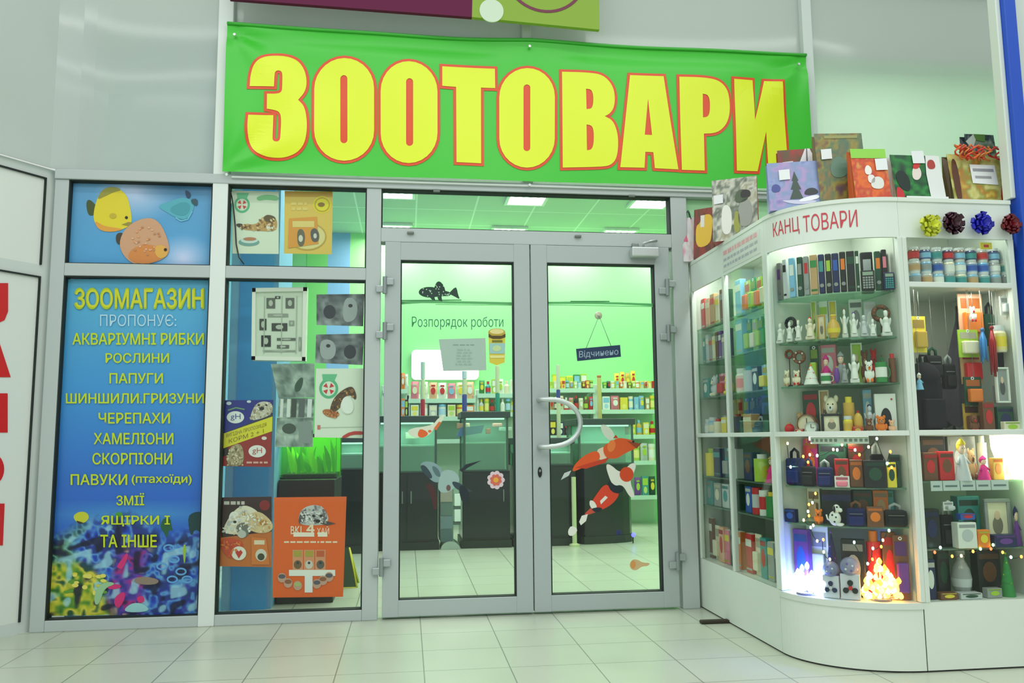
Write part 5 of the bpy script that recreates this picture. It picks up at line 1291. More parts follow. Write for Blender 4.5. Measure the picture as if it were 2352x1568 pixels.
def g_book(b, w, h, d, c, c2):
    b.rbox(-w / 2, -d / 2, 0, w / 2, d / 2, h, c, 'satin', .002); b.box(-w / 2 + .002, -d / 2 - .001, h * .68, w / 2 - .002, -d / 2, h * .86, c2, 'print'); b.box(-w / 2 + .003, -d / 2 - .001, h * .08, w / 2 - .003, -d / 2, h * .13, shade(c2, .8), 'print')
    b.box(-w / 2 + .002, -d / 2 + .004, h, w / 2 - .002, d / 2 - .002, h + .0015, (226, 222, 206), 'matte')
def g_binder(b, w, h, d, c, c2):
    b.rbox(-w / 2, -d / 2, 0, w / 2, d / 2, h, c, 'satin', .005); b.box(-w * .32, -d / 2 - .001, h * .55, w * .32, -d / 2, h * .82, c2, 'print')
    b.lathe([(.009, 0), (.009, -.003), (0, -.003)], (150, 154, 150), 'metal', 10, (0, -d / 2, h * .2), 'y')
def g_card(b, w, h, d, c, c2):
    b.box(-w / 2, -.003, 0, w / 2, .003, h, c, 'print'); b.rbox(-w * .38, -.028, h * .12, w * .38, -.003, h * .58, c2, 'gloss', .006); b.box(-w * .4, -.0045, h * .68, w * .4, -.003, h * .9, shade(c2, .75), 'print'); b.lathe([(.004, -.004), (.008, -.004), (.008, .004), (.004, .004)], (240, 240, 240), 'print', 8, (0, 0, h * .95), 'y')
def g_box(b, w, h, d, c, c2):
    b.rbox(-w / 2, -d / 2, 0, w / 2, d / 2, h, c, 'print', .003); b.fill([ell(0, h * .5, w * .3, h * .24, 14)], lambda u, v: (u, -d / 2 - .001, v), c2, 'print'); b.box(-w * .42, -d / 2 - .001, h * .8, w * .42, -d / 2, h * .92, shade(c2, .8), 'print')
def g_bust(b, w, h, d, c, c2):
    r = w / 2
    b.rbox(-r * .9, -r * .6, 0, r * .9, r * .6, h * .14, shade(c, .92), 'satin', .003)
    b.lathe([(r * .8, h * .14), (r * .72, h * .3), (r * .5, h * .52), (r * .58, h * .64), (r * .3, h * .74), (0, h * .75)], c, 'satin', 14)
    b.ball((0, -r * .05, h * .86), (r * .38, r * .36, h * .13), c, 'satin', 12, 8)
    for s in (-1, 1): b.ball((s * r * .62, r * .25, h * .52), (r * .3, r * .14, h * .2), shade(c, .96), 'satin', 10, 6, Matrix.Rotation(s * .3, 3, 'Y'))
    b.ball((0, r * .05, h * .93), (r * .40, r * .38, h * .08), c2, 'satin', 12, 6)
def g_wreath(b, w, h, d, c, c2):
    r = min(w, h) / 2; n = 26
    b.tube([(r * .74 * cos(2 * pi * k / n), 0, h - r + r * .74 * sin(2 * pi * k / n)) for k in range(n)], r * .26, c, 'matte', 8, True)
    for k in range(9): b.ball((r * .74 * cos(k * .7), -r * .22, h - r + r * .74 * sin(k * .7)), r * .13, c2 if k % 2 else shade(c, 1.3), 'satin', 8, 6)
    b.tube([(0, 0, 0), (0, 0, h - r * 1.9)], r * .1, shade(c, .8), 'matte', 6); b.lathe([(0, 0), (r * .5, 0), (r * .45, .008), (0, .008)], shade(c, .8), 'matte', 12)
def g_frame(b, w, h, d, c, c2):
    k = w * .13
    for q in ((-w / 2, 0, w / 2, k), (-w / 2, h - k, w / 2, h), (-w / 2, k, -w / 2 + k, h - k), (w / 2 - k, k, w / 2, h - k)): b.rbox(q[0], -.012, q[1], q[2], .004, q[3], c, 'satin', .003)
    b.box(-w / 2 + k * .9, -.004, k * .9, w / 2 - k * .9, .0, h - k * .9, c2, 'print'); b.fill([ell(0, h * .42, w * .2, h * .2, 14)], lambda u, v: (u, -.005, v), shade(c2, .55), 'print'); b.fill([ell(0, h * .64, w * .11, h * .1, 12)], lambda u, v: (u, -.0052, v), (226, 196, 166), 'print')
    b.box(-.006, .004, 0, .006, .05, h * .5, shade(c, .6), 'matte')
def g_vase(b, w, h, d, c, c2):
    r = w / 2
    b.lathe([(0, 0), (r * .55, 0), (r * .6, h * .04), (r * .9, h * .22), (r, h * .4), (r * .8, h * .62), (r * .38, h * .8), (r * .5, h * .96), (r * .42, h), (r * .3, h * .9)], c, 'gloss', 18, cols=[c, c, c, c2, c, c, c, c2, c])
def g_plush(b, w, h, d, c, c2):
    r = w / 2
    b.ball((0, 0, h * .3), (r * .8, r * .62, h * .3), c, 'cloth'); b.ball((0, -r * .1, h * .72), (r * .62, r * .55, h * .25), c, 'cloth')
    for s in (-1, 1):
        b.ball((s * r * .5, 0, h * .93), (r * .24, r * .16, h * .1), c, 'cloth', 10, 6); b.ball((s * r * .72, -r * .25, h * .38), (r * .22, r * .22, h * .17), c, 'cloth', 10, 6); b.ball((s * r * .42, -r * .45, h * .1), (r * .28, r * .36, h * .1), c2, 'cloth', 10, 6)
        b.ball((s * r * .24, -r * .58, h * .78), r * .08, (24, 22, 22), 'gloss', 8, 5)
    b.ball((0, -r * .58, h * .66), (r * .26, r * .2, h * .09), c2, 'cloth', 10, 6); b.ball((0, -r * .76, h * .69), (r * .09, r * .07, h * .035), (40, 30, 30), 'gloss', 8, 5)
def g_cone(b, w, h, d, c, c2):
    r = w / 2
    b.lathe([(0, 0), (r, 0), (r * .72, h * .3), (r * .78, h * .3), (r * .45, h * .62), (r * .5, h * .62), (.002, h * .95), (0, h * .95)], c, 'matte', 14); b.ball((0, 0, h * .96), r * .16, c2, 'satin', 8, 6)
    for k in range(8): b.ball((r * (.8 - .07 * k) * cos(k * 2.4), r * (.8 - .07 * k) * sin(k * 2.4), h * (.12 + .09 * k)), r * .12, c2, 'gloss', 8, 5)
def g_ornament(b, w, h, d, c, c2):
    r = w / 2; b.ball((0, 0, h * .46), (r, r, h * .46), c, 'gloss', 16, 10); b.lathe([(0, h * .9), (r * .25, h * .9), (r * .25, h), (0, h)], c2, 'metal', 10)
def g_mug(b, w, h, d, c, c2):
    r = w * .42
    b.lathe([(0, 0), (r, 0), (r, h), (r * .88, h), (r * .86, h * .1), (0, h * .1)], c, 'gloss', 18, (-w * .08, 0, 0)); b.lathe([(r * 1.012, h * .25), (r * 1.012, h * .75)], c2, 'print', 18, (-w * .08, 0, 0))
    b.tube([(-w * .08 + r * .95, 0, h * .8)] + [(-w * .08 + r + w * .22 * sin(t), 0, h * .5 + h * .3 * cos(t)) for t in (.6, 1.2, 1.9, 2.5)] + [(-w * .08 + r * .95, 0, h * .2)], w * .035, c, 'gloss', 6)
def g_jar(b, w, h, d, c, c2):
    r = w / 2
    b.lathe([(0, 0), (r * .9, 0), (r, h * .08), (r, h * .7), (r * .82, h * .8), (r * .86, h * .8), (r * .86, h), (0, h)], c, 'gloss', 16, cols=[c, c, mixc(c, c2, .4), c, (206, 212, 212), (206, 212, 212), (206, 212, 212)]); b.lathe([(r * 1.01, h * .2), (r * 1.01, h * .58)], c2, 'print', 16)
def g_clock(b, w, h, d, c, c2):
    r = min(w, h) / 2
    b.lathe([(0, .02), (r, .02), (r, -.012), (r * .86, -.016), (r * .84, -.008), (0, -.008)], c, 'satin', 26, (0, 0, r), 'y', cols=[c, c, c, c2, c2])
    b.box(-r * .03, -.011, r, r * .03, -.009, r * 1.6, (30, 30, 30)); b.box(0, -.011, r * .97, r * .5, -.009, r * 1.03, (30, 30, 30))
def g_bag(b, w, h, d, c, c2):
    b.rbox(-w / 2, -d / 2, 0, w / 2, d / 2, h * .74, c, 'cloth', min(.025, w * .2)); b.rbox(-w * .36, -d / 2 - .012, h * .08, w * .36, -d / 2 - .001, h * .4, shade(c, 1.25), 'cloth', .012)
    b.tube([(-w * .22, 0, h * .72), (-w * .2, 0, h * .9), (0, 0, h * .99), (w * .2, 0, h * .9), (w * .22, 0, h * .72)], .007, c2, 'cloth', 6); b.box(-w * .34, -d / 2 - .002, h * .5, w * .34, -d / 2 - .0005, h * .52, (150, 152, 150), 'metal')
def g_calc(b, w, h, d, c, c2):
    b.rbox(-w / 2, -.008, 0, w / 2, .008, h, c, 'satin', .003); b.box(-w * .38, -.010, h * .74, w * .38, -.008, h * .92, (150, 170, 150), 'gloss')
    for i in range(4):
        for j in range(5): b.box(-w * .38 + i * w * .2, -.0115, h * .08 + j * h * .125, -w * .38 + i * w * .2 + w * .15, -.008, h * .08 + j * h * .125 + h * .09, c2, 'satin')
def g_spinner(b, w, h, d, c, c2):
    b.rbox(-w / 2, -.02, 0, w / 2, .0, h * .58, (216, 216, 228), 'print', .003); b.lathe([(w * .5, 0), (w * .46, -.02), (w * .3, -.034), (0, -.038)], (176, 180, 216), 'clear:.55', 22, (0, -.001, h * .60 + w * .34), 'y')
    for k in range(3):
        a = pi / 2 + k * 2.094; cx, cz = w * .27 * cos(a), h * .27 + w * .27 * sin(a); b.lathe([(0, -.026), (w * .15, -.026), (w * .15, -.02)], c, 'gloss', 14, (cx, 0, cz), 'y')
        n = Vector((-sin(a), cos(a))) * w * .07
        b.fill([[(n.x, h * .27 + n.y), (cx + n.x, cz + n.y), (cx - n.x, cz - n.y), (-n.x, h * .27 - n.y)]], lambda u, v: (u, -.0262, v), c, 'gloss')
    b.lathe([(0, -.028), (w * .11, -.028), (w * .11, -.02)], c2, 'gloss', 14, (0, 0, h * .27), 'y')
    for k in range(4): b.lathe([(0, -.037), (w * .06, -.037), (w * .05, -.03)], (110, 90, 170) if k % 2 else (226, 226, 240), 'gloss', 8, (w * .2 * cos(k * 1.57 + .5), 0, h * .60 + w * .34 + w * .2 * sin(k * 1.57 + .5)), 'y')
def g_arch(b, w, h, d, c, c2):
    out = [(-w / 2, 0), (w / 2, 0), (w / 2, h)] + [(-w / 2, h)]
    b.prism(out, -.01, .01, c, 'satin'); b.fill([[(-w * .26, h * .06), (w * .26, h * .06), (w * .26, h * .34)] + [(w * .26 * cos(t), h * .34 + h * .3 * sin(t)) for t in [pi * k / 12 for k in range(1, 12)]] + [(-w * .26, h * .34)]], lambda u, v: (u, -.0115, v), c2, 'print'); b.ball((w * .3, -.012, h * .86), w * .05, (206, 60, 80), 'gloss', 8, 5)
def g_dog(b, w, h, d, c, c2):
    r = w / 2
    b.ball((-r * .1, 0, h * .34), (r * .62, r * .45, h * .34), c, 'satin'); b.ball((r * .12, -r * .1, h * .78), (r * .36, r * .34, h * .2), c, 'satin'); b.ball((r * .48, -r * .15, h * .72), (r * .26, r * .2, h * .1), c, 'satin', 10, 7)
    b.ball((r * .72, -r * .17, h * .75), r * .07, (30, 26, 26), 'gloss', 8, 5)
    for s in (-1, 1): b.ball((r * -.06, s * r * .3 - r * .1, h * .76), (r * .12, r * .1, h * .16), c2, 'satin', 8, 6); b.ball((r * .4, s * r * .3 - .0, h * .07), (r * .4, r * .16, h * .07), c, 'satin', 8, 6)
    b.tube([(-r * .5, 0, h * .2), (-r * .85, 0, h * .3), (-r * .95, 0, h * .5)], r * .09, c, 'satin', 6)
    for k, (dx, dz) in enumerate(((-.3, .5), (.05, .4), (-.1, .2), (.2, .86))): b.ball((r * dx, -r * .38, h * dz), (r * .11, r * .08, h * .05), (40, 36, 36), 'satin', 8, 5)
def g_tube(b, w, h, d, c, c2):
    b.lathe([(0, 0), (w / 2, 0), (w / 2, h * .84), (w * .3, h * .84), (w * .3, h), (0, h)], c, 'gloss', 14, cols=[c, c, c2, c2, c2])
def g_doll(b, w, h, d, c, c2):
    r = w / 2
    b.lathe([(0, 0), (r * .95, 0), (r * .8, h * .16), (r * .45, h * .5), (r * .3, h * .6), (0, h * .62)], c, 'cloth', 14); b.ball((0, -r * .05, h * .74), (r * .42, r * .4, h * .14), (236, 206, 180), 'satin', 12, 8)
    b.ball((0, r * .1, h * .79), (r * .5, r * .46, h * .15), c2, 'cloth', 12, 7)
    for s in (-1, 1):
        b.tube([(s * r * .35, 0, h * .54), (s * r * .8, -r * .3, h * .38)], r * .14, c, 'cloth', 6); b.ball((s * r * .15, -r * .43, h * .75), r * .05, (30, 26, 26), 'gloss', 6, 4)
    b.lathe([(r * .52, h * .84), (r * .4, h * .9), (0, h)], c2, 'cloth', 12)
GOODS = {'book': g_book, 'binder': g_binder, 'card': g_card, 'box': g_box, 'bust': g_bust, 'wreath': g_wreath, 'frame': g_frame, 'vase': g_vase, 'plush': g_plush, 'cone': g_cone, 'orn': g_ornament, 'mug': g_mug, 'jar': g_jar, 'clock': g_clock, 'bag': g_bag, 'calc': g_calc, 'spin': g_spinner, 'arch': g_arch, 'dog': g_dog, 'tube': g_tube, 'doll': g_doll}
NAMES = {'book': 'notebook', 'binder': 'ring_binder', 'card': 'carded_toy', 'box': 'gift_box', 'bust': 'figurine', 'wreath': 'wreath_ornament', 'frame': 'framed_photo', 'vase': 'vase', 'plush': 'plush_toy', 'cone': 'table_tree', 'orn': 'bauble', 'mug': 'mug', 'jar': 'jar', 'clock': 'clock', 'bag': 'purse', 'calc': 'calculator', 'spin': 'spinner_pack', 'arch': 'photo_board', 'dog': 'dog_figurine', 'tube': 'glue_tube', 'doll': 'doll'}

Z1, Z2, Z3 = SHELVES; L1, L2 = LOW; ZB = Z_B + .001; ZM = Z_M
P1, P2, P3, P4 = ('corner cabinet top shelf', 'corner cabinet second shelf', 'corner cabinet third shelf', 'corner cabinet fourth shelf')
P5, P6, P7 = ('corner cabinet fifth shelf', 'corner cabinet sixth shelf', 'corner cabinet floor')
D_ = .06
rows = [
 # corner cabinet, top shelf: binders and calculators
 ('C', 1774, 1786, Z1, D_, 88, 'binder', 'purple', P1, 'grey'), ('C', 1788, 1800, Z1, D_, 88, 'binder', 'grey', P1, 'purple'), ('C', 1802, 1812, Z1, D_, 92, 'book', 'silver', P1, 'black'), ('C', 1815, 1831, Z1, D_, 93, 'binder', 'sky blue', P1, 'white'),
 ('C', 1834, 1848, Z1, D_, 92, 'binder', 'dark green', P1, 'grey'), ('C', 1849, 1862, Z1, D_, 92, 'binder', 'grey', P1, 'red'), ('C', 1864, 1881, Z1, D_, 92, 'book', 'tan', P1, 'green'), ('C', 1883, 1897, Z1, D_, 92, 'binder', 'navy', P1, 'teal'), ('C', 1899, 1913, Z1, D_, 92, 'binder', 'black', P1, 'lime'), ('C', 1914, 1930, Z1, D_, 92, 'binder', 'navy', P1, 'blue'),
 ('C', 1932, 1946, Z1, D_, 94, 'binder', 'black', P1, 'orange'), ('C', 1948, 1966, Z1, D_, 94, 'book', 'black', P1, 'dark green'), ('C', 1968, 1976, Z1, D_, 94, 'book', 'dark green', P1, 'white'), ('C', 1979, 2010, Z1, .04, 46, 'calc', 'black', P1, 'grey'), ('C', 1980, 2008, Z1, .13, 96, 'binder', 'black', P1, 'silver'),
 ('C', 2012, 2026, Z1, D_, 92, 'binder', 'dark green', P1, 'orange'), ('C', 2028, 2040, Z1, D_, 96, 'binder', 'black', P1, 'pink'), ('C', 2036, 2060, Z1, .035, 40, 'calc', 'navy', P1, 'teal'), ('C', 2042, 2056, Z1, D_ + .03, 92, 'binder', 'black', P1, 'magenta'),
 # second shelf: white figurines
 ('C', 1776, 1808, Z2, .09, 62, 'wreath', 'black', P2, 'dark green'), ('C', 1783, 1804, Z2, .04, 46, 'bust', 'white', P2, 'cream'), ('C', 1806, 1824, Z2, .04, 46, 'bust', 'white', P2, 'white'), ('C', 1826, 1844, Z2, .04, 48, 'bust', 'white', P2, 'cream'), ('C', 1818, 1836, Z2, .12, 46, 'wreath', 'dark green', P2, 'grey'), ('C', 1850, 1874, Z2, .04, 52, 'bust', 'cream', P2, 'red'),
 ('C', 1868, 1880, Z2, .16, 96, 'frame', 'cream', P2, 'lime'), ('C', 1880, 1898, Z2, .10, 58, 'frame', 'gold', P2, 'cream'), ('C', 1886, 1906, Z2, .19, 100, 'book', 'white', P2, 'lime'), ('C', 1900, 1932, Z2, .05, 54, 'vase', 'gold', P2, 'yellow'), ('C', 1908, 1926, Z2, .2, 100, 'frame', 'white', P2, 'yellow'), ('C', 1934, 1950, Z2, .07, 70, 'bust', 'white', P2, 'brown'),
 ('C', 1954, 1972, Z2, .05, 58, 'bust', 'white', P2, 'purple'), ('C', 1954, 1984, Z2, .2, 100, 'box', 'white', P2, 'grey'), ('C', 1976, 1996, Z2, .05, 50, 'bust', 'silver', P2, 'white'), ('C', 1988, 2014, Z2, .14, 86, 'box', 'silver', P2, 'white'), ('C', 1998, 2014, Z2, .04, 40, 'bust', 'white', P2, 'white'), ('C', 2016, 2060, Z2, .08, 76, 'wreath', 'brown', P2, 'dark green'), ('C', 2024, 2050, Z2, .04, 60, 'bust', 'white', P2, 'white'),
 # third shelf: toys
 ('C', 1788, 1812, Z3, .08, 86, 'wreath', 'brown', P3, 'red'), ('C', 1800, 1818, Z3, .04, 36, 'plush', 'cream', P3, 'tan'), ('C', 1822, 1856, Z3, .08, 82, 'wreath', 'brown', P3, 'white'), ('C', 1820, 1842, Z3, .035, 34, 'plush', 'cream', P3, 'red'), ('C', 1846, 1882, Z3, .045, 46, 'cone', 'white', P3, 'orange'), ('C', 1864, 1884, Z3, .14, 92, 'card', 'dark green', P3, 'lime'),
 ('C', 1886, 1914, Z3, .04, 24, 'mug', 'white', P3, 'green'), ('C', 1886, 1914, Z3, .10, 70, 'doll', 'magenta', P3, 'magenta'), ('C', 1890, 1926, Z3, .18, 102, 'box', 'pink', P3, 'white'), ('C', 1916, 1930, Z3, .04, 40, 'orn', 'purple', P3, 'gold'), ('C', 1918, 1950, Z3, .10, 76, 'doll', 'grey', P3, 'grey'), ('C', 1932, 1950, Z3, .04, 46, 'bust', 'grey', P3, 'red'), ('C', 1952, 1976, Z3, .05, 66, 'bust', 'white', P3, 'silver'), ('C', 1958, 1984, Z3, .16, 104, 'frame', 'white', P3, 'lime'),
 ('C', 1986, 2010, Z3, .05, 50, 'plush', 'white', P3, 'orange'), ('C', 1978, 2000, Z3, .13, 76, 'plush', 'brown', P3, 'tan'), ('C', 2000, 2020, Z3, .14, 80, 'plush', 'red', P3, 'brown'), ('C', 2012, 2044, Z3, .04, 46, 'mug', 'green', P3, 'white'), ('C', 2018, 2040, Z3, .11, 66, 'cone', 'green', P3, 'red'), ('C', 2044, 2060, Z3, .05, 66, 'tube', 'brown', P3, 'red'),
 # fourth shelf
 ('C', 1802, 1826, ZM, .035, 26, 'orn', 'red', P4, 'gold'), ('C', 1806, 1828, ZM, .12, 50, 'plush', 'tan', P4, 'brown'), ('C', 1828, 1848, ZM, .03, 12, 'box', 'red', P4, 'cream'), ('C', 1832, 1880, ZM, .09, 66, 'clock', 'brown', P4, 'cream'), ('C', 1850, 1880, ZM, .035, 28, 'clock', 'grey', P4, 'white'), ('C', 1826, 1868, ZM, .17, 98, 'box', 'dark green', P4, 'red'),
 ('C', 1888, 1936, ZM, .045, 46, 'frame', 'black', P4, 'cream'), ('C', 1890, 1936, ZM, .11, 86, 'plush', 'cream', P4, 'white'), ('C', 1886, 1910, ZM, .17, 100, 'frame', 'cream', P4, 'tan'), ('C', 1938, 1960, ZM, .04, 40, 'jar', 'yellow', P4, 'gold'), ('C', 1940, 1966, ZM, .10, 84, 'tube', 'gold', P4, 'yellow'), ('C', 1962, 1984, ZM, .05, 52, 'orn', 'gold', P4, 'red'), ('C', 1958, 1986, ZM, .14, 92, 'clock', 'gold', P4, 'cream'), ('C', 1960, 1982, ZM, .025, 16, 'box', 'red', P4, 'gold'),
 ('C', 1988, 2012, ZM, .08, 66, 'bust', 'silver', P4, 'navy'), ('C', 1986, 2008, ZM, .035, 34, 'plush', 'brown', P4, 'tan'), ('C', 2010, 2040, ZM, .035, 40, 'plush', 'orange', P4, 'tan'), ('C', 2014, 2062, ZM, .085, 90, 'arch', 'white', P4, 'black'), ('C', 2040, 2060, ZM, .03, 30, 'plush', 'peach', P4, 'cream'), ('C', 1986, 2006, ZM, .16, 100, 'box', 'sky blue', P4, 'white'),
 # fifth shelf (under the middle rail): bags
 ('C', 1796, 1840, L1, .07, 84, 'bag', 'navy', P5, 'black'), ('C', 1842, 1876, L1, .06, 62, 'bag', 'black', P5, 'navy'), ('C', 1878, 1916, L1, .06, 60, 'bag', 'navy', P5, 'grey'), ('C', 1808, 1832, L1, .15, 106, 'tube', 'red', P5, 'orange'), ('C', 1830, 1866, L1, .16, 104, 'box', 'magenta', P5, 'orange'), ('C', 1870, 1884, L1, .17, 100, 'box', 'peach', P5, 'tan'), ('C', 1886, 1950, L1, .16, 98, 'box', 'dark green', P5, 'black'),
 ('C', 1918, 1952, L1, .035, 26, 'card', 'white', P5, 'pink'), ('C', 1920, 1952, L1, .09, 64, 'box', 'red', P5, 'brown'), ('C', 1954, 1984, L1, .09, 62, 'box', 'brown', P5, 'orange'), ('C', 1952, 1990, L1, .17, 98, 'box', 'brown', P5, 'red'), ('C', 1986, 2036, L1, .06, 62, 'box', 'black', P5, 'dark green'), ('C', 2002, 2032, L1, .13, 100, 'bag', 'black', P5, 'white'), ('C', 2038, 2060, L1, .05, 58, 'box', 'yellow', P5, 'dark green'), ('C', 2062, 2086, L1, .08, 74, 'box', 'dark green', P5, 'black'),
 # sixth shelf
 ('C', 1800, 1830, L2, .05, 30, 'box', 'navy', P6, 'blue'), ('C', 1870, 1894, L2, .07, 34, 'plush', 'orange', P6, 'brown'), ('C', 1892, 1960, L2, .14, 78, 'book', 'black', P6, 'navy'), ('C', 1898, 1944, L2, .045, 50, 'dog', 'white', P6, 'black'), ('C', 1946, 1990, L2, .06, 56, 'bag', 'navy', P6, 'brown'), ('C', 1962, 2006, L2, .16, 84, 'box', 'dark green', P6, 'brown'), ('C', 1992, 2030, L2, .05, 46, 'box', 'brown', P6, 'orange'), ('C', 2008, 2042, L2, .14, 86, 'box', 'orange', P6, 'tan'), ('C', 2032, 2086, L2, .05, 52, 'bag', 'black', P6, 'grey'), ('C', 2044, 2088, L2, .15, 90, 'box', 'teal', P6, 'green'), ('C', 1836, 1868, L2, .16, 78, 'card', 'cream', P6, 'tan'),
 # cabinet floor
 ('C', 1797, 1836, ZB, .09, 140, 'box', 'purple', P7, 'blue'), ('C', 1838, 1892, ZB, .15, 150, 'card', 'white', P7, 'silver'), ('C', 1896, 1936, ZB, .10, 148, 'cone', 'navy', P7, 'purple'), ('C', 1938, 1992, ZB, .13, 128, 'box', 'black', P7, 'grey'), ('C', 1893, 1931, ZB, .05, 86, 'spin', 'navy', P7, 'silver'), ('C', 1933, 1978, ZB, .05, 98, 'spin', 'black', P7, 'red'),
 ('C', 1996, 2030, ZB, .12, 150, 'tube', 'red', P7, 'orange'), ('C', 2032, 2064, ZB, .10, 150, 'box', 'brown', P7, 'red'), ('C', 2072, 2106, ZB, .06, 146, 'card', 'brown', P7, 'purple'),
]
for r in rows: item(*r)
S1, S2, S3, S4 = 'side cabinet top shelf', 'side cabinet second shelf', 'side cabinet third shelf', 'side cabinet fourth shelf'
S5, S6, S7 = 'side cabinet fifth shelf', 'side cabinet sixth shelf', 'side cabinet floor'
def srow(a, c, n, z, hpx, kinds, cols, place, c2s=('white', 'cream', 'red', 'yellow', 'grey'), ins=.075):
    R = random.Random(place + str(a))
    for i, (x0, x1) in enumerate(cells(a, c, n, .12)):
        item('S', x0, x1, z, ins, hpx * R.uniform(.88, 1.04), kinds[i % len(kinds)], cols[i % len(cols)], place, c2s[i % len(c2s)])
srow(1588, 1652, 6, Z1, 76, ['book'], ['red', 'peach', 'tan', 'cream', 'brown', 'dark green'], S1)
srow(1591, 1654, 9, Z2, 66, ['book'], ['teal', 'silver', 'grey', 'cream', 'brown', 'purple', 'grey', 'silver', 'navy'], S2)
srow(1594, 1656, 4, Z3, 50, ['box', 'plush', 'card', 'plush'], ['teal', 'silver', 'pink', 'yellow'], S3)
srow(1596, 1630, 3, ZM, 40, ['jar', 'jar', 'tube'], ['silver', 'sky blue', 'cream'], S4); srow(1634, 1660, 2, ZM, 42, ['book'], ['yellow', 'tan'], S4)
srow(1594, 1660, 5, ZM, 92, ['card'], ['pink', 'gold', 'tan', 'blue', 'navy'], S4, ins=.2)
srow(1666, 1680, 1, Z1, 90, ['book'], ['sky blue'], S1); srow(1682, 1748, 5, Z1, 84, ['card'], ['lime', 'green', 'lime', 'green', 'lime'], S1, ('orange', 'lime', 'orange', 'cream', 'orange'))
srow(1668, 1684, 1, Z2, 88, ['book'], ['sky blue'], S2); srow(1686, 1750, 5, Z2, 84, ['card'], ['green', 'lime', 'green', 'teal', 'green'], S2, ('lime', 'cream', 'lime', 'green', 'tan'))
srow(1670, 1752, 5, Z3, 56, ['jar', 'tube', 'box', 'card', 'book'], ['white', 'silver', 'black', 'sky blue', 'gold'], S3, ('pink', 'teal', 'white', 'yellow', 'blue'))
srow(1672, 1758, 4, ZM, 96, ['bag', 'box', 'bag', 'bag'], ['navy', 'blue', 'black', 'brown'], S4, ('purple', 'navy', 'red', 'orange'), .16)
srow(1672, 1758, 4, ZM, 46, ['box', 'book', 'bag', 'box'], ['black', 'tan', 'navy', 'black'], S4, ('navy', 'cream', 'grey', 'dark green'), .055)
srow(1602, 1672, 4, L1, 66, ['tube', 'book', 'card', 'box'], ['yellow', 'navy', 'teal', 'white'], S5, ('lime', 'teal', 'grey', 'silver'))
srow(1602, 1674, 4, L2, 60, ['box'], ['teal', 'grey', 'silver', 'dark green'], S6, ('grey', 'cream', 'teal', 'lime'))
srow(1604, 1680, 6, ZB, 86, ['book', 'card', 'box', 'book', 'box', 'book'], ['brown', 'cream', 'peach', 'pink', 'dark green', 'orange'], S7)
srow(1686, 1778, 4, L1, 70, ['box', 'tube', 'doll', 'box'], ['navy', 'lime', 'magenta', 'blue'], S5, ('brown', 'white', 'gold', 'purple'))
srow(1688, 1782, 6, L2, 62, ['box', 'mug', 'mug', 'tube', 'mug', 'box'], ['blue', 'red', 'white', 'green', 'magenta', 'red'], S6, ('white', 'silver', 'red', 'yellow', 'silver', 'teal'))
srow(1690, 1786, 6, ZB, 92, ['book', 'card', 'box', 'book', 'book', 'box'], ['red', 'cream', 'teal', 'grey', 'navy', 'white'], S7)
F1, F2, F3, F4, F5 = 'front cabinet top shelf', 'front cabinet middle opening', 'front cabinet shelf under the rail', 'front cabinet lower shelf', 'front cabinet floor'
R = random.Random(5)
for i, (a, c) in enumerate(cells(2090, 2326, 9, .06)):
    for k, dz in enumerate((0, .060, .120)):
        item('F', a, c, 1.661, .06 + .012 * k, 33 - k, 'jar', ('sky blue', 'silver', 'sky blue', 'grey', 'cream')[(i + k) % 5] if k < 2 else ('brown', 'navy', 'grey', 'navy')[i % 4], F1, R.choice(['white', 'teal', 'tan', 'blue', 'grey']) if k < 2 else ('red', 'sky blue', 'teal')[i % 3], dz=dz,
             label=f'{("pale", "pale", "dark")[k]} jar, {ORD[i]} from the left in the {("bottom", "middle", "top")[k]} row under the bows', group='jars under the bows')
x, y, _ = spot('F', 2265, 1.83, .025); b = MB(frame(x, y, 1.828)); b.box(-.028, -.002, 0, .028, .002, .03, (226, 206, 40), 'print'); b.box(-.012, -.003, .008, .012, -.002, .02, (206, 40, 40), 'print'); tag(b.build('price_card'), 'yellow price card with a red mark above the jars', 'price card')
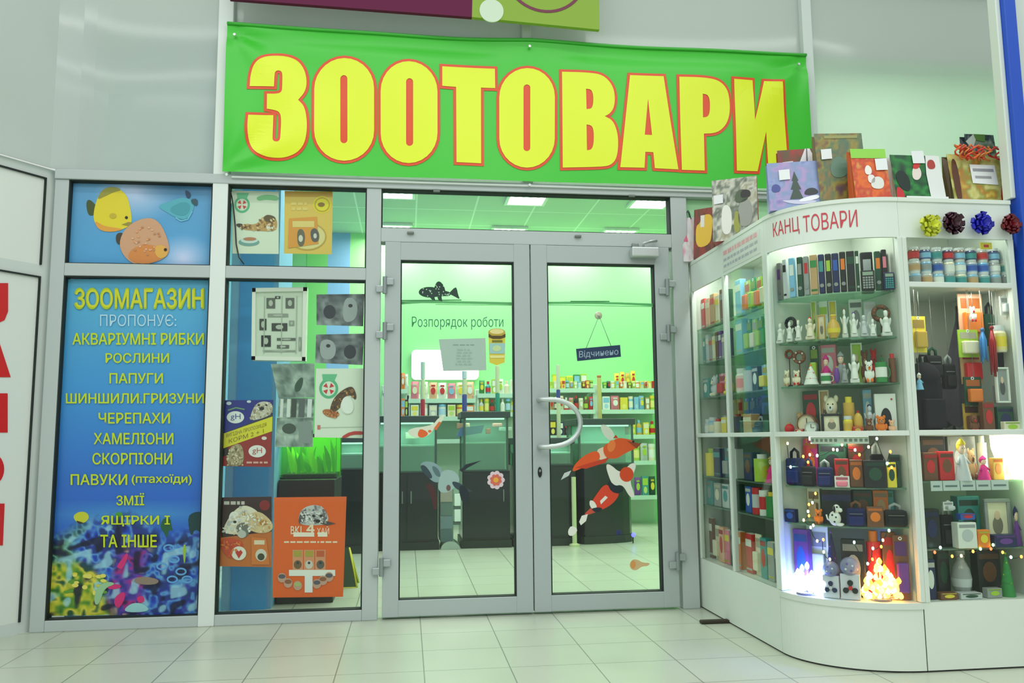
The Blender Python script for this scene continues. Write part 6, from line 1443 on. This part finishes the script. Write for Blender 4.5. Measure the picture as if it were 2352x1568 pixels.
rowsF = [
 ('F', 2096, 2130, 1.36, .09, 84, 'card', 'yellow', F2, 'gold'), ('F', 2104, 2126, 1.22, .16, 60, 'plush', 'dark green', F2, 'tan'), ('F', 2104, 2122, 1.19, .05, 40, 'doll', 'sky blue', F2, 'white'), ('F', 2126, 2164, 1.25, .16, 70, 'bag', 'black', F2, 'dark green'), ('F', 2166, 2196, 1.20, .18, 78, 'bag', 'black', F2, 'grey'),
 ('F', 2204, 2262, 1.43, .13, 104, 'card', 'peach', F2, 'orange'), ('F', 2202, 2250, 1.34, .10, 64, 'card', 'lime', F2, 'cream'), ('F', 2208, 2258, 1.22, .13, 84, 'card', 'tan', F2, 'red'), ('F', 2216, 2258, 1.12, .10, 66, 'card', 'dark green', F2, 'orange'), ('F', 2214, 2254, ZM, .12, 66, 'card', 'gold', F2, 'brown'), ('F', 2226, 2244, 1.50, .08, 36, 'plush', 'white', F2, 'red'),
 ('F', 2262, 2292, 1.40, .16, 100, 'bag', 'dark green', F2, 'black'), ('F', 2298, 2318, 1.53, .06, 44, 'card', 'white', F2, 'silver'), ('F', 2282, 2312, 1.36, .07, 62, 'jar', 'cream', F2, 'yellow'), ('F', 2288, 2320, 1.13, .05, 82, 'frame', 'white', F2, 'grey'), ('F', 2298, 2326, 1.25, .12, 60, 'box', 'black', F2, 'dark green'), ('F', 2256, 2284, ZM, .06, 70, 'box', 'brown', F2, 'red'), ('F', 2286, 2326, ZM, .06, 58, 'box', 'dark green', F2, 'navy'), ('F', 2300, 2340, ZM, .035, 24, 'box', 'cream', F2, 'lime'), ('F', 2226, 2250, ZM, .03, 40, 'plush', 'brown', F2, 'red'),
 ('F', 2118, 2152, FLOW[0], .08, 64, 'box', 'brown', F3, 'red'), ('F', 2154, 2190, FLOW[0], .08, 66, 'box', 'red', F3, 'brown'), ('F', 2194, 2232, FLOW[0], .05, 98, 'doll', 'silver', F3, 'yellow'), ('F', 2222, 2246, FLOW[0], .10, 70, 'plush', 'tan', F3, 'brown'), ('F', 2246, 2276, FLOW[0], .07, 56, 'doll', 'magenta', F3, 'magenta'), ('F', 2250, 2270, FLOW[0], .15, 104, 'tube', 'cream', F3, 'white'), ('F', 2278, 2304, FLOW[0], .06, 50, 'box', 'gold', F3, 'orange'), ('F', 2110, 2170, FLOW[0], .2, 100, 'box', 'black', F3, 'brown'), ('F', 2172, 2240, FLOW[0], .22, 96, 'box', 'grey', F3, 'silver'),
 ('F', 2118, 2158, FLOW[1], .08, 88, 'box', 'black', F4, 'navy'), ('F', 2160, 2192, FLOW[1], .10, 98, 'bag', 'black', F4, 'grey'), ('F', 2166, 2190, FLOW[1] + .16, .06, 20, 'card', 'white', F4, 'silver'), ('F', 2196, 2250, FLOW[1], .18, 108, 'box', 'teal', F4, 'dark green'), ('F', 2194, 2240, FLOW[1], .05, 58, 'box', 'white', F4, 'silver'), ('F', 2200, 2236, FLOW[1] + .12, .06, 14, 'box', 'blue', F4, 'red'), ('F', 2242, 2272, FLOW[1], .05, 40, 'box', 'orange', F4, 'yellow'), ('F', 2262, 2326, FLOW[1], .12, 104, 'frame', 'grey', F4, 'cream'), ('F', 2276, 2330, FLOW[1], .05, 28, 'box', 'navy', F4, 'purple'), ('F', 2328, 2348, FLOW[1], .08, 90, 'doll', 'purple', F4, 'navy'),
 ('F', 2126, 2150, ZB, .06, 90, 'box', 'navy', F5, 'white'), ('F', 2152, 2182, ZB, .14, 104, 'box', 'black', F5, 'dark green'), ('F', 2186, 2236, ZB, .10, 108, 'vase', 'grey', F5, 'silver'), ('F', 2240, 2296, ZB, .16, 96, 'box', 'black', F5, 'brown'), ('F', 2300, 2332, ZB, .07, 100, 'cone', 'green', F5, 'lime'), ('F', 2154, 2196, ZB, .05, 16, 'box', 'brown', F5, 'yellow'), ('F', 2198, 2250, ZB, .05, 14, 'box', 'silver', F5, 'dark green'), ('F', 2262, 2298, ZB, .05, 22, 'box', 'grey', F5, 'lime'),
]
for r in rowsF: item(*r)

# ---- fill lights added to brighten the cabinets: thin tubes under the top boards
for u, par, a, c in (('S', SU, (X0 + .05, -.08), (X0 + .05, -1.0)), ('C', CU, arc(.35, .07), arc(1.2, .07)), ('F', FU, (XF + .06, YF_ + .06), (XR - .06, YF_ + .06))):
    b = MB(); b.tube([(a[0], a[1], Z_T - .035), (c[0], c[1], Z_T - .035)], .010, (250, 255, 250), 'emit:1.5', 8); b.build('cabinet_fill_tube', par)
    L = math.hypot(a[0] - c[0], a[1] - c[1])
    o = area('cabinet_fill_light', ((a[0] + c[0]) / 2, (a[1] + c[1]) / 2, Z_T - .06), L, .03, (2.0 if u == 'F' else 5.0) * L, (1, 1, .95))
    o.rotation_euler = (0, 0, math.atan2(c[1] - a[1], c[0] - a[0]))

b = MB(); b.box(XF + .08, YF_ + .03, 1.6485, XR - .08, YF_ + .04, 1.6508, (250, 255, 250), 'emit:1.5'); b.build('cabinet_fill_tube', FU)  # added glow strip tucked behind the rail, brightens the middle opening
area('cabinet_fill_light', ((XF + XR) / 2, YF_ + .05, 1.64), .4, .03, 1.3, (1, 1, .95)); area('cabinet_fill_light', ((XF + XR) / 2, YF_ + .06, .97), .4, .03, .5, (1, .97, .9))  # added fill lights for the openings below the rails
b = MB(); b.wall(arcp(.06, .3, .75), Z_M - .030, Z_M - .012, .012, (250, 255, 250), 'emit:1.2'); b.build('cabinet_fill_tube', CU)  # added glow strip under the middle rail of the corner unit
area('cabinet_fill_light', (*arc(.8, .12), Z_M - .04), .3, .03, .7, (1, .97, .92))  # added fill light for the lower corner shelves
# ---- paper strip on the side fascia, price labels
b = MB(); ya, yb = [solve(lambda t: (X0, t, 1.95), .05, -1.12, q) for q in (1660, 1746)]
b.box(X0 - .002, yb, 1.885, X0, ya, 2.005, (216, 224, 216), 'print')
R = random.Random(2)
for k in range(3):
    y = ya - .02
    while y > yb + .03:
        w = R.uniform(.02, .05); b.box(X0 - .003, y - w, 1.975 - k * .034, X0 - .0015, y, 1.993 - k * .034 + (.004 if k == 0 else -.004), (226, 168, 172) if k == 0 else (170, 182, 186), 'print'); y -= w + .012
tag(b.build('paper_strip'), 'pale printed paper strip on the fascia of the side cabinet', 'paper strip')
P = thing('price_strip', ((2.174 + 2.7) / 2, YF_ + .03, FLOW[0] - .05), 'row of small white price labels along a shelf edge of the front cabinet', 'price strip')
xs = [spot('F', q, FLOW[0], .028)[0] for q in (2136, 2164, 2204, 2240, 2275, 2316)]
for i in range(5):
    b = MB(); b.box(xs[i] + .002, YF_ + .0262, FLOW[0] - .042, xs[i + 1] - .002, YF_ + .029, FLOW[0] + .001, (196, 210, 206), 'print'); b.box(xs[i] + .012, YF_ + .0255, FLOW[0] - .026, xs[i + 1] - .014, YF_ + .0263, FLOW[0] - .018, (100, 120, 120), 'print'); b.build('price_label', P)
b = MB(); t0_, t1_ = arc_th(1858, .985), arc_th(1996, .985)
pth = [arc(t0_ + (t1_ - t0_) * k / 10, .012) for k in range(11)]
b.wall(pth, .955, .986, .001, (206, 214, 200), 'print')
for k in range(12):
    if k != 6: b.wall([arc(t0_ + (t1_ - t0_) * (k + .2) / 12, .0115), arc(t0_ + (t1_ - t0_) * (k + .8) / 12, .0115)], .964, .977, .0004, (120, 130, 120), 'print')
tag(b.build('paper_label'), 'printed paper strip under the middle rail of the rounded cabinet', 'paper strip')

# ---- gift bags standing on the cabinet tops
def pal_fn(pal, seed, su, sv):
    def f(u, v):
        q = (noise2(u * su, v * sv, seed) * .6 + noise2(u * su * 2.3, v * sv * 2.3, seed + 1) * .4) * 1.25 - .12
        q = max(0, min(.999, q)) * (len(pal) - 1); i = int(q); return mixc(pal[i], pal[i + 1], q - i)
    return f
def gift_bag(u, a, c, ptop, pbot, ins, pal, side, label, seed, su=6, sv=7, handle=None, motif=None, tagpos=None, rz=None, lean=0.06, d=.08):
    """u: 'S' side, 'C' corner, 'F' front; px columns a..c, rows ptop..pbot in the photograph"""
    x, y, r = spot(u, (a + c) / 2, Z_T, ins)
    if u == 'S': x = X0 + ins; y = solve(lambda t: (x, t, Z_T), -.045 if a < 1590 else -.1, -1.12, (a + c) / 2)
    if rz is not None: r = rz
    dist = (Vector((x, y, Z_T)) - C_O).dot(C_FW); w = (c - a) * dist / F_PX; zt = Z_T + .3
    for _ in range(6): zt += (proj(x, y - lean * (zt - Z_T) * .6, zt)[1] - ptop) * dist / F_PX
    h = (zt - Z_T) / cos(lean)
    if u == 'S': w = w / max(.35, abs(cos(r + .23)))
    t = thing('gift_bag', (x, y, Z_T), label, 'gift bag', 'gift bags on top of the cabinets')
    M = frame(x, y, Z_T + .001, r, -lean)
    zz = h * (.86 if handle else 1.0)
    b = MB(M); k = d / 2
    b.grid(lambda u_, v: (-w / 2 + w * u_, -k * (1 - .55 * v), zz * v), 26, 30, pal_fn(pal, seed, su, sv), 'print', False)
    b.add([(-w / 2, k, 0), (w / 2, k, 0), (w / 2, k * .45, zz), (-w / 2, k * .45, zz)], [(0, 3, 2, 1)], side, 'print')
    for s in (-1, 1): b.add([(s * w / 2, -k, 0), (s * w / 2, k, 0), (s * w / 2, k * .45, zz), (s * w / 2, -k * .45, zz), (s * w * .44, 0, zz * .9), (s * w * .46, 0, 0)], [(0, 3, 4, 5), (5, 4, 2, 1)], side, 'print')
    b.add([(-w / 2, -k, 0), (w / 2, -k, 0), (w / 2, k, 0), (-w / 2, k, 0)], [(0, 1, 2, 3)], side, 'print')
    b.add([(-w / 2, -k * .45, zz), (w / 2, -k * .45, zz), (w / 2, -k * .44 + .002, zz - .03), (-w / 2, -k * .44 + .002, zz - .03)], [(0, 1, 2, 3)], shade(side, .9), 'print')
    body = b.build('bag_body', t)
    def F(u_, v, e=.0015): return (-w / 2 + w * u_, -k * (1 - .55 * v) - e, zz * v)
    if motif:
        b = MB(M)
        for pts, col, lay in motif: b.fill([pts], lambda u_, v: F(u_, v, .001 + .0008 * lay), col, 'print')
        b.build('bag_picture', t)
    if tagpos:
        b = MB(M); u0, v0, s = tagpos; b.fill([[(u0, v0), (u0 + s / w, v0 + .01), (u0 + s / w, v0 + s * 1.1 / zz), (u0, v0 + s * 1.1 / zz - .01)]], lambda u_, v: F(u_, v, .006), (226, 230, 232), 'print'); b.build('price_tag', t)
    if handle:
        for s in (-1, 1):
            b = MB(M); b.tube([(w * .2 * q, s * k * .45, zz - .01 + (h - zz + .01) * (1 - q * q)) for q in (-1, -.75, -.5, -.2, 0, .2, .5, .75, 1)], .0028, handle, 'cloth', 6); b.build('bag_handle', t)
    return t, M, w, h
G = lambda *p: list(p)
WH = (226, 228, 226)
gift_bag('S', 1566, 1597, 482, 588, -.005, [(206, 180, 184), (230, 226, 224), (214, 214, 216), (220, 150, 170)], (216, 206, 208), 'white and pink gift bag on the cabinet top next to the door frame', 31, 3, 4, (60, 90, 80), [([(.1, .45), (.4, .45), (.3, .62), (.1, .66)], (214, 100, 130), 1)], rz=-.2, d=.05)
gift_bag('S', 1600, 1641, 478, 574, .06, [(120, 40, 30), (90, 50, 40), (150, 52, 36), (60, 70, 44)], (110, 30, 28), 'dark red gift bag with a yellow mitten picture beside the white and pink bag', 32, 4, 5, None, [(chaikin([(.12, .2), (.85, .24), (.95, .5), (.98, .85), (.5, .88), (.3, .7), (.1, .66)]), (226, 186, 50), 1), ([(.35, .62), (.55, .62), (.55, .86), (.35, .86)], (226, 226, 216), 2)], rz=-.7)
gift_bag('S', 1643, 1740, 408, 545, .07, [(226, 226, 214), (150, 150, 120), (206, 208, 196), (90, 100, 84), (196, 200, 190), (150, 160, 70)], (170, 40, 44), 'large silver-grey patterned gift bag at the bend of the cabinet top', 33, 7, 6, None, [(chaikin([(.5, .58), (.78, .6), (.82, .72), (.7, .82), (.52, .76)]), (70, 90, 60), 1), (chaikin([(.62, .66), (.86, .66), (.86, .78), (.66, .8)]), (20, 26, 20), 2), (chaikin([(.55, .2), (.86, .2), (.9, .5), (.8, .66), (.6, .62)]), (150, 154, 146), 1), (chaikin([(.2, .1), (.42, .1), (.44, .5), (.3, .6), (.2, .5)]), (226, 228, 220), 1), (chaikin([(.46, .12), (.6, .1), (.62, .4), (.5, .5)]), (150, 156, 60), 1)], (.04, .6, .05), rz=-.5)
gift_bag('C', 1742, 1842, 341, 480, .20, [(150, 40, 40), (90, 84, 50), (170, 50, 46), (110, 90, 60)], (150, 36, 40), 'red gift bag with white ribbons behind the blue winter bag', 34, 4, 5, None, [([(.2, .5), (.45, .75), (.62, 1.0), (.72, 1.0), (.95, .66), (1, .5)], (236, 232, 236), 1), ([(.6, .5), (.66, .5), (.67, 1.0), (.645, 1.0)], (120, 110, 116), 2)], (.1, .66, .05), rz=-.3)
gift_bag('C', 1768, 1882, 372, 490, .09, [(110, 130, 180), (150, 160, 210), (130, 150, 190), (176, 150, 200), (120, 120, 180)], (130, 144, 190), 'pale blue winter gift bag with a fir tree above the hand lettering', 35, 5, 5, None, [([(.40, .22), (.66, .22), (.58, .42), (.63, .42), (.56, .6), (.59, .6), (.52, .8), (.46, .6), (.49, .6), (.43, .42), (.48, .42)], (60, 80, 70), 1), (chaikin([(.55, .14), (.98, .2), (.95, .3), (.6, .22)]), (236, 238, 244), 2), (chaikin([(.06, .38), (.22, .38), (.24, .5), (.14, .56), (.06, .5)]), (70, 80, 150), 1), (chaikin([(.66, .28), (.98, .3), (.9, .44), (.72, .42)]), (50, 54, 60), 1), (chaikin([(.2, .2), (.5, .1), (.9, .12), (.9, .18), (.4, .2)]), (200, 200, 226), 1)], (.22, .62, .05), rz=-.28)
gift_bag('C', 1880, 1990, 304, 466, .20, [(110, 106, 60), (150, 120, 70), (80, 110, 90), (150, 140, 60), (120, 90, 60), (90, 70, 80)], (120, 108, 74), 'tall brown patterned gift bag behind the orange one', 36, 5, 7, None, [([(.2, .97), (.9, .97), (.9, .93), (.2, .93)], (150, 150, 90), 1), (chaikin([(.25, .4), (.6, .4), (.66, .6), (.5, .7), (.3, .64)]), (96, 130, 110), 1)], (.1, .64, .05), rz=-.14)
gift_bag('C', 1958, 2040, 342, 455, .11, [(206, 80, 34), (226, 110, 40), (190, 60, 40), (214, 150, 70)], (196, 90, 40), 'orange gift bag with a lime green top edge and snowman', 37, 5, 6, None, [([(0, .82), (1, .82), (1, 1), (0, 1)], (140, 206, 70), 1), (chaikin([(.35, .5), (.52, .5), (.55, .62), (.44, .7), (.34, .62)]), (236, 232, 226), 2), (chaikin([(.45, .24), (.8, .22), (.86, .4), (.7, .48), (.5, .42)]), (220, 222, 216), 2), (chaikin([(.4, .34), (.6, .34), (.6, .5), (.4, .5)]), (230, 226, 224), 2), ([(.0, .04), (1, .08), (1, .0), (0, .0)], (206, 60, 30), 2)], (.66, .58, .055), rz=-.1)
gift_bag('F', 2046, 2166, 357, 455, .12, [(30, 110, 50), (20, 70, 44), (44, 140, 60), (24, 60, 44)], (220, 226, 222), 'green gift bag with a bearded face and a white side panel', 38, 4, 4, None, [(chaikin([(.38, .5), (.5, .46), (.6, .6), (.56, .78), (.42, .74)]), (226, 214, 206), 1), (chaikin([(.42, .7), (.56, .72), (.6, .86), (.46, .84)]), (200, 50, 46), 2), ([(.70, .02), (1, .02), (1, 1), (.72, 1), (.68, .6)], (222, 226, 224), 3), (chaikin([(.72, .7), (.9, .72), (.88, .92), (.74, .9)]), (170, 60, 50), 4), (chaikin([(.0, .02), (.14, .02), (.18, .2), (.1, .32), (.02, .3)]), (196, 40, 50), 2), (chaikin([(.1, .3), (.3, .2), (.34, .5), (.2, .7), (.04, .6)]), (20, 40, 34), 1)], (.44, .82, .06), rz=-.02)
# clear-wrapped basket with ribbons
t, M, w, h = gift_bag('F', 2176, 2320, 356, 460, .12, [(150, 160, 60), (196, 190, 110), (206, 200, 130), (140, 150, 70), (176, 120, 50), (206, 196, 90)], (90, 70, 40), 'clear-wrapped yellow-green gift pack with a white label and red curled ribbons', 39, 6, 5, None, [(chaikin([(.04, .0), (.14, .0), (.16, .9), (.04, .9)]), (90, 50, 30), 1), (chaikin([(.78, .0), (1, .0), (1, .5), (.86, .45)]), (176, 60, 40), 1), ([(.36, .42), (.80, .40), (.80, .80), (.36, .80)], (232, 234, 236), 3), ([(.40, .66), (.76, .66), (.76, .72), (.40, .72)], (150, 150, 160), 4), ([(.42, .52), (.7, .52), (.7, .57), (.42, .57)], (160, 160, 166), 4)], rz=0)
b = MB(M); R = random.Random(8)
for k in range(16):
    x0 = R.uniform(-w * .36, w * .36); ph = R.uniform(0, 6); rr = R.uniform(.012, .024); dx = R.uniform(-.05, .05)
    pts = [(x0 + dx * q / 10 + rr * cos(ph + q * .8), -.05 + rr * .6 * sin(ph + q * .8), h * .86 + q * .007) for q in range(11)]
    b.tube(pts, .0045, R.choice([(206, 50, 36), (226, 90, 40), (180, 40, 40), (206, 120, 50)]), 'gloss', 5)
b.build('curled_ribbon', t)
gift_bag('F', 2228, 2302, 306, 420, .24, [(40, 56, 60), (90, 110, 110), (30, 40, 56), (150, 160, 150), (50, 70, 50)], (40, 50, 60), 'dark blue and grey gift bag behind the red curled ribbons', 40, 4, 5, None, [([(.0, .9), (.3, 1), (.45, 1), (.2, .8)], (196, 206, 196), 1), ([(.3, 1), (.7, 1), (.66, .9), (.36, .92)], (90, 130, 60), 2)], (.56, .42, .04), rz=0)
b = MB(); x, y, _ = spot('F', 2118, Z_T, .05); b.slab([(x - .10, y - .04), (x + .10, y - .045), (x + .11, y + .02), (x - .06, y + .03)], Z_T, Z_T + .012, (232, 236, 236), 'gloss'); tag(b.build('white_film'), 'glossy white plastic film lying under the green gift bag', 'plastic film')
b = MB(); x, y, _ = spot('S', 1578, Z_T, .03); b.rbox(x - .035, y - .05, Z_T, x + .07, y + .05, Z_T + .02, (226, 234, 228), 'gloss', .008); tag(b.build('white_packet'), 'flat white packet on the cabinet edge under the white and pink bag', 'packet')

# ---- stick-on bows on the front fascia
def bow(px, py, rpx, col, label):
    rpx *= 1.22
    x, z = at(px, py, YF_ - .02); r = rpx * (YF_ + CAM_D) / F_PX
    t = thing('gift_bow', (x, YF_ - .002, z - r * .9), label, 'gift bow', 'stick-on bows on the front fascia')
    Rr = random.Random(px); b = MB(); 
    for ring, (n, rad, lift) in enumerate(((9, 1.0, .012), (7, .74, .026), (5, .45, .042))):
        for k in range(n):
            a = 2 * pi * k / n + ring * .4 + Rr.uniform(-.1, .1); ca, sa = cos(a), sin(a); L = r * rad * Rr.uniform(.85, 1.08); wd = r * .19
            vs = []; m = 8
            for q in range(m + 1):
                tt = q / m; rr = L * sin(pi * tt) ** .8 * (1 if tt < .5 else .96); up = lift + (.022 * sin(pi * tt) + (.018 if tt > .5 else 0) * sin(pi * tt)) * (1 - .2 * ring)
                rr = L * (tt * 2 if tt < .5 else (1 - tt) * 2); rr = L * sin(min(1, rr / L) * pi / 2)
                ww = wd * (.55 + .6 * sin(pi * tt))
                vs += [(x + ca * rr - sa * ww, YF_ - .003 - up, z + sa * rr + ca * ww), (x + ca * rr + sa * ww, YF_ - .003 - up, z + sa * rr - ca * ww)]
            b.add(vs, [(2 * q, 2 * q + 1, 2 * q + 3, 2 * q + 2) for q in range(m)], shade(col, Rr.uniform(.85, 1.12)), 'gloss', True)
    b.build('loops', t)
    b = MB(); b.lathe([(0, 0), (r * .4, 0), (r * .4, -.012), (0, -.012)], shade(col, .7), 'satin', 16, (x, YF_ - .001, z), 'y'); b.build('backing', t)
bow(2132, 519, 24, (206, 214, 60), 'yellow-green gift bow, leftmost on the front fascia')
bow(2182, 514, 25, (56, 14, 34), 'dark maroon gift bow between the yellow-green and the blue one')
bow(2249, 516, 25, (30, 34, 176), 'shiny blue gift bow on the front fascia')
bow(2314, 517, 22, (110, 14, 30), 'dark red gift bow at the right end of the front fascia')

# ---- hanging goods in the middle opening of the front cabinet
def hang(o, z0):
    """string from a hung thing up to the rail"""
    p = wloc(o); b = MB(); b.tube([(p.x, p.y, p.z + z0), (p.x, p.y, 1.6509)], .0008, (150, 150, 140), 'matte', 5); b.build('hanging_string', o)
x, y, _ = spot('F', 2135, ZM, .12)
t = thing('backpack', (x, y, ZM), 'large rounded black backpack at the left of the middle opening', 'backpack')
b = MB(); b.rbox(x - .085, y - .05, ZM, x + .06, y + .08, ZM + .28, (16, 14, 22), 'cloth', .05); b.ball((x - .012, y - .0, ZM + .25), (.075, .06, .07), (16, 14, 22), 'cloth'); b.build('body', t)
b = MB(); b.rbox(x - .06, y - .075, ZM + .02, x + .04, y - .05, ZM + .15, (24, 20, 30), 'cloth', .014); b.build('front_pocket', t)
b = MB(); b.tube([(x - .03, y, ZM + .31), (x - .02, y, ZM + .35), (x + .01, y, ZM + .35), (x + .02, y, ZM + .31)], .007, (30, 28, 30), 'cloth'); b.build('top_handle', t)
# grey folded umbrella cloth hanging in a point
t = thing('umbrella', (spot('F', 2185, ZM, .30)[0], YF_ + .30, ZM), 'half-open grey umbrella hanging point up in the middle opening', 'umbrella')
xa = spot('F', 2198, 1.58, .30)[0]; xl = spot('F', 2148, 1.35, .30)[0]; xr = spot('F', 2216, 1.2, .30)[0]
b = MB(); n = 12; top = (xa, YF_ + .30, 1.58); ring = []
for k in range(n):
    a = 2 * pi * k / n; rr = .085 * (1 if k % 2 else .8); ring.append((xa - .05 + rr * cos(a), YF_ + .32 + rr * .6 * sin(a), 1.06 + .04 * cos(a * 2)))
b.add([top] + ring, [(0, 1 + k, 1 + (k + 1) % n) for k in range(n)], (96, 92, 104), 'cloth'); b.build('canopy', t)
b = MB(); b.tube([(xa, YF_ + .30, 1.61), top, (xa - .05, YF_ + .31, 1.06), (xa - .05, YF_ + .31, ZM + .005)], .006, (40, 38, 42), 'satin'); b.build('shaft', t)
b = MB(); b.tube([top, (xa, YF_ + .30, 1.6509)], .0008, (60, 60, 56), 'matte', 5); b.build('hanging_string', t)
# wig-like tassels: blue and red strands
def tassel(px, zt, zb, c, label):
    x, y, _ = spot('F', px, zt, .05); b = MB(); R = random.Random(px)
    for k in range(14):
        a = R.uniform(0, 6.28); r = R.uniform(.005, .022); b.tube([(x, y, zt), (x + r * .8 * cos(a), y + r * .6 * sin(a), zt - (zt - zb) * .3), (x + r * 1.1 * cos(a), y + r * .6 * sin(a), zb + R.uniform(0, .04))], [.004, .006, .003], shade(c, R.uniform(.75, 1.2)), 'gloss', 5)
    b.ball((x, y, zt), .01, shade(c, .7), 'satin', 8, 6)
    o = b.build('tinsel_tassel'); tag(o, label, 'tassel', 'hanging tinsel tassels'); hang(o, zt - zb)
tassel(2256, 1.46, 1.30, (70, 150, 226), 'sky blue tinsel tassel hanging in the middle opening')
tassel(2277, 1.47, 1.24, (196, 30, 40), 'red tinsel tassel hanging right of the blue one')
for o in list(bpy.data.objects):
    if o.get('group') == f'goods on the {F2}' and o.parent is None and wloc(o).z > ZM + .05:
        hang(o, max(v.co.z for v in o.data.vertices) - .004)

# ---- fairy lights and glowing lamps
def fairy(u, pts, ins, label, par=None):
    P = []
    for px, py, c in pts:
        z = 1.0
        for _ in range(6):
            x, y, _r = spot(u, px, z, ins); q = proj(x, y, z)[1]; z += (q - py) * (Vector((x, y, z)) - C_O).dot(C_FW) / F_PX
        P.append((x, y, z, c))
    x, y, z, _ = min(P, key=lambda p: p[2]); t = thing('fairy_lights', (x, y, z), label, 'fairy lights')
    b = MB(); pts3 = []
    for i, p in enumerate(P):
        pts3.append((p[0], p[1] + .006, p[2]))
        if i + 1 < len(P): q = P[i + 1]; pts3.append(((p[0] + q[0]) / 2, (p[1] + q[1]) / 2 + .008, (p[2] + q[2]) / 2 - .008))
    b.tube(pts3, .0018, (30, 44, 34), 'matte', 5); b.build('wire', t)
    for x, y, z, c in P:
        b = MB(); b.ball((x, y, z), (.0052, .0052, .0072), c, 'emit:9', 8, 6); b.build('bulb', t)
WA, OR, CW, RD, GN = (255, 196, 120), (255, 130, 50), (190, 255, 236), (255, 70, 40), (170, 255, 140)
fairy('C', [(1809, 1018, WA), (1816, 1072, CW), (1845, 1048, OR), (1856, 1061, OR), (1860, 1044, WA), (1877, 1046, CW), (1914, 1032, WA), (1923, 1033, CW), (1934, 1021, WA), (1964, 1033, CW), (1974, 1044, OR), (1995, 1026, WA), (2014, 1007, CW), (2038, 1064, CW), (2045, 1037, OR), (2048, 1073, OR)], .035, 'fairy light string over the bags just below the middle rail')
fairy('C', [(1873, 1133, OR), (1866, 1154, CW), (1858, 1158, OR), (1856, 1174, CW), (1858, 1184, OR), (1846, 1194, WA), (1868, 1206, WA), (1862, 1211, CW), (1877, 1242, WA), (1891, 1239, OR), (1892, 1267, CW), (1906, 1284, WA)], .028, 'fairy light string hanging down left of the dog figurine')
fairy('C', [(2042, 1218, GN), (2028, 1240, WA), (2024, 1255, OR), (2005, 1259, CW), (2004, 1284, OR), (1993, 1294, CW), (1962, 1245, CW)], .03, 'fairy light string above the amber light cluster')
fairy('F', [(2147, 1268, RD), (2160, 1257, CW), (2187, 1277, OR), (2208, 1276, WA), (2235, 1266, OR), (2252, 1260, GN), (2276, 1260, RD), (2281, 1251, GN), (2303, 1268, OR), (2322, 1279, CW), (2346, 1278, OR)], .03, 'fairy light string across the front cabinet near its floor')
def cluster(px0, px1, ptop, pbot, ins, c, n, strength, label, name, power, lc, seed):
    xa, ya, _ = spot('C', px0, ZB, ins, .04); xc, yc, _ = spot('C', px1, ZB, ins, .02); dist = (Vector((xa, ya, ZB)) - C_O).dot(C_FW); h = (pbot - ptop) * dist / F_PX
    t = thing('light_cluster', ((xa + xc) / 2, (ya + yc) / 2, ZB), label, 'light cluster'); R = random.Random(seed)
    b = MB(); W_ = math.hypot(xc - xa, yc - ya); mx, my = (xa + xc) / 2, (ya + yc) / 2
    b.lathe([(0, 0), (W_ * .3, 0), (W_ * .28, .008), (0, .008)], (120, 120, 130), 'satin', 14, (mx, my + .01, ZB)); b.build('base', t)
    for k in range(n):
        f = R.random(); g = R.random() ** 1.3 * (1 - abs(f - .5) * 1.1)
        x = xa + (xc - xa) * f; y = ya + (yc - ya) * f + R.uniform(-.012, .016); z = ZB + .014 + g * h * .95
        b = MB(); cc = mixc(c, (255, 255, 255), R.uniform(0, .5)); b.lathe([(0, -.013), (.007, -.009), (.0105, 0), (.007, .009), (0, .018)], cc, f'emit:{strength}', 8, (x, y, z)); b.tube([(mx, my + .01, ZB + .006), (x, y, z - .012)], .0012, (200, 200, 220), 'satin', 4); b.build('crystal_bulb', t)
    l = bpy.data.lights.new('cluster_glow', 'POINT'); l.energy = power; l.color = lc; l.shadow_soft_size = .03
    o = bpy.data.objects.new('cluster_glow', l); COL.objects.link(o); o.location = (mx, my - .01, ZB + h * .6)
cluster(1813, 1892, 1315, 1376, .035, (190, 214, 255), 95, 10, 'glowing blue-white light cluster on the floor of the rounded cabinet', 'blue', 6.0, (.08, .10, 1), 1)
cluster(1986, 2068, 1300, 1384, .045, (255, 170, 40), 95, 6, 'glowing amber light cluster on the floor of the rounded cabinet', 'amber', 2.0, (1, .33, .04), 2)
# bright white paper lamp at the right edge of the front cabinet
x0, y, _ = spot('F', 2303, .98, .10); x1 = XR - .03
t = thing('table_lamp', ((x0 + x1) / 2 + .02, y, FLOW[0]), 'glowing white shade lamp at the right edge under the rail', 'lamp')
cx = XR - .056; r = .046
b = MB(); b.lathe([(r, .985), (r * .96, .93), (r * .55, .86), (r * .5, .855)], (255, 246, 226), 'emit:7', 22, (cx, y, 0)); b.build('lamp_shade', t)
b = MB(); b.lathe([(0, FLOW[0]), (r * .6, FLOW[0]), (r * .5, FLOW[0] + .015), (.008, FLOW[0] + .02), (.008, .90), (0, .90)], (220, 160, 140), 'satin', 14, (cx, y, 0)); b.build('lamp_base', t)
l = bpy.data.lights.new('lamp_glow', 'POINT'); l.energy = 1.6; l.color = (1, .85, .65); l.shadow_soft_size = .04
o = bpy.data.objects.new('lamp_glow', l); COL.objects.link(o); o.location = (cx - .02, y - .05, .84)

# ---- labels of the cabinet goods: colour, kind, place, and the order along the shelf where several are alike
for (place, name, cname), L in USED.items():
    L.sort(key=lambda t: t[:2])
    for i, (_, _, o) in enumerate(L):
        k = name.replace('_', ' ')
        if len(L) == 1: o['label'] = f'{cname} {k} on the {place}'
        elif len(L) == 2: o['label'] = f'{cname} {k} on the {place}, the {("left", "right")[i]} of two such'
        else: o['label'] = f'{ORD[i]} {cname} {k} from the left on the {place}'
for o in bpy.data.objects:
    if '_w' in o: del o['_w']
